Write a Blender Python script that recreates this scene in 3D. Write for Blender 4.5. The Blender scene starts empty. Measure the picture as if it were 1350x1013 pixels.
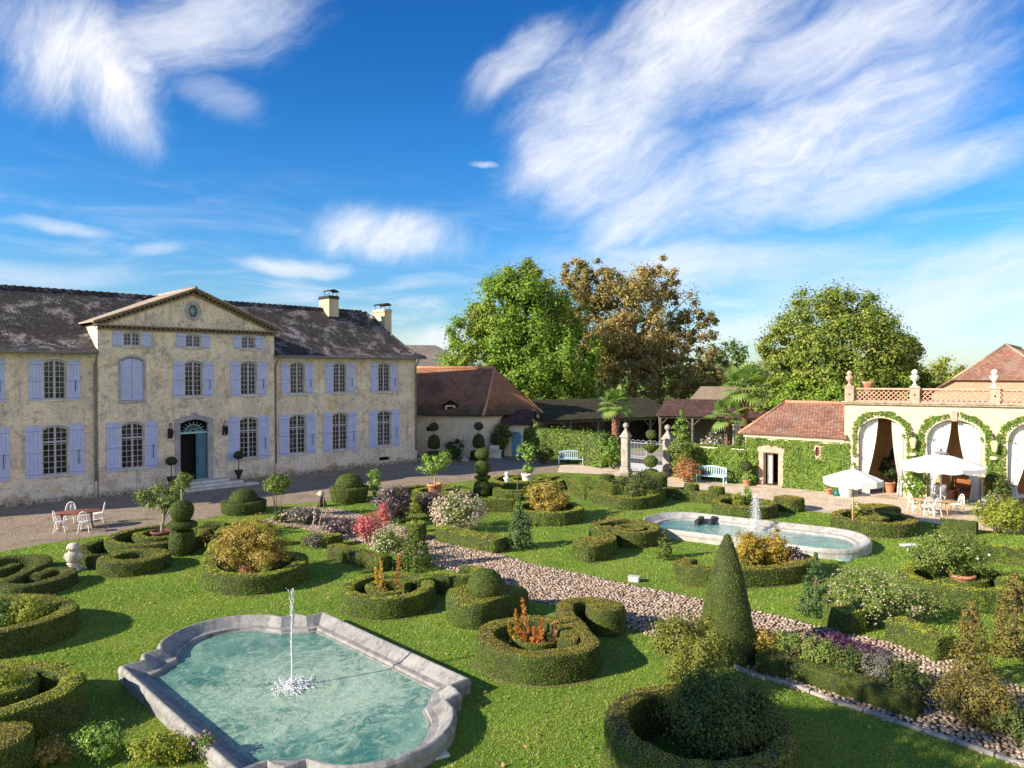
import bpy, math, random
import numpy as np
from math import radians, sin, cos, pi, atan2, sqrt
from mathutils import Vector, Matrix
from mathutils.geometry import tessellate_polygon
scene = bpy.context.scene
COL = scene.collection
RNG = np.random.default_rng(7)
random.seed(7)

# ------------------------------------------------------------------ camera
CAM_H = 6.8
FPX = 940.0
PITCH = math.atan(15.5 / FPX)
cam_d = bpy.data.cameras.new("camera")
cam_d.sensor_width = 36.0
cam_d.lens = 36.0 * FPX / 1350.0
cam_d.clip_start = 0.1
cam_d.clip_end = 6000.0
cam = bpy.data.objects.new("camera", cam_d)
COL.objects.link(cam)
cam.location = (0, 0, CAM_H)
cam.rotation_euler = (pi / 2 - PITCH, 0, 0)
scene.camera = cam

# ------------------------------------------------------------------ light
SUN_EL = radians(25.0)
SUN_H = Vector((-0.905, -0.425, 0)).normalized()
TO_SUN = Vector((SUN_H.x * cos(SUN_EL), SUN_H.y * cos(SUN_EL), sin(SUN_EL)))
sun_d = bpy.data.lights.new("sun", 'SUN')
sun_d.energy = 5.0
sun_d.angle = radians(0.5)
sun_d.color = (1.0, 0.87, 0.69)
sun = bpy.data.objects.new("sun", sun_d)
COL.objects.link(sun)
sun.location = (-30, -10, 40)
sun.rotation_euler = TO_SUN.to_track_quat('Z', 'Y').to_euler()

scene.view_settings.view_transform = 'Standard'
scene.view_settings.look = 'None'
scene.view_settings.exposure = 0.95
scene.view_settings.gamma = 1.0
scene.cycles.max_bounces = 5
scene.cycles.diffuse_bounces = 3
scene.cycles.glossy_bounces = 2
scene.cycles.transmission_bounces = 3
scene.cycles.transparent_max_bounces = 4


class NT:
    """small helper to write node trees"""
    def __init__(s, tree):
        s.t = tree
        s.n = tree.nodes
        s.l = tree.links

    def node(s, typ, **kw):
        nd = s.n.new(typ)
        for k, v in kw.items():
            setattr(nd, k, v)
        return nd

    def put(s, sock, v):
        if hasattr(v, 'is_linked') or isinstance(v, bpy.types.NodeSocket):
            s.l.new(v, sock)
        elif isinstance(v, (tuple, list)):
            d = tuple(v)
            if len(d) == 3 and sock.type == 'RGBA':
                d = d + (1.0,)
            sock.default_value = d
        else:
            sock.default_value = v

    def math(s, op, a, b=0.0, c=None, clamp=False):
        nd = s.node('ShaderNodeMath', operation=op, use_clamp=clamp)
        s.put(nd.inputs[0], a)
        s.put(nd.inputs[1], b)
        if c is not None:
            s.put(nd.inputs[2], c)
        return nd.outputs[0]

    def smooth(s, v, a, b, lo=0.0, hi=1.0):
        nd = s.node('ShaderNodeMapRange', interpolation_type='SMOOTHSTEP')
        s.put(nd.inputs[0], v)
        for i, x in enumerate((a, b, lo, hi)):
            s.put(nd.inputs[i + 1], x)
        return nd.outputs[0]

    def mix(s, f, a, b, mode='MIX'):
        nd = s.node('ShaderNodeMix', data_type='RGBA', blend_type=mode)
        s.put(nd.inputs[0], f)
        s.put(nd.inputs[6], a)
        s.put(nd.inputs[7], b)
        return nd.outputs[2]

    def noise(s, vec, scale, detail=4, rough=.55, dist=0.0):
        nd = s.node('ShaderNodeTexNoise')
        if vec is not None:
            s.put(nd.inputs['Vector'], vec)
        nd.inputs['Scale'].default_value = scale
        nd.inputs['Detail'].default_value = detail
        nd.inputs['Roughness'].default_value = rough
        nd.inputs['Distortion'].default_value = dist
        return nd.outputs['Fac']

    def voro(s, vec, scale, feature='F1', out='Distance', rnd=1.0):
        nd = s.node('ShaderNodeTexVoronoi', feature=feature)
        if vec is not None:
            s.put(nd.inputs['Vector'], vec)
        nd.inputs['Scale'].default_value = scale
        nd.inputs['Randomness'].default_value = rnd
        return nd.outputs[out]

    def mapping(s, vec, scale=(1, 1, 1), rot=(0, 0, 0), loc=(0, 0, 0)):
        nd = s.node('ShaderNodeMapping')
        s.put(nd.inputs['Vector'], vec)
        nd.inputs['Scale'].default_value = scale
        nd.inputs['Rotation'].default_value = rot
        nd.inputs['Location'].default_value = loc
        return nd.outputs[0]

    def xyz(s, vec):
        nd = s.node('ShaderNodeSeparateXYZ')
        s.put(nd.inputs[0], vec)
        return nd.outputs

    def comb(s, x, y, z):
        nd = s.node('ShaderNodeCombineXYZ')
        for i, v in enumerate((x, y, z)):
            s.put(nd.inputs[i], v)
        return nd.outputs[0]

    def ramp(s, fac, stops, interp='LINEAR'):
        nd = s.node('ShaderNodeValToRGB')
        nd.color_ramp.interpolation = interp
        e = nd.color_ramp.elements
        while len(e) < len(stops):
            e.new(0.5)
        for el, (p, c) in zip(e, stops):
            el.position = p
            el.color = tuple(c) + (1.0,) if len(c) == 3 else c
        s.put(nd.inputs[0], fac)
        return nd.outputs[0]

    def bump(s, h, strength, dist=0.02):
        nd = s.node('ShaderNodeBump')
        nd.inputs['Strength'].default_value = strength
        nd.inputs['Distance'].default_value = dist
        s.put(nd.inputs['Height'], h)
        return nd.outputs[0]


# ------------------------------------------------------------------ sky
def build_world():
    w = bpy.data.worlds.new("World")
    scene.world = w
    w.use_nodes = True
    T = NT(w.node_tree)
    bg = T.n['Background']
    sky = T.node('ShaderNodeTexSky')
    sky.sky_type = 'NISHITA'
    sky.sun_disc = False
    sky.sun_elevation = SUN_EL
    sky.sun_rotation = math.atan2(TO_SUN.x, TO_SUN.y) % (2 * pi)
    sky.altitude = 200
    sky.air_density = 1.0
    sky.dust_density = 0.4
    sky.ozone_density = 2.5
    tc = T.node('ShaderNodeTexCoord').outputs['Generated']
    x, y, z = T.xyz(tc)
    az = T.math('ARCTAN2', x, y)
    el = T.math('ARCSINE', z)
    hs = T.node('ShaderNodeHueSaturation')
    hs.inputs['Saturation'].default_value = 1.32
    T.put(hs.inputs['Hue'], 0.495)
    T.put(hs.inputs['Color'], sky.outputs[0])
    skyc = hs.outputs[0]
    # the air is deeper blue overhead and clearer blue-cyan near the skyline
    tint = T.ramp(T.smooth(el, 0.0, 0.52), [(0.0, (.64, .76, .90)), (.25, (.56, .84, 1.08)), (.6, (.42, .80, 1.10)), (1.0, (.30, .66, 1.0))])
    skyc = T.mix(1.0, skyc, tint, 'MULTIPLY')
    ae = T.comb(az, el, 0.0)
    warp = T.node('ShaderNodeTexNoise')
    T.put(warp.inputs['Vector'], ae)
    warp.inputs['Scale'].default_value = 5.0
    warp.inputs['Detail'].default_value = 6.0
    wv = T.node('ShaderNodeVectorMath', operation='MULTIPLY_ADD')
    T.put(wv.inputs[0], warp.outputs['Color'])
    wv.inputs[1].default_value = (0.10, 0.075, 0)
    T.put(wv.inputs[2], ae)
    wv2 = T.node('ShaderNodeVectorMath', operation='SUBTRACT')
    T.put(wv2.inputs[0], wv.outputs[0])
    wv2.inputs[1].default_value = (0.05, 0.0375, 0)
    aew = wv2.outputs[0]

    def blob(px, py, rx, ry, rot, soft=0.0, streak=(1, 1), srot=None, dens=1.0, fscale=9):
        a0 = math.atan((px - 675) / FPX)
        e0 = math.atan((491 - py) / FPX * cos(a0))
        k = 1.0 / FPX
        m = T.node('ShaderNodeMapping', vector_type='TEXTURE')
        T.put(m.inputs['Vector'], aew)
        m.inputs['Location'].default_value = (a0, e0, 0)
        m.inputs['Rotation'].default_value = (0, 0, radians(rot))
        m.inputs['Scale'].default_value = (rx * k, ry * k, 1)
        ln = T.node('ShaderNodeVectorMath', operation='LENGTH')
        T.put(ln.inputs[0], m.outputs[0])
        body = T.smooth(ln.outputs['Value'], 1.45, 0.0)
        m2 = T.node('ShaderNodeMapping', vector_type='TEXTURE')
        T.put(m2.inputs['Vector'], aew)
        m2.inputs['Rotation'].default_value = (0, 0, radians(rot if srot is None else srot))
        m2.inputs['Scale'].default_value = (1.0 + (streak[0] - 1.0) * .62, streak[1] * 1.05, 1)
        m2.inputs['Location'].default_value = (px * 0.013, py * 0.017, 0)
        n = T.noise(m2.outputs[0], fscale, 12, .68, 0.35)
        n2 = T.noise(m2.outputs[0], fscale * 2.6, 10, .72, 0.6)
        v = T.math('ADD', T.math('MULTIPLY', body, 1.12), T.math('MULTIPLY_ADD', n, 1.45, -1.02))
        v = T.math('ADD', v, T.math('MULTIPLY_ADD', n2, .55, -.28))
        v = T.math('MULTIPLY', T.smooth(v, -.22 + soft, 1.12), T.math('MULTIPLY_ADD', T.smooth(n2, .30, .66), .16, .84))
        v = T.math('MULTIPLY', v, T.smooth(ln.outputs['Value'], 1.55, 0.55))
        return T.math('MULTIPLY', v, dens)

    B = [
        blob(120, 75, 120, 85, -20, 0, (2.2, .7), 72, 1.0),
        blob(165, 120, 60, 95, 18, 0, (2.4, .7), 78, .95),
        blob(260, 40, 170, 60, 22, .05, (2.4, .6), 25, .8),
        blob(300, 135, 60, 35, -15, .12, (2.4, .7), 30, .35),
        blob(520, 316, 120, 42, -4, 0, (1.6, .8), 62, .95),
        blob(690, 78, 95, 32, 33, .02, (2.6, .6), 33, .75),
        blob(790, 175, 150, 135, 50, .02, (2.6, .8), 30, 1.0),
        blob(900, 60, 260, 95, 30, .02, (2.6, .7), 26, 1.0),
        blob(1120, 50, 250, 75, 12, .06, (2.8, .6), 14, .8),
        blob(1040, 205, 290, 85, 16, .0, (2.8, .7), 16, 1.0),
        blob(860, 280, 130, 60, 35, .02, (2.4, .7), 30, .9),
        blob(1180, 235, 200, 45, 8, .02, (2.8, .6), 10, .85),
        blob(80, 295, 64, 10, -6, 0, (3, .5), -6, .8),
        blob(200, 325, 40, 10, 10, .05, (3, .5), 10, .5),
        blob(390, 350, 95, 14, -2, .02, (3, .5), 0, .75),
        blob(60, 352, 150, 22, 4, .1, (4, .5), 4, .55),
        blob(640, 217, 22, 6, 0, .0, (3, .5), 0, .6),
        blob(930, 350, 300, 45, 0, .04, (4, .55), 5, .75),
        blob(1220, 390, 300, 85, 4, .05, (4, .5), 8, .75),
        blob(1000, 440, 260, 45, 0, .1, (4, .5), 4, .6),
        blob(580, 450, 80, 25, 0, .0, (4, .6), 0, .8),
    ]
    cl = B[0]
    for b in B[1:]:
        cl = T.math('MAXIMUM', cl, b)
    # low thin veil near the skyline, all round
    mv = T.mapping(ae, (3.0, 16.0, 1.0))
    veil = T.math('MULTIPLY', T.smooth(T.noise(mv, 2.0, 7, .6, .6), .42, .8), T.smooth(el, .30, .03))
    cl = T.math('MAXIMUM', cl, T.math('MULTIPLY', veil, .7))
    # bright cloud added out of view, behind and right, to fill the shaded facade
    fill_bank = T.math('MULTIPLY', T.smooth(T.math('ADD', T.math('MULTIPLY', x, .75), T.math('MULTIPLY', y, -.66)), -.10, .35), T.smooth(T.noise(T.mapping(tc, (2.2, 2.2, 4.0)), 1.0, 6, .6, .4), .30, .52))
    fill_bank = T.math('MULTIPLY', fill_bank, T.smooth(T.math('ABSOLUTE', az), .66, .95))
    fill_bank = T.math('MULTIPLY', fill_bank, T.smooth(el, .80, .42))
    cl = T.math('MAXIMUM', cl, T.math('MULTIPLY', fill_bank, .97))
    cl = T.math('MULTIPLY', cl, T.smooth(el, -0.01, 0.01))
    shade = T.noise(aew, 5.0, 5, .6)
    cc = T.mix(T.smooth(shade, .3, .7), (4.9, 5.4, 6.2), (6.7, 6.6, 6.6))
    col = T.mix(cl, skyc, cc)
    T.put(bg.inputs['Color'], col)
    bg.inputs['Strength'].default_value = 0.088


build_world()


# ------------------------------------------------------------------ measuring: photo pixel -> place on the ground (or at height z)
def G(px, py, z=0.0):
    cx = (px - 675.0) / FPX
    cy = -(py - 506.5) / FPX
    ry = cos(PITCH) + cy * sin(PITCH)
    rz = -sin(PITCH) + cy * cos(PITCH)
    t = (z - CAM_H) / rz
    return (cx * t, ry * t)


def AT(px, py, d):
    cx = (px - 675.0) / FPX
    cy = -(py - 506.5) / FPX
    ry = cos(PITCH) + cy * sin(PITCH)
    rz = -sin(PITCH) + cy * cos(PITCH)
    return (cx * d / ry, d, CAM_H + rz * d / ry)


# ------------------------------------------------------------------ objects and their properties
def tag(o, label=None, cat=None, group=None, kind=None):
    if label: o['label'] = label
    if cat: o['category'] = cat
    if group: o['group'] = group
    if kind: o['kind'] = kind
    return o


def thing(name, label, cat, loc=(0, 0, 0), rot=0.0, group=None):
    o = bpy.data.objects.new(name, None)
    o.empty_display_size = 0.2
    COL.objects.link(o)
    o.location = tuple(loc) + ((0.0,) if len(loc) == 2 else ())
    o.rotation_euler = (0, 0, rot)
    return tag(o, label, cat, group)


def copy_thing(root, loc, rot, label=None, group=None):
    r = root.copy()
    COL.objects.link(r)
    r.location = tuple(loc) + ((0.0,) if len(loc) == 2 else ())
    r.rotation_euler = (0, 0, rot)
    if label: r['label'] = label
    if group: r['group'] = group
    for ch in list(root.children):
        c = ch.copy()
        COL.objects.link(c)
        c.parent = r
        for g in list(ch.children):
            d = g.copy()
            COL.objects.link(d)
            d.parent = c
    return r


class Geo:
    """collects vertices and faces, then links them as ONE mesh object"""
    def __init__(s):
        s.V = []; s.F = []; s.n = 0

    def add(s, V, F, mat=0, smooth=False):
        V = np.asarray(V, dtype=np.float64).reshape(-1, 3)
        if isinstance(F, np.ndarray):
            s.F.append((F + s.n, mat, smooth))
        else:
            by = {}
            for f in F: by.setdefault(len(f), []).append(f)
            for k, fs in by.items():
                s.F.append((np.array(fs, dtype=np.int64) + s.n, mat, smooth))
        s.V.append(V)
        s.n += len(V)
        return s

    def box(s, x0, x1, y0, y1, z0, z1, mat=0, M=None):
        V = np.array([(x, y, z) for z in (z0, z1) for y in (y0, y1) for x in (x0, x1)], float)
        if M is not None: V = xf(V, M)
        return s.add(V, [(0, 2, 3, 1), (4, 5, 7, 6), (0, 1, 5, 4), (2, 6, 7, 3), (0, 4, 6, 2), (1, 3, 7, 5)], mat)

    def bbox(s, x0, x1, y0, y1, z0, z1, b=.01, mat=0, M=None):
        """box with bevelled edges"""
        xs, ys, zs = (x0, x1), (y0, y1), (z0, z1)
        V = []; idx = {}
        for ix in (0, 1):
            for iy in (0, 1):
                for iz in (0, 1):
                    p = [xs[ix], ys[iy], zs[iz]]
                    sg = [1 if i == 0 else -1 for i in (ix, iy, iz)]
                    for a in range(3):
                        q = [p[k] + (0 if k == a else sg[k] * b) for k in range(3)]
                        idx[(ix, iy, iz, a)] = len(V); V.append(q)
        F = []
        def fc(a, i, o1, o2):
            key = lambda u, v: tuple([i if k == a else (u if k == o1 else v) for k in range(3)]) + (a,)
            q = [idx[key(0, 0)], idx[key(1, 0)], idx[key(1, 1)], idx[key(0, 1)]]
            F.append(tuple(q))
        for a in range(3):
            o1, o2 = [k for k in range(3) if k != a]
            fc(a, 0, o1, o2); fc(a, 1, o1, o2)
        for a in range(3):
            o1, o2 = [k for k in range(3) if k != a]
            for i in (0, 1):
                for j in (0, 1):
                    k0 = [0, 0, 0]; k1 = [0, 0, 0]
                    k0[o1] = k1[o1] = i; k0[o2] = k1[o2] = j; k1[a] = 1
                    F.append((idx[tuple(k0) + (o1,)], idx[tuple(k1) + (o1,)], idx[tuple(k1) + (o2,)], idx[tuple(k0) + (o2,)]))
        for ix in (0, 1):
            for iy in (0, 1):
                for iz in (0, 1):
                    F.append(tuple(idx[(ix, iy, iz, a)] for a in range(3)))
        V = np.array(V)
        if M is not None: V = xf(V, M)
        return s.add(V, F, mat)

    def tube(s, P, R, n=8, mat=0, smooth=True, cap=True):
        P = np.asarray(P, float)
        m = len(P)
        R = np.full(m, R, float) if np.isscalar(R) else np.asarray(R, float)
        T = np.gradient(P, axis=0)
        T /= np.linalg.norm(T, axis=1, keepdims=True) + 1e-9
        V = []
        a = np.array([0, 0, 1.0]) if abs(T[0][2]) < .9 else np.array([1.0, 0, 0])
        for i in range(m):
            b = np.cross(T[i], a); b /= np.linalg.norm(b) + 1e-9
            a = np.cross(b, T[i])
            for k in range(n):
                t = 2 * pi * k / n
                V.append(P[i] + R[i] * (cos(t) * a + sin(t) * b))
        F = [(i * n + k, i * n + (k + 1) % n, (i + 1) * n + (k + 1) % n, (i + 1) * n + k) for i in range(m - 1) for k in range(n)]
        s.add(V, F, mat, smooth)
        if cap:
            s.F.append((np.array([[s.n - n + k for k in range(n)]]), mat, False))
            s.F.append((np.array([[s.n - m * n + n - 1 - k for k in range(n)]]), mat, False))
        return s

    def lathe(s, prof, c=(0, 0, 0), n=24, mat=0, smooth=True, sx=1.0, sy=1.0, rot=0.0):
        V = []
        for r, z in prof:
            for k in range(n):
                t = 2 * pi * k / n + rot
                V.append((c[0] + r * cos(t) * sx, c[1] + r * sin(t) * sy, c[2] + z))
        m = len(prof)
        F = [(i * n + k, i * n + (k + 1) % n, (i + 1) * n + (k + 1) % n, (i + 1) * n + k) for i in range(m - 1) for k in range(n)]
        return s.add(V, F, mat, smooth)

    def prism(s, poly, z0, z1, mat=0):
        n = len(poly)
        V = [(p[0], p[1], z0) for p in poly] + [(p[0], p[1], z1) for p in poly]
        F = [(i, (i + 1) % n, n + (i + 1) % n, n + i) for i in range(n)]
        tri = tessellate_polygon([[Vector((p[0], p[1], 0)) for p in poly]])
        F += [tuple(n + i for i in t) for t in tri] + [tuple(reversed(t)) for t in tri]
        return s.add(V, F, mat)

    def poly(s, pts, mat=0):
        return s.add(pts, [tuple(range(len(pts)))], mat)

    def sheet(s, poly, z, mat=0):
        tri = tessellate_polygon([[Vector((p[0], p[1], 0)) for p in poly]])
        F = []
        for t in tri:
            a, b, c = [poly[i] for i in t]
            cr = (b[0] - a[0]) * (c[1] - a[1]) - (b[1] - a[1]) * (c[0] - a[0])
            F.append(tuple(t) if cr > 0 else tuple(reversed(t)))
        return s.add([(p[0], p[1], z) for p in poly], F, mat)

    def build(s, name, mats, parent=None, loc=None):
        me = bpy.data.meshes.new(name)
        V = np.concatenate(s.V) if s.V else np.zeros((0, 3))
        if loc is not None:
            loc = tuple(loc) + ((0.0,) if len(loc) == 2 else ())
            V = V - np.array(loc)
        me.vertices.add(len(V))
        me.vertices.foreach_set('co', V.astype(np.float32).ravel())
        li = np.concatenate([f.ravel() for f, _, _ in s.F]).astype(np.int32)
        tot = np.concatenate([np.full(len(f), f.shape[1]) for f, _, _ in s.F]).astype(np.int32)
        mi = np.concatenate([np.full(len(f), m) for f, m, _ in s.F]).astype(np.int32)
        sm = np.concatenate([np.full(len(f), k) for f, _, k in s.F]).astype(bool)
        me.loops.add(len(li))
        me.loops.foreach_set('vertex_index', li)
        me.polygons.add(len(tot))
        me.polygons.foreach_set('loop_start', (np.cumsum(tot) - tot).astype(np.int32))
        me.polygons.foreach_set('material_index', mi)
        me.polygons.foreach_set('use_smooth', sm)
        for m in (mats if isinstance(mats, (list, tuple)) else [mats]):
            me.materials.append(m)
        me.update(calc_edges=True)
        me.validate()
        o = bpy.data.objects.new(name, me)
        COL.objects.link(o)
        if parent is not None: o.parent = parent
        if loc is not None: o.location = loc
        return o


def xf(V, M):
    V = np.asarray(V, float)
    A = np.array(M)
    return V @ A[:3, :3].T + A[:3, 3]


def MAT(loc=(0, 0, 0), rz=0.0, rx=0.0, ry=0.0, s=1.0):
    return Matrix.Translation(Vector(loc)) @ Matrix.Rotation(rz, 4, 'Z') @ Matrix.Rotation(ry, 4, 'Y') @ Matrix.Rotation(rx, 4, 'X') @ Matrix.Scale(s, 4)


def catmull(P, step=.15, closed=False):
    P = [np.array(p, float) for p in P]
    n = len(P)
    out = []
    rng = n if closed else n - 1
    for i in range(rng):
        if closed:
            p0, p1, p2, p3 = P[(i - 1) % n], P[i], P[(i + 1) % n], P[(i + 2) % n]
        else:
            p1, p2 = P[i], P[i + 1]
            p0 = P[i - 1] if i > 0 else 2 * p1 - p2
            p3 = P[i + 2] if i + 2 < n else 2 * p2 - p1
        k = max(2, int(np.linalg.norm(p2 - p1) / step))
        for j in range(k):
            t = j / k
            out.append(.5 * ((2 * p1) + (-p0 + p2) * t + (2 * p0 - 5 * p1 + 4 * p2 - p3) * t * t + (-p0 + 3 * p1 - 3 * p2 + p3) * t ** 3))
    if not closed: out.append(P[-1])
    return np.array(out)


def wob(V, f=3.0, seed=0.0):
    """cheap smooth noise in -1..1"""
    x, y, z = V[:, 0] * f + seed, V[:, 1] * f + seed * 1.7, V[:, 2] * f + seed * .3
    return (np.sin(x * 1.3 + np.sin(y * 1.7 + z)) + np.sin(y * 1.9 + np.sin(z * 2.3 + x * .7)) + np.sin(z * 1.6 + 1.3 * np.sin(x * 2.1 - y))) / 3


# ------------------------------------------------------------------ materials
def new_mat(name):
    m = bpy.data.materials.new(name)
    m.use_nodes = True
    T = NT(m.node_tree)
    return m, T, T.n['Principled BSDF']


def solid(name, col, rough=.6, var=.18, scale=6.0, bump=.0, bscale=40.0, metal=0.0, spec=.4, dirt=None, dirt_amt=.5):
    m, T, p = new_mat(name)
    oc = T.node('ShaderNodeTexCoord').outputs['Object']
    n = T.noise(oc, scale, 6, .65)
    lo = tuple(c * (1 - var) for c in col); hi = tuple(min(1, c * (1 + var)) for c in col)
    c = T.mix(T.smooth(n, .3, .7), lo, hi)
    if dirt:
        c = T.mix(T.math('MULTIPLY', T.smooth(T.noise(oc, scale * .45, 7, .7), .48, .7), dirt_amt), c, dirt)
    T.put(p.inputs['Base Color'], c)
    p.inputs['Roughness'].default_value = rough
    p.inputs['Metallic'].default_value = metal
    p.inputs['Specular IOR Level'].default_value = spec
    if bump:
        T.put(p.inputs['Normal'], T.bump(T.noise(oc, bscale, 5, .6), bump, .02))
    return m


def leafmat(name, cols, trans=.22, patch=None, pscale=.9, pamt=.6, spec=.25, rough=.55):
    m, T, p = new_mat(name)
    geo = T.node('ShaderNodeNewGeometry')
    r = geo.outputs['Random Per Island']
    st = [(i / max(1, len(cols) - 1), c) for i, c in enumerate(cols)]
    c = T.ramp(r, st)
    oc = T.node('ShaderNodeTexCoord').outputs['Object']
    if patch:
        c = T.mix(T.math('MULTIPLY', T.smooth(T.noise(oc, pscale, 5, .65), .46, .66), pamt), c, patch)
    T.put(p.inputs['Base Color'], c)
    p.inputs['Roughness'].default_value = rough
    p.inputs['Specular IOR Level'].default_value = spec
    if trans:
        tr = T.node('ShaderNodeBsdfTranslucent')
        T.put(tr.inputs['Color'], T.mix(1.0, c, (1.5, 1.6, .7), 'MULTIPLY'))
        ms = T.node('ShaderNodeMixShader')
        ms.inputs[0].default_value = trans
        T.l.new(p.outputs[0], ms.inputs[1])
        T.l.new(tr.outputs[0], ms.inputs[2])
        T.l.new(ms.outputs[0], T.n['Material Output'].inputs['Surface'])
    return m


def m_lawn():
    m, T, p = new_mat("lawn_grass")
    oc = T.node('ShaderNodeTexCoord').outputs['Object']
    big = T.noise(oc, .35, 5, .6)
    mid = T.noise(oc, 2.2, 6, .7)
    fine = T.noise(oc, 45.0, 5, .75)
    c = T.mix(T.smooth(big, .35, .65), (.15, .265, .036), (.26, .36, .058))
    c = T.mix(T.math('MULTIPLY', T.smooth(T.math('ADD', T.math('MULTIPLY', mid, .5), T.math('MULTIPLY', T.noise(oc, .8, 6, .7), .5)), .48, .64), .6), c, (.36, .36, .09))
    c = T.mix(T.math('MULTIPLY', T.smooth(T.noise(oc, 5.0, 6, .7), .56, .8), .4), c, (.17, .13, .06))
    c = T.mix(T.smooth(fine, .25, .75), T.mix(1.0, c, (.48, .52, .5), 'MULTIPLY'), T.mix(1.0, c, (1.45, 1.4, 1.3), 'MULTIPLY'))
    c = T.mix(T.smooth(T.noise(oc, 14.0, 5, .7), .35, .68), T.mix(1.0, c, (.7, .75, .7), 'MULTIPLY'), c)
    T.put(p.inputs['Base Color'], c)
    p.inputs['Roughness'].default_value = .8
    p.inputs['Specular IOR Level'].default_value = .15
    T.put(p.inputs['Normal'], T.bump(T.math('ADD', fine, T.math('MULTIPLY', T.noise(oc, 9.0, 4, .6), 1.2)), 0.9, .035))
    return m


def m_gravel(name, k, moss):
    m, T, p = new_mat(name)
    oc = T.node('ShaderNodeTexCoord').outputs['Object']
    v = T.voro(oc, 26.0, out='Color')
    d = T.voro(oc, 26.0)
    cs = T.node('ShaderNodeSeparateColor')
    T.put(cs.inputs[0], v)
    c = T.ramp(cs.outputs[0], [(q, tuple(min(.85, x_ * k) for x_ in c_)) for q, c_ in [(0, (.30, .215, .15)), (.4, (.46, .35, .25)), (.75, (.58, .46, .34)), (1, (.68, .57, .45))]])
    n = T.noise(oc, .5, 6, .65)
    c = T.mix(T.math('MULTIPLY', T.smooth(n, .48, .68), .55), c, (.20, .17, .10))
    c = T.mix(T.math('MULTIPLY', T.smooth(T.noise(oc, 1.1, 7, .75), .50, .66), moss), c, (.16, .105, .05))
    T.put(p.inputs['Base Color'], c)
    p.inputs['Roughness'].default_value = .9
    T.put(p.inputs['Normal'], T.bump(T.math('ADD', d, T.noise(oc, 6, 4)), .8, .03))
    return m


def m_stucco():
    """old lime render: cream with grey, ochre and pale patches, pitted"""
    m, T, p = new_mat("old_render")
    oc = T.node('ShaderNodeTexCoord').outputs['Object']
    x, y, z = T.xyz(oc)
    n1 = T.noise(oc, .55, 7, .68)
    n2 = T.noise(oc, 1.6, 7, .72, .4)
    n3 = T.noise(oc, 7.0, 6, .7)
    c = T.mix(T.smooth(n1, .36, .62), (.86, .735, .55), (.68, .585, .465))
    c = T.mix(T.math('MULTIPLY', T.smooth(n2, .50, .63), .75), c, (.40, .365, .36))
    c = T.mix(T.math('MULTIPLY', T.smooth(T.noise(T.mapping(oc, loc=(7, 3, 1)), 1.1, 7, .7), .54, .66), .6), c, (.60, .38, .15))
    low = T.smooth(z, 2.1, .3)
    lowm = T.math('MULTIPLY', low, T.smooth(T.noise(T.mapping(oc, (1, 1, 1.6), loc=(2, 9, 4)), .8, 7, .7), .40, .58))
    c = T.mix(T.math('MULTIPLY', lowm, .85), c, (.80, .74, .66))
    low2 = T.math('MULTIPLY', T.smooth(z, 1.3, .0), T.smooth(T.noise(T.mapping(oc, loc=(5, 1, 8)), 1.4, 7, .7), .48, .62))
    c = T.mix(T.math('MULTIPLY', low2, .8), c, (.36, .21, .11))
    c = T.mix(T.math('MULTIPLY', T.smooth(z, .42, .05), T.smooth(n3, .35, .6)), c, (.10, .085, .06))
    strk = T.noise(T.mapping(oc, (3.2, 3.2, .22)), 1.0, 5, .6)
    c = T.mix(T.math('MULTIPLY', T.smooth(strk, .55, .72), .5), c, (.29, .26, .25))
    pit = T.math('MULTIPLY', T.smooth(T.voro(oc, 4.2), .17, .07), T.smooth(n2, .40, .52))
    pit2 = T.math('MULTIPLY', T.smooth(T.voro(oc, 9.5), .2, .1), T.smooth(n1, .44, .56))
    pits = T.math('MAXIMUM', pit, T.math('MULTIPLY', pit2, .8))
    c = T.mix(T.math('MULTIPLY', pits, .8), c, (.10, .08, .06))
    c = T.mix(T.smooth(n3, .25, .75), T.mix(1.0, c, (.78, .78, .80), 'MULTIPLY'), T.mix(1.0, c, (1.16, 1.15, 1.12), 'MULTIPLY'))
    T.put(p.inputs['Base Color'], c)
    p.inputs['Roughness'].default_value = .93
    p.inputs['Specular IOR Level'].default_value = .15
    h = T.math('SUBTRACT', T.math('ADD', T.noise(oc, 18, 5, .7), T.math('MULTIPLY', n3, .8)), T.math('MULTIPLY', pits, 1.6))
    T.put(p.inputs['Normal'], T.bump(h, .8, .025))
    return m


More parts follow.
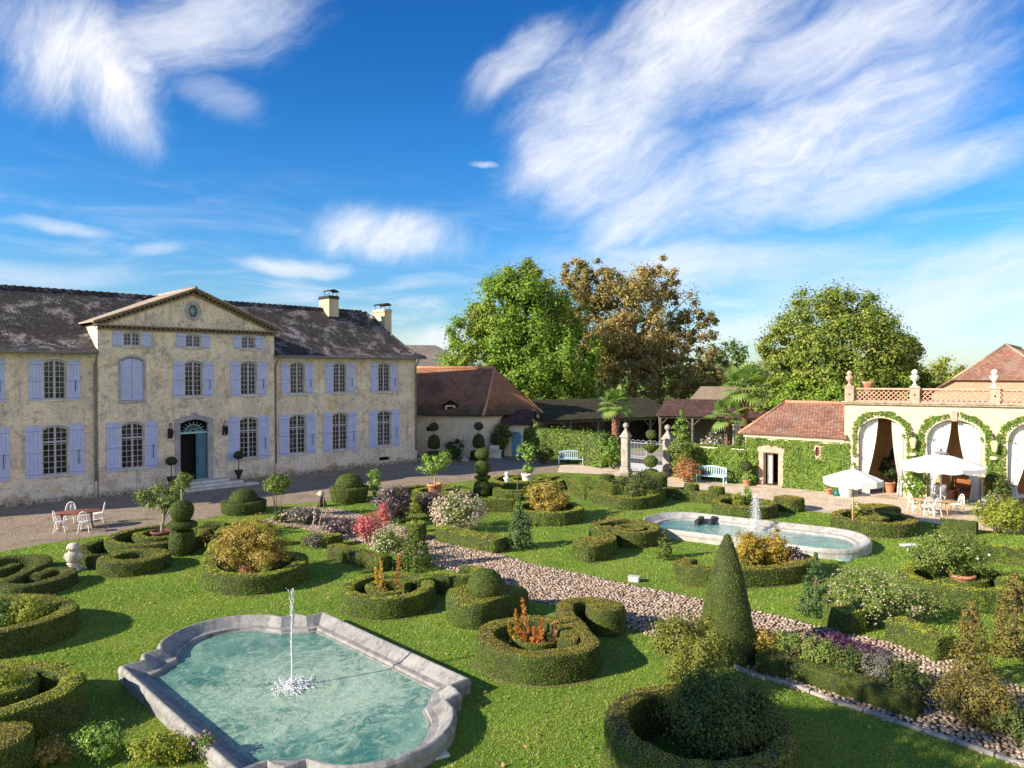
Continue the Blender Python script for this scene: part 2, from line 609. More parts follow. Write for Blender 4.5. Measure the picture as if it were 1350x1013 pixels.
def m_tiles(name, base, alt, lichen=None, lich_amt=.5, tile=(.17, .11), moss_z=None, dark=None):
    """plain roof tiles laid in rows"""
    m, T, p = new_mat(name)
    oc = T.node('ShaderNodeTexCoord').outputs['Object']
    x, y, z = T.xyz(oc)
    u = T.math('ADD', x, T.math('MULTIPLY', y, .97))
    v = T.comb(u, T.math('MULTIPLY', z, 1.6), 0.0)
    br = T.node('ShaderNodeTexBrick')
    T.put(br.inputs['Vector'], v)
    br.inputs['Scale'].default_value = 1.0
    br.inputs['Brick Width'].default_value = tile[0]
    br.inputs['Row Height'].default_value = tile[1]
    br.inputs['Mortar Size'].default_value = .012
    br.inputs['Mortar Smooth'].default_value = .3
    br.inputs['Color1'].default_value = (0, 0, 0, 1)
    br.inputs['Color2'].default_value = (1, 1, 1, 1)
    br.inputs['Mortar'].default_value = (.2, .2, .2, 1)
    cs = T.node('ShaderNodeSeparateColor')
    T.put(cs.inputs[0], br.outputs['Color'])
    n1 = T.noise(oc, .5, 6, .65)
    f = T.math('ADD', T.math('MULTIPLY', cs.outputs[0], .75), T.math('MULTIPLY_ADD', T.noise(oc, 3.0, 6, .7), .9, -.3), clamp=True)
    c = T.mix(f, base, alt)
    if dark:
        c = T.mix(T.math('MULTIPLY', T.smooth(n1, .45, .68), .7), c, dark)
    if moss_z:
        c = T.mix(T.math('MULTIPLY', T.smooth(T.math('ADD', z, T.math('MULTIPLY_ADD', T.noise(oc, 1.3, 7, .75), 3.0, -1.5)), moss_z[1], moss_z[0]), .8), c, (.075, .065, .035))
    if lichen:
        ln = T.noise(T.mapping(oc, (.9, .9, .55), rot=(0, .5, 0), loc=(3, 2, 0)), 1.0, 8, .74, .4)
        sp = T.noise(oc, 6.0, 6, .8)
        lm = T.smooth(T.math('ADD', T.math('MULTIPLY', ln, 1.4), T.math('MULTIPLY', sp, .6)), .98, 1.22)
        c = T.mix(T.math('MULTIPLY', lm, lich_amt), c, lichen)
    c = T.mix(br.outputs['Fac'], c, T.mix(1.0, c, (.35, .35, .35), 'MULTIPLY'))
    T.put(p.inputs['Base Color'], c)
    p.inputs['Roughness'].default_value = .88
    p.inputs['Specular IOR Level'].default_value = .2
    row = T.math('FRACT', T.math('DIVIDE', T.math('MULTIPLY', z, 1.6), tile[1]))
    h = T.math('ADD', T.math('MULTIPLY', row, -.8), T.math('ADD', T.math('MULTIPLY', cs.outputs[0], .5), T.math('MULTIPLY', br.outputs['Fac'], -.8)))
    h = T.math('ADD', h, T.math('MULTIPLY', T.noise(oc, 5, 5, .7), 1.6))
    T.put(p.inputs['Normal'], T.bump(h, .8, .03))
    return m


def m_stone(name, col=(.42, .40, .37), dark=(.10, .10, .10), moss=None, amt=.6):
    m, T, p = new_mat(name)
    oc = T.node('ShaderNodeTexCoord').outputs['Object']
    n1 = T.noise(oc, 2.2, 7, .7)
    n2 = T.noise(oc, 16.0, 6, .7)
    c = T.mix(T.smooth(n1, .3, .7), tuple(k * .72 for k in col), tuple(k * 1.15 for k in col))
    st = T.noise(T.mapping(oc, (2.6, 2.6, .7)), 2.0, 6, .7, .3)
    c = T.mix(T.math('MULTIPLY', T.smooth(T.math('ADD', T.math('MULTIPLY', st, .8), T.math('MULTIPLY', n2, .3)), .52, .70), amt), c, dark)
    if moss: c = T.mix(T.math('MULTIPLY', T.smooth(T.noise(oc, 3.1, 7, .7), .55, .7), .5), c, moss)
    T.put(p.inputs['Base Color'], c)
    p.inputs['Roughness'].default_value = .85
    T.put(p.inputs['Normal'], T.bump(T.math('ADD', n2, T.noise(oc, 60, 4)), .5, .012))
    return m


def m_water(name, deep, mid, pale, foam_c=(0, 0), foam_r=1.0, scale=1.0, amt=.8):
    m, T, p = new_mat(name)
    oc = T.node('ShaderNodeTexCoord').outputs['Object']
    x, y, z = T.xyz(oc)
    w1 = T.noise(oc, .55 * scale, 5, .6, 1.2)
    w2 = T.noise(T.mapping(oc, (1.0, 1.25, 1)), 1.6 * scale, 9, .76, 2.6)
    c = T.mix(T.smooth(w1, .36, .62), deep, mid)
    # pale ripple reflections painted into the colour, thicker near the jet
    dx = T.math('SUBTRACT', x, foam_c[0]); dy = T.math('SUBTRACT', y, foam_c[1])
    d = T.math('SQRT', T.math('ADD', T.math('MULTIPLY', dx, dx), T.math('MULTIPLY', dy, dy)))
    near = T.smooth(d, foam_r * 2.6, foam_r * .2)
    rip = T.smooth(T.math('ADD', w2, T.math('MULTIPLY', near, .20)), .52, .70)
    c = T.mix(T.math('MULTIPLY', rip, amt), c, pale)
    fine = T.smooth(T.noise(oc, 9.0 * scale, 6, .7, 1.0), .52, .7)
    c = T.mix(T.math('MULTIPLY', T.math('MULTIPLY', fine, near), .5), c, tuple(min(.8, q * 1.35) for q in pale))
    T.put(p.inputs['Base Color'], c)
    p.inputs['Roughness'].default_value = .06
    p.inputs['IOR'].default_value = 1.33
    wv = T.math('SINE', T.math('MULTIPLY', d, 16.0))
    h = T.math('ADD', T.math('MULTIPLY', T.noise(oc, 7.0 * scale, 6, .65, .6), 1.0), T.math('MULTIPLY', T.math('MULTIPLY', wv, T.smooth(d, 1.8, .2)), .25))
    T.put(p.inputs['Normal'], T.bump(h, .55, .06))
    return m


LAWN = m_lawn()
GRAVEL = m_gravel("court_gravel", .62, .75)
TERRACE = m_gravel("terrace_gravel", 1.5, .10)
STUCCO = m_stucco()
SLATE = m_tiles("old_dark_tiles", (.030, .028, .029), (.105, .092, .088), (.46, .43, .42), .80, (.16, .10))
REDTILE = m_tiles("red_clay_tiles", (.30, .12, .06), (.54, .26, .145), (.34, .28, .20), .4, (.18, .12), moss_z=(3.4, 4.8), dark=(.16, .085, .055))
REDTILE2 = m_tiles("weathered_clay_tiles", (.22, .10, .07), (.46, .25, .17), (.42, .36, .30), .45, (.18, .12), dark=(.20, .10, .075))
MOSSTILE = m_tiles("mossy_tiles", (.035, .032, .022), (.075, .075, .045), (.10, .11, .05), .6, (.2, .13))
BROWNTILE = m_tiles("brown_tiles", (.055, .028, .026), (.14, .075, .065), (.2, .16, .14), .4, (.2, .13))
PALETILE = m_tiles("pale_tiles", (.40, .31, .23), (.58, .47, .37), (.5, .45, .38), .4, (.2, .14))
BEIGETILE = m_tiles("beige_tiles", (.24, .18, .13), (.36, .28, .20), (.34, .30, .25), .4, (.2, .14))
GREYTILE = m_tiles("grey_tiles", (.16, .14, .125), (.28, .25, .22), (.4, .37, .33), .5, (.2, .14))
STONE = m_stone("grey_stone")
POOLSTONE = m_stone("pool_stone", (.29, .285, .275), (.085, .085, .09), None, .7)
FARSTONE = m_stone("far_pool_stone", (.42, .41, .385), (.16, .16, .16), None, .5)
PALESTONE = m_stone("pale_stone", (.66, .62, .55), (.24, .22, .19), None, .35)
STONE2 = m_stone("weathered_stone", (.37, .345, .31), (.16, .15, .13), None, .6)
DOORSTONE = m_stone("blue_grey_stone", (.40, .38, .40), (.20, .19, .19), None, .35)
SHUT = solid("lavender_blue_paint", (.46, .515, .78), .6, .08, 3.0, .25, 30, dirt=(.40, .40, .60), dirt_amt=.4)
SHUT_DK = solid("shutter_dark", (.24, .25, .42), .7, .1)
FRAMEP = solid("pale_window_paint", (.44, .425, .50), .55, .1, 5)
GLASS, _T, _p = new_mat("window_glass")
_oc = _T.node('ShaderNodeTexCoord').outputs['Object']
_T.put(_p.inputs['Base Color'], _T.mix(_T.smooth(_T.noise(_oc, 2.5, 4), .4, .7), (.012, .012, .014), (.05, .045, .04)))
_p.inputs['Roughness'].default_value = .05
_T.put(_p.inputs['Normal'], _T.bump(_T.noise(_oc, 3.0, 2), .12, .05))
DARK = solid("dark_interior", (.012, .011, .011), .9, .3)
IRON = solid("dark_iron", (.025, .025, .028), .55, .3, 10)
BLUEDOOR = solid("petrol_blue_paint", (.055, .15, .22), .5, .2, 4, .2)
BLUEDOOR2 = solid("bright_blue_paint", (.10, .30, .48), .5, .15, 4)
VERDI = solid("verdigris_ironwork", (.28, .50, .50), .6, .15, 8)
ZINC = solid("zinc_pipe", (.22, .21, .21), .5, .2, 3, metal=.2)
BRICKY = solid("brick_dentils", (.27, .19, .13), .9, .45, 9, .6, 14, dirt=(.10, .07, .05), dirt_amt=.7)
CREAM = solid("cream_render", (.68, .60, .46), .9, .10, 2.0, .4, 20, dirt=(.45, .38, .27), dirt_amt=.5)
CHIM = solid('chimney_render', (.54, .45, .32), .9, .15, 1.5, .4, 20, dirt=(.28, .24, .18), dirt_amt=.6)
CREAM2 = solid("gallery_render", (.61, .52, .38), .9, .10, 1.4, .4, 20, dirt=(.50, .38, .24), dirt_amt=.5)
OCHRE = solid("ochre_plaster", (.62, .36, .15), .9, .2, 1.2, dirt=(.26, .14, .06), dirt_amt=.5)
PINKSTONE = m_stone("pink_brick_stone", (.56, .36, .265), (.30, .20, .15), None, .3)
TERRA = solid("terracotta", (.50, .22, .12), .8, .25, 5, .2, 25, dirt=(.55, .42, .33), dirt_amt=.5)
LATTICE = solid("pale_terracotta", (.60, .34, .245), .8, .2, 5)
BRICKWALL, _T, _p = new_mat("red_brickwork")
_oc = _T.node('ShaderNodeTexCoord').outputs['Object']
_x, _y, _z = _T.xyz(_oc)
_br = _T.node('ShaderNodeTexBrick')
_T.put(_br.inputs['Vector'], _T.comb(_T.math('ADD', _x, _y), _z, 0.0))
_br.inputs['Scale'].default_value = 1.0
_br.inputs['Brick Width'].default_value = .24
_br.inputs['Row Height'].default_value = .08
_br.inputs['Mortar Size'].default_value = .01
_br.inputs['Color1'].default_value = (.42, .16, .09, 1)
_br.inputs['Color2'].default_value = (.56, .27, .16, 1)
_br.inputs['Mortar'].default_value = (.5, .4, .32, 1)
_T.put(_p.inputs['Base Color'], _T.mix(_T.smooth(_T.noise(_oc, 1.1, 6, .7), .4, .7), _br.outputs[0], (.50, .26, .16)))
_p.inputs['Roughness'].default_value = .9
WHITE = solid("white_paint", (.78, .77, .74), .45, .06, 6)
CLOTH = solid("white_cloth", (.72, .71, .69), .85, .04, 3)
REDWOOD = solid("red_brown_wood", (.26, .085, .055), .5, .25, 6, dirt=(.4, .25, .2), dirt_amt=.4)
WOOD = solid("light_wood", (.52, .33, .17), .55, .2, 8)
OLDWOOD = solid("grey_old_wood", (.13, .11, .09), .85, .35, 6, .4)
BENCHBLUE = solid("blue_grey_paint", (.32, .44, .52), .6, .15, 5)
BENCHPALE = solid("pale_blue_paint", (.42, .62, .68), .6, .1, 5)
GATEP = solid("grey_gate_paint", (.30, .33, .38), .5, .1, 4)
BARK = solid("bark", (.10, .075, .05), .9, .4, 6, .8, 15)
PALEBARK = solid("pale_bark", (.26, .22, .17), .9, .35, 4, .7, 10)
PALMBARK = solid("palm_bark", (.20, .10, .07), .95, .45, 12, 1.0, 22)
SOIL = solid("soil", (.045, .032, .022), .95, .4, 9, .6, 30)
LITTER = leafmat("dry_leaf_litter", [(.22, .12, .05), (.36, .22, .09), (.46, .36, .16)], .1)
THATCH = solid("dry_clippings", (.17, .14, .065), .95, .4, 12, .6, 40, dirt=(.12, .19, .03), dirt_amt=.7)
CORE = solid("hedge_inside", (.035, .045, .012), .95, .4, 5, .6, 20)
def lv4(k, w=1.0):
    return [(.055 * k * w, .100 * k, .012 * k), (.085 * k * w, .145 * k, .017 * k), (.115 * k * w, .180 * k, .020 * k), (.155 * k * w, .205 * k, .028 * k)]


# clipped box: fresh tips on top, painted brighter as if sunlit; flanks painted darker
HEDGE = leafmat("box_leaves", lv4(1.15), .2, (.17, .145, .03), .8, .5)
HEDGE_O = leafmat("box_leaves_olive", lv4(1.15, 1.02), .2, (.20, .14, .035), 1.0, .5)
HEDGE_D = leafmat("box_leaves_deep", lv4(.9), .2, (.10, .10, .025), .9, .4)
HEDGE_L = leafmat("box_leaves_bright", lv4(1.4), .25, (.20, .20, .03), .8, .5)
LIT_TIP = leafmat("box_lit_tips", [(0.203, 0.243, 0.027), (0.297, 0.331, 0.035), (0.392, 0.405, 0.046), (0.486, 0.459, 0.068)], .25, (.26, .19, .05), 1.0, .6)
LIT_TIP_O = leafmat("box_lit_tips_olive", [(0.216, 0.209, 0.030), (0.311, 0.284, 0.038), (0.405, 0.351, 0.051), (0.486, 0.405, 0.074)], .25, (.32, .23, .06), 1.2, .45)
LIT_TIP_D = leafmat("box_lit_tips_deep", [(0.108, 0.149, 0.024), (0.162, 0.203, 0.030), (0.230, 0.257, 0.038), (0.297, 0.297, 0.054)], .25, (.15, .14, .035), 1.0, .5)
LIT_TIP_L = leafmat("box_lit_tips_bright", [(0.257, 0.324, 0.030), (0.351, 0.419, 0.038), (0.459, 0.499, 0.049), (0.567, 0.553, 0.068)], .25, (.30, .27, .05), 1.0, .5)
TOPS = {"box_leaves": LIT_TIP, "box_leaves_olive": LIT_TIP_O, "box_leaves_deep": LIT_TIP_D, "box_leaves_bright": LIT_TIP_L}
YEW = leafmat("yew_leaves", [(.06, .11, .018), (.09, .15, .022), (.125, .19, .028), (.16, .20, .04)], .18, (.11, .10, .03), 2.2, .4)
DKYEW = leafmat("dark_topiary_leaves", [(0.022, 0.042, 0.012), (0.036, 0.066, 0.017), (0.054, 0.090, 0.022)], .15)
IVY = leafmat("ivy_leaves", [(.07, .15, .025), (.125, .225, .032), (.20, .29, .045), (.31, .37, .08)], .25, (.09, .17, .03), .8, .6)
LAUREL = leafmat("laurel_leaves", [(0.070, 0.140, 0.025), (0.112, 0.224, 0.031), (0.182, 0.294, 0.042), (0.266, 0.364, 0.070)], .22, (.15, .2, .03), .8, .4)
MAPLE = leafmat("maple_leaves", [(.08, .17, .028), (.14, .25, .034), (.21, .33, .04), (.32, .40, .06)], .3, (.32, .31, .05), .16, .5)
PLANE = leafmat("plane_leaves", [(.12, .11, .042), (.24, .195, .065), (.40, .30, .115), (.58, .44, .21)], .3, (.15, .16, .055), .22, .5)
LINDEN = leafmat("linden_leaves", [(0.078, 0.132, 0.025), (0.155, 0.225, 0.034), (0.264, 0.310, 0.046), (0.419, 0.403, 0.093)], .25, (.10, .16, .025), .22, .6)
FARGREEN = leafmat("far_leaves", [(0.065, 0.130, 0.039), (0.117, 0.195, 0.046), (0.169, 0.234, 0.052)], .2)
YGREEN = leafmat("yellow_green_leaves", [(0.175, 0.225, 0.031), (0.275, 0.312, 0.044), (0.400, 0.400, 0.075)], .3)
GOLD = leafmat("golden_leaves", [(0.176, 0.143, 0.028), (0.330, 0.242, 0.050), (0.462, 0.352, 0.088), (0.605, 0.462, 0.154)], .3, (.13, .14, .03), 1.5, .4)
YELLOW = leafmat("yellow_autumn_leaves", [(.20, .18, .03), (.36, .28, .045), (.50, .36, .06), (.42, .20, .05)], .3)
SHRUB = leafmat("shrub_leaves", [(0.080, 0.136, 0.029), (0.128, 0.208, 0.040), (0.192, 0.272, 0.056), (0.304, 0.320, 0.096)], .22, (.17, .16, .05), 2.0, .4)
SHRUB_D = leafmat("dark_shrub_leaves", [(0.035, 0.063, 0.017), (0.063, 0.105, 0.025), (0.098, 0.140, 0.034), (0.154, 0.182, 0.042)], .2, (.13, .07, .03), 2.0, .35)
CITRUS = leafmat("citrus_leaves", [(0.081, 0.176, 0.027), (0.149, 0.270, 0.041), (0.243, 0.378, 0.068), (0.459, 0.540, 0.189)], .25)
SPRUCE = leafmat("spruce_needles", [(0.042, 0.091, 0.035), (0.077, 0.140, 0.045), (0.126, 0.196, 0.056)], .15)
BRONZE = leafmat("bronze_conifer_leaves", [(0.068, 0.063, 0.021), (0.135, 0.120, 0.033), (0.225, 0.195, 0.045), (0.300, 0.225, 0.068)], .2, (.2, .12, .03), 1.4, .6)
PURPLE = leafmat("purple_leaves", [(0.036, 0.018, 0.023), (0.072, 0.039, 0.046), (0.130, 0.078, 0.078), (0.338, 0.273, 0.273)], .15, spec=.6, rough=.35)
RED = leafmat("scarlet_leaves", [(.34, .04, .07), (.52, .09, .13), (.64, .22, .24), (.66, .42, .38)], .3)
ORANGE = leafmat("orange_leaves", [(.42, .12, .03), (.55, .20, .06), (.62, .32, .11)], .3)
OLIVE = leafmat("olive_leaves", [(.09, .12, .025), (.15, .18, .03), (.23, .24, .045), (.30, .28, .06)], .25)
YORANGE = leafmat("pale_orange_leaves", [(.50, .26, .05), (.62, .38, .10), (.55, .46, .12)], .3)
RUST = leafmat("rust_leaves", [(0.225, 0.100, 0.037), (0.400, 0.163, 0.075), (0.525, 0.275, 0.150), (0.175, 0.200, 0.050)], .25)
PINKFL = leafmat("pale_pink_petals", [(.50, .36, .34), (.62, .48, .45), (.70, .60, .56)], .3)
WHITEFL = leafmat("white_petals", [(.72, .70, .66), (.8, .78, .75)], .3)
HEATHER = leafmat("heather_flowers", [(.05, .03, .05), (.12, .045, .11), (.22, .08, .19)], .2)
GREYLEAF = leafmat("grey_leaves", [(0.084, 0.091, 0.070), (0.168, 0.168, 0.140), (0.280, 0.252, 0.224)], .2)
PALMLEAF = leafmat("palm_leaves", [(0.098, 0.182, 0.042), (0.154, 0.252, 0.056), (0.238, 0.336, 0.084)], .25)
GRASSB = leafmat("grass_blades", [(.12, .25, .028), (.185, .32, .036), (.26, .385, .05), (.36, .42, .09)], .3, (.37, .36, .09), .6, .6)
STRAW = leafmat("dry_stems", [(.30, .22, .12), (.42, .33, .2)], .2)
COBBLE, _T, _p = new_mat("river_cobbles")
_g = _T.node('ShaderNodeNewGeometry')
_oc = _T.node('ShaderNodeTexCoord').outputs['Object']
_c = _T.ramp(_g.outputs['Random Per Island'], [(0, (.23, .16, .115)), (.35, (.36, .265, .19)), (.7, (.46, .355, .265)), (1, (.58, .49, .39))])
_T.put(_p.inputs['Base Color'], _T.mix(_T.smooth(_T.noise(_oc, 25, 5, .7), .35, .7), _T.mix(1.0, _c, (.8, .8, .82), 'MULTIPLY'), _c))
_p.inputs['Roughness'].default_value = .75
JET, _T, _p = new_mat("spray_water")
_p.inputs['Base Color'].default_value = (.86, .90, .92, 1)
_p.inputs['Roughness'].default_value = .15
_p.inputs['Transmission Weight'].default_value = .35
_p.inputs['IOR'].default_value = 1.33
_T.put(_p.inputs['Normal'], _T.bump(_T.noise(_T.node('ShaderNodeTexCoord').outputs['Object'], 30, 3), .5, .02))


# ------------------------------------------------------------------ foliage
def unit(v):
    return v / (np.linalg.norm(v, axis=1, keepdims=True) + 1e-9)


def leaf_quads(g, P, N, size, mat=0, jitter=.8, ratio=.55, var=.35):
    """one small folded-open rhombus per point, facing roughly along N"""
    n = len(P)
    if n == 0: return
    N = unit(N + RNG.normal(0, jitter, (n, 3)) * .6)
    A = unit(np.cross(N, RNG.normal(0, 1, (n, 3))))
    B = np.cross(N, A)
    s = (size * (1 + RNG.uniform(-var, var, n)))[:, None]
    V = np.empty((n, 4, 3))
    V[:, 0] = P - A * s * .5
    V[:, 1] = P + B * s * ratio * .5
    V[:, 2] = P + A * s * .5 + N * s * .12
    V[:, 3] = P - B * s * ratio * .5
    g.add(V.reshape(-1, 3), np.arange(n * 4).reshape(n, 4), mat, False)


def sample_surface(V, F, density):
    """random points on quads/tris"""
    tris = []
    for f in F:
        for i in range(1, len(f) - 1): tris.append((f[0], f[i], f[i + 1]))
    tris = np.array(tris)
    a, b, c = V[tris[:, 0]], V[tris[:, 1]], V[tris[:, 2]]
    cr = np.cross(b - a, c - a)
    ar = np.linalg.norm(cr, axis=1) * .5
    n = int(ar.sum() * density)
    if n < 1: return np.zeros((0, 3)), np.zeros((0, 3))
    k = RNG.choice(len(ar), n, p=ar / ar.sum())
    r1 = np.sqrt(RNG.random(n)); r2 = RNG.random(n)
    P = a[k] * (1 - r1)[:, None] + b[k] * (r1 * (1 - r2))[:, None] + c[k] * (r1 * r2)[:, None]
    return P, unit(cr[k])


def lod(x, y, base=.032, k=.0018):
    return max(base, k * sqrt(x * x + y * y))


def skin_leaves(g, V, F, ls, mat, cover=1.35, out=.012, jitter=.65, top=None):
    V = np.asarray(V, float)
    P, N = sample_surface(V, F, cover / (ls * ls * .45))
    # thin places and tufts
    keep = RNG.random(len(P)) < (.80 + .25 * wob(P, 5.0))
    P, N = P[keep], N[keep]
    P = P + N * (RNG.uniform(-.4, 1.0, len(P)) * out + .012 * wob(P, 7.0))[:, None]
    if top is None:
        leaf_quads(g, P, N, ls, mat, jitter)
    else:
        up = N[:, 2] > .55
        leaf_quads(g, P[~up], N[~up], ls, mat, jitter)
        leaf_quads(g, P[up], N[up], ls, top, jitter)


def ribbon(path, w, h, closed, g, ls, seed=0, taper=None, ends=True):
    """clipped hedge along a path: body surface plus a skin of leaves"""
    w = w - .05; h = h - .03
    P = catmull([(p[0], p[1], 0) for p in path], .16, closed)
    n = len(P)
    T = (np.roll(P, -1, 0) - np.roll(P, 1, 0)) if closed else np.gradient(P, axis=0)
    T = unit(T)
    S = np.stack([-T[:, 1], T[:, 0], np.zeros(n)], 1)
    prof = [(-1.0, -.02), (-1.01, .3), (-1.0, .62), (-.985, .86), (-.90, .975), (-.5, 1.0), (0, 1.0), (.5, 1.0), (.90, .975), (.985, .86), (1.0, .62), (1.01, .3), (1.0, -.02)]
    m = len(prof)
    V = np.zeros((n, m, 3))
    for j, (a, b) in enumerate(prof):
        V[:, j] = P + S * (a * w / 2)
        V[:, j, 2] = b * h
    W = V.reshape(-1, 3)
    d = .022 * wob(W, 2.6, seed) + .012 * wob(W, 8.0, seed)
    W = W + np.repeat(S, m, 0) * (np.sign(np.tile([p[0] for p in prof], n)) * d)[:, None]
    W[:, 2] += np.where(W[:, 2] > .05, d, 0)
    F = []
    for i in range(n if closed else n - 1):
        a = i * m; b = ((i + 1) % n) * m
        F += [(a + j, a + j + 1, b + j + 1, b + j)[::-1] for j in range(m - 1)]
    if not closed:
        F += [tuple(range(m)), tuple((n - 1) * m + j for j in range(m))[::-1]]
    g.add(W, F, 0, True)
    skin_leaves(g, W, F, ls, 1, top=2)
    # dry clippings and bare soil along the foot
    q = (w / 2 + .075) + .035 * wob(P, 4.0, seed)
    A = P + S * q[:, None]; B = P - S * q[:, None]
    A[:, 2] = B[:, 2] = .012
    VV = np.concatenate([A, B])
    g.add(VV, [(i + n, (i + 1) % n + n, (i + 1) % n, i) for i in range(n if closed else n - 1)], 3)


def blockv(g, poly, h, ls, seed=0, z0=0.0):
    """clipped block on a closed plan"""
    P = catmull([(p[0], p[1], 0) for p in poly], .18, True)
    n = len(P)
    c = P.mean(0)
    rings = [(1.0, -.02), (1.005, .35), (1.0, .7), (.985, .9), (.95, .985), (.7, 1.0), (.35, 1.005)]
    V = []
    for s, z in rings:
        q = c + (P - c) * s
        q[:, 2] = z0 + z * h
        V.append(q)
    V = np.concatenate(V + [np.array([[c[0], c[1], z0 + h * 1.005]])])
    V = V + (.018 * wob(V, 3.0, seed))[:, None] * np.array([1, 1, .8])
    F = []
    for r in range(len(rings) - 1):
        F += [(r * n + i, r * n + (i + 1) % n, (r + 1) * n + (i + 1) % n, (r + 1) * n + i) for i in range(n)]
    top = len(rings) * n
    F += [((len(rings) - 1) * n + i, (len(rings) - 1) * n + (i + 1) % n, top) for i in range(n)]
    ar = sum(P[i][0] * P[(i + 1) % n][1] - P[(i + 1) % n][0] * P[i][1] for i in range(n))
    if ar < 0: F = [tuple(reversed(f)) for f in F]
    g.add(V, F, 0, True)
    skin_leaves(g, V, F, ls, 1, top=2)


def revolve(g, prof, c, ls, seed=0, n=26, sx=1.0, sy=1.0):
    """clipped round shape (ball, dome, cone, cup) with a skin of leaves"""
    k = Geo()
    k.lathe(prof, c, n, sx=sx, sy=sy)
    V = k.V[0]
    V = V + (.016 * wob(V, 5.0, seed))[:, None] * np.array([1, 1, .6])
    F = [tuple(f) for f in k.F[0][0]]
    if prof[0][0] > .02: F.append(tuple(range(n))[::-1])
    if prof[-1][0] > .02: F.append(tuple(len(V) - n + i for i in range(n)))
    g.add(V, F, 0, True)
    skin_leaves(g, V, F, ls, 1)


def circ(c, r, n=14, a0=0.0, a1=2 * pi, sx=1.0, sy=1.0):
    closed = abs(a1 - a0 - 2 * pi) < 1e-6
    return [(c[0] + r * sx * cos(a0 + (a1 - a0) * i / (n if closed else n - 1)), c[1] + r * sy * sin(a0 + (a1 - a0) * i / (n if closed else n - 1))) for i in range(n)]


def hedge(label, parts, mat=None, group='clipped box hedges of the parterre', cat='hedge', name='clipped_hedge'):
    """parts: ('r', path, w, h[, closed]) ribbons, ('b', plan, h) blocks, ('d', centre, r, h) discs. ONE mesh."""
    g = Geo()
    pts = []
    for p in parts:
        pts += list(p[1]) if p[0] != 'd' else [p[1]]
    cx = sum(p[0] for p in pts) / len(pts); cy = sum(p[1] for p in pts) / len(pts)
    ls = lod(cx, cy)
    for i, p in enumerate(parts):
        sd = cx * 3.1 + cy * 1.7 + i
        if p[0] == 'r': ribbon(p[1], p[2], p[3] + .004 * i, len(p) > 4 and p[4], g, ls, sd)
        elif p[0] == 'b': blockv(g, p[1], p[2] + .004 * i, ls, sd)
        else: blockv(g, circ(p[1], p[2], 12), p[3] + .004 * i, ls, sd)
    mm = mat or HEDGE
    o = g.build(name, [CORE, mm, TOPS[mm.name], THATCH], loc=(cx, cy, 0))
    return tag(o, label, cat, group)


def px(pts, h):
    return [G(a, b, h) for a, b in pts]


def clump_leaves(g, centers, radii, per, ls, mat, up=.5, jitter=.9, squash=.8, outward=None):
    """leaf clumps: a shell of leaves round each centre"""
    n = len(centers)
    C = np.repeat(centers, per, 0); R = np.repeat(radii, per)
    D = unit(RNG.normal(0, 1, (n * per, 3)))
    rr = np.abs(RNG.normal(0, .62, n * per)).clip(0, 1.25)
    P = C + D * (R * rr)[:, None] * np.array([1, 1, squash])
    N = D + np.array([0, 0, up])
    if outward is not None: N = N + unit(P - outward) * .7
    leaf_quads(g, P, N, ls, mat, jitter)


def crown_geo(g, c, rad, nclump, per, ls, mat, clump_r=.28, inner=.45, flat_bottom=.6, seed=0, lobes=None, up=.5, squash=.8):
    """tree or shrub crown: clumps spread through an uneven ellipsoid volume"""
    c = np.array(c, float); rad = np.array(rad, float)
    D = unit(RNG.normal(0, 1, (nclump, 3)))
    D[:, 2] = np.where(D[:, 2] < 0, D[:, 2] * flat_bottom, D[:, 2])
    r = inner + (1 - inner) * RNG.random(nclump) ** .55
    bumpy = 1 + .16 * wob(D, 3.2, seed) + RNG.normal(0, .05, nclump)
    P = c + D * rad * (r * bumpy * (1 - clump_r * .5))[:, None]
    R = clump_r * rad.mean() * RNG.uniform(.6, 1.25, nclump)
    clump_leaves(g, P, R, per, ls, mat, up=up, outward=c, squash=squash)
    return P


def limbs(g, base, top, r0, n, spread, rng, nseg=5, targets=None, mat=0):
    """trunk that forks into tapering limbs"""
    base = np.array(base, float); top = np.array(top, float)
    k = 7
    t = np.linspace(0, 1, k)[:, None]
    P = base + (top - base) * t + rng.normal(0, .02, (k, 3)) * np.linalg.norm(top - base) * np.sin(t * pi)
    g.tube(P, r0 * (1.15 - .55 * t[:, 0]), 9, mat)
    ends = targets if targets is not None else [top + np.array([rng.normal(0, spread), rng.normal(0, spread), rng.uniform(.3, 1) * spread]) for _ in range(n)]
    for e in ends:
        e = np.array(e, float)
        a = base + (top - base) * rng.uniform(.55, 1.0)
        s = np.linspace(0, 1, nseg)[:, None]
        Q = a + (e - a) * s
        Q[:, 2] += (np.sin(s[:, 0] * pi) * .12 * np.linalg.norm(e - a))
        Q += rng.normal(0, .03, Q.shape) * np.linalg.norm(e - a) * np.sin(s * pi)
        g.tube(Q, r0 * .5 * (1 - .8 * s[:, 0]), 6, mat)


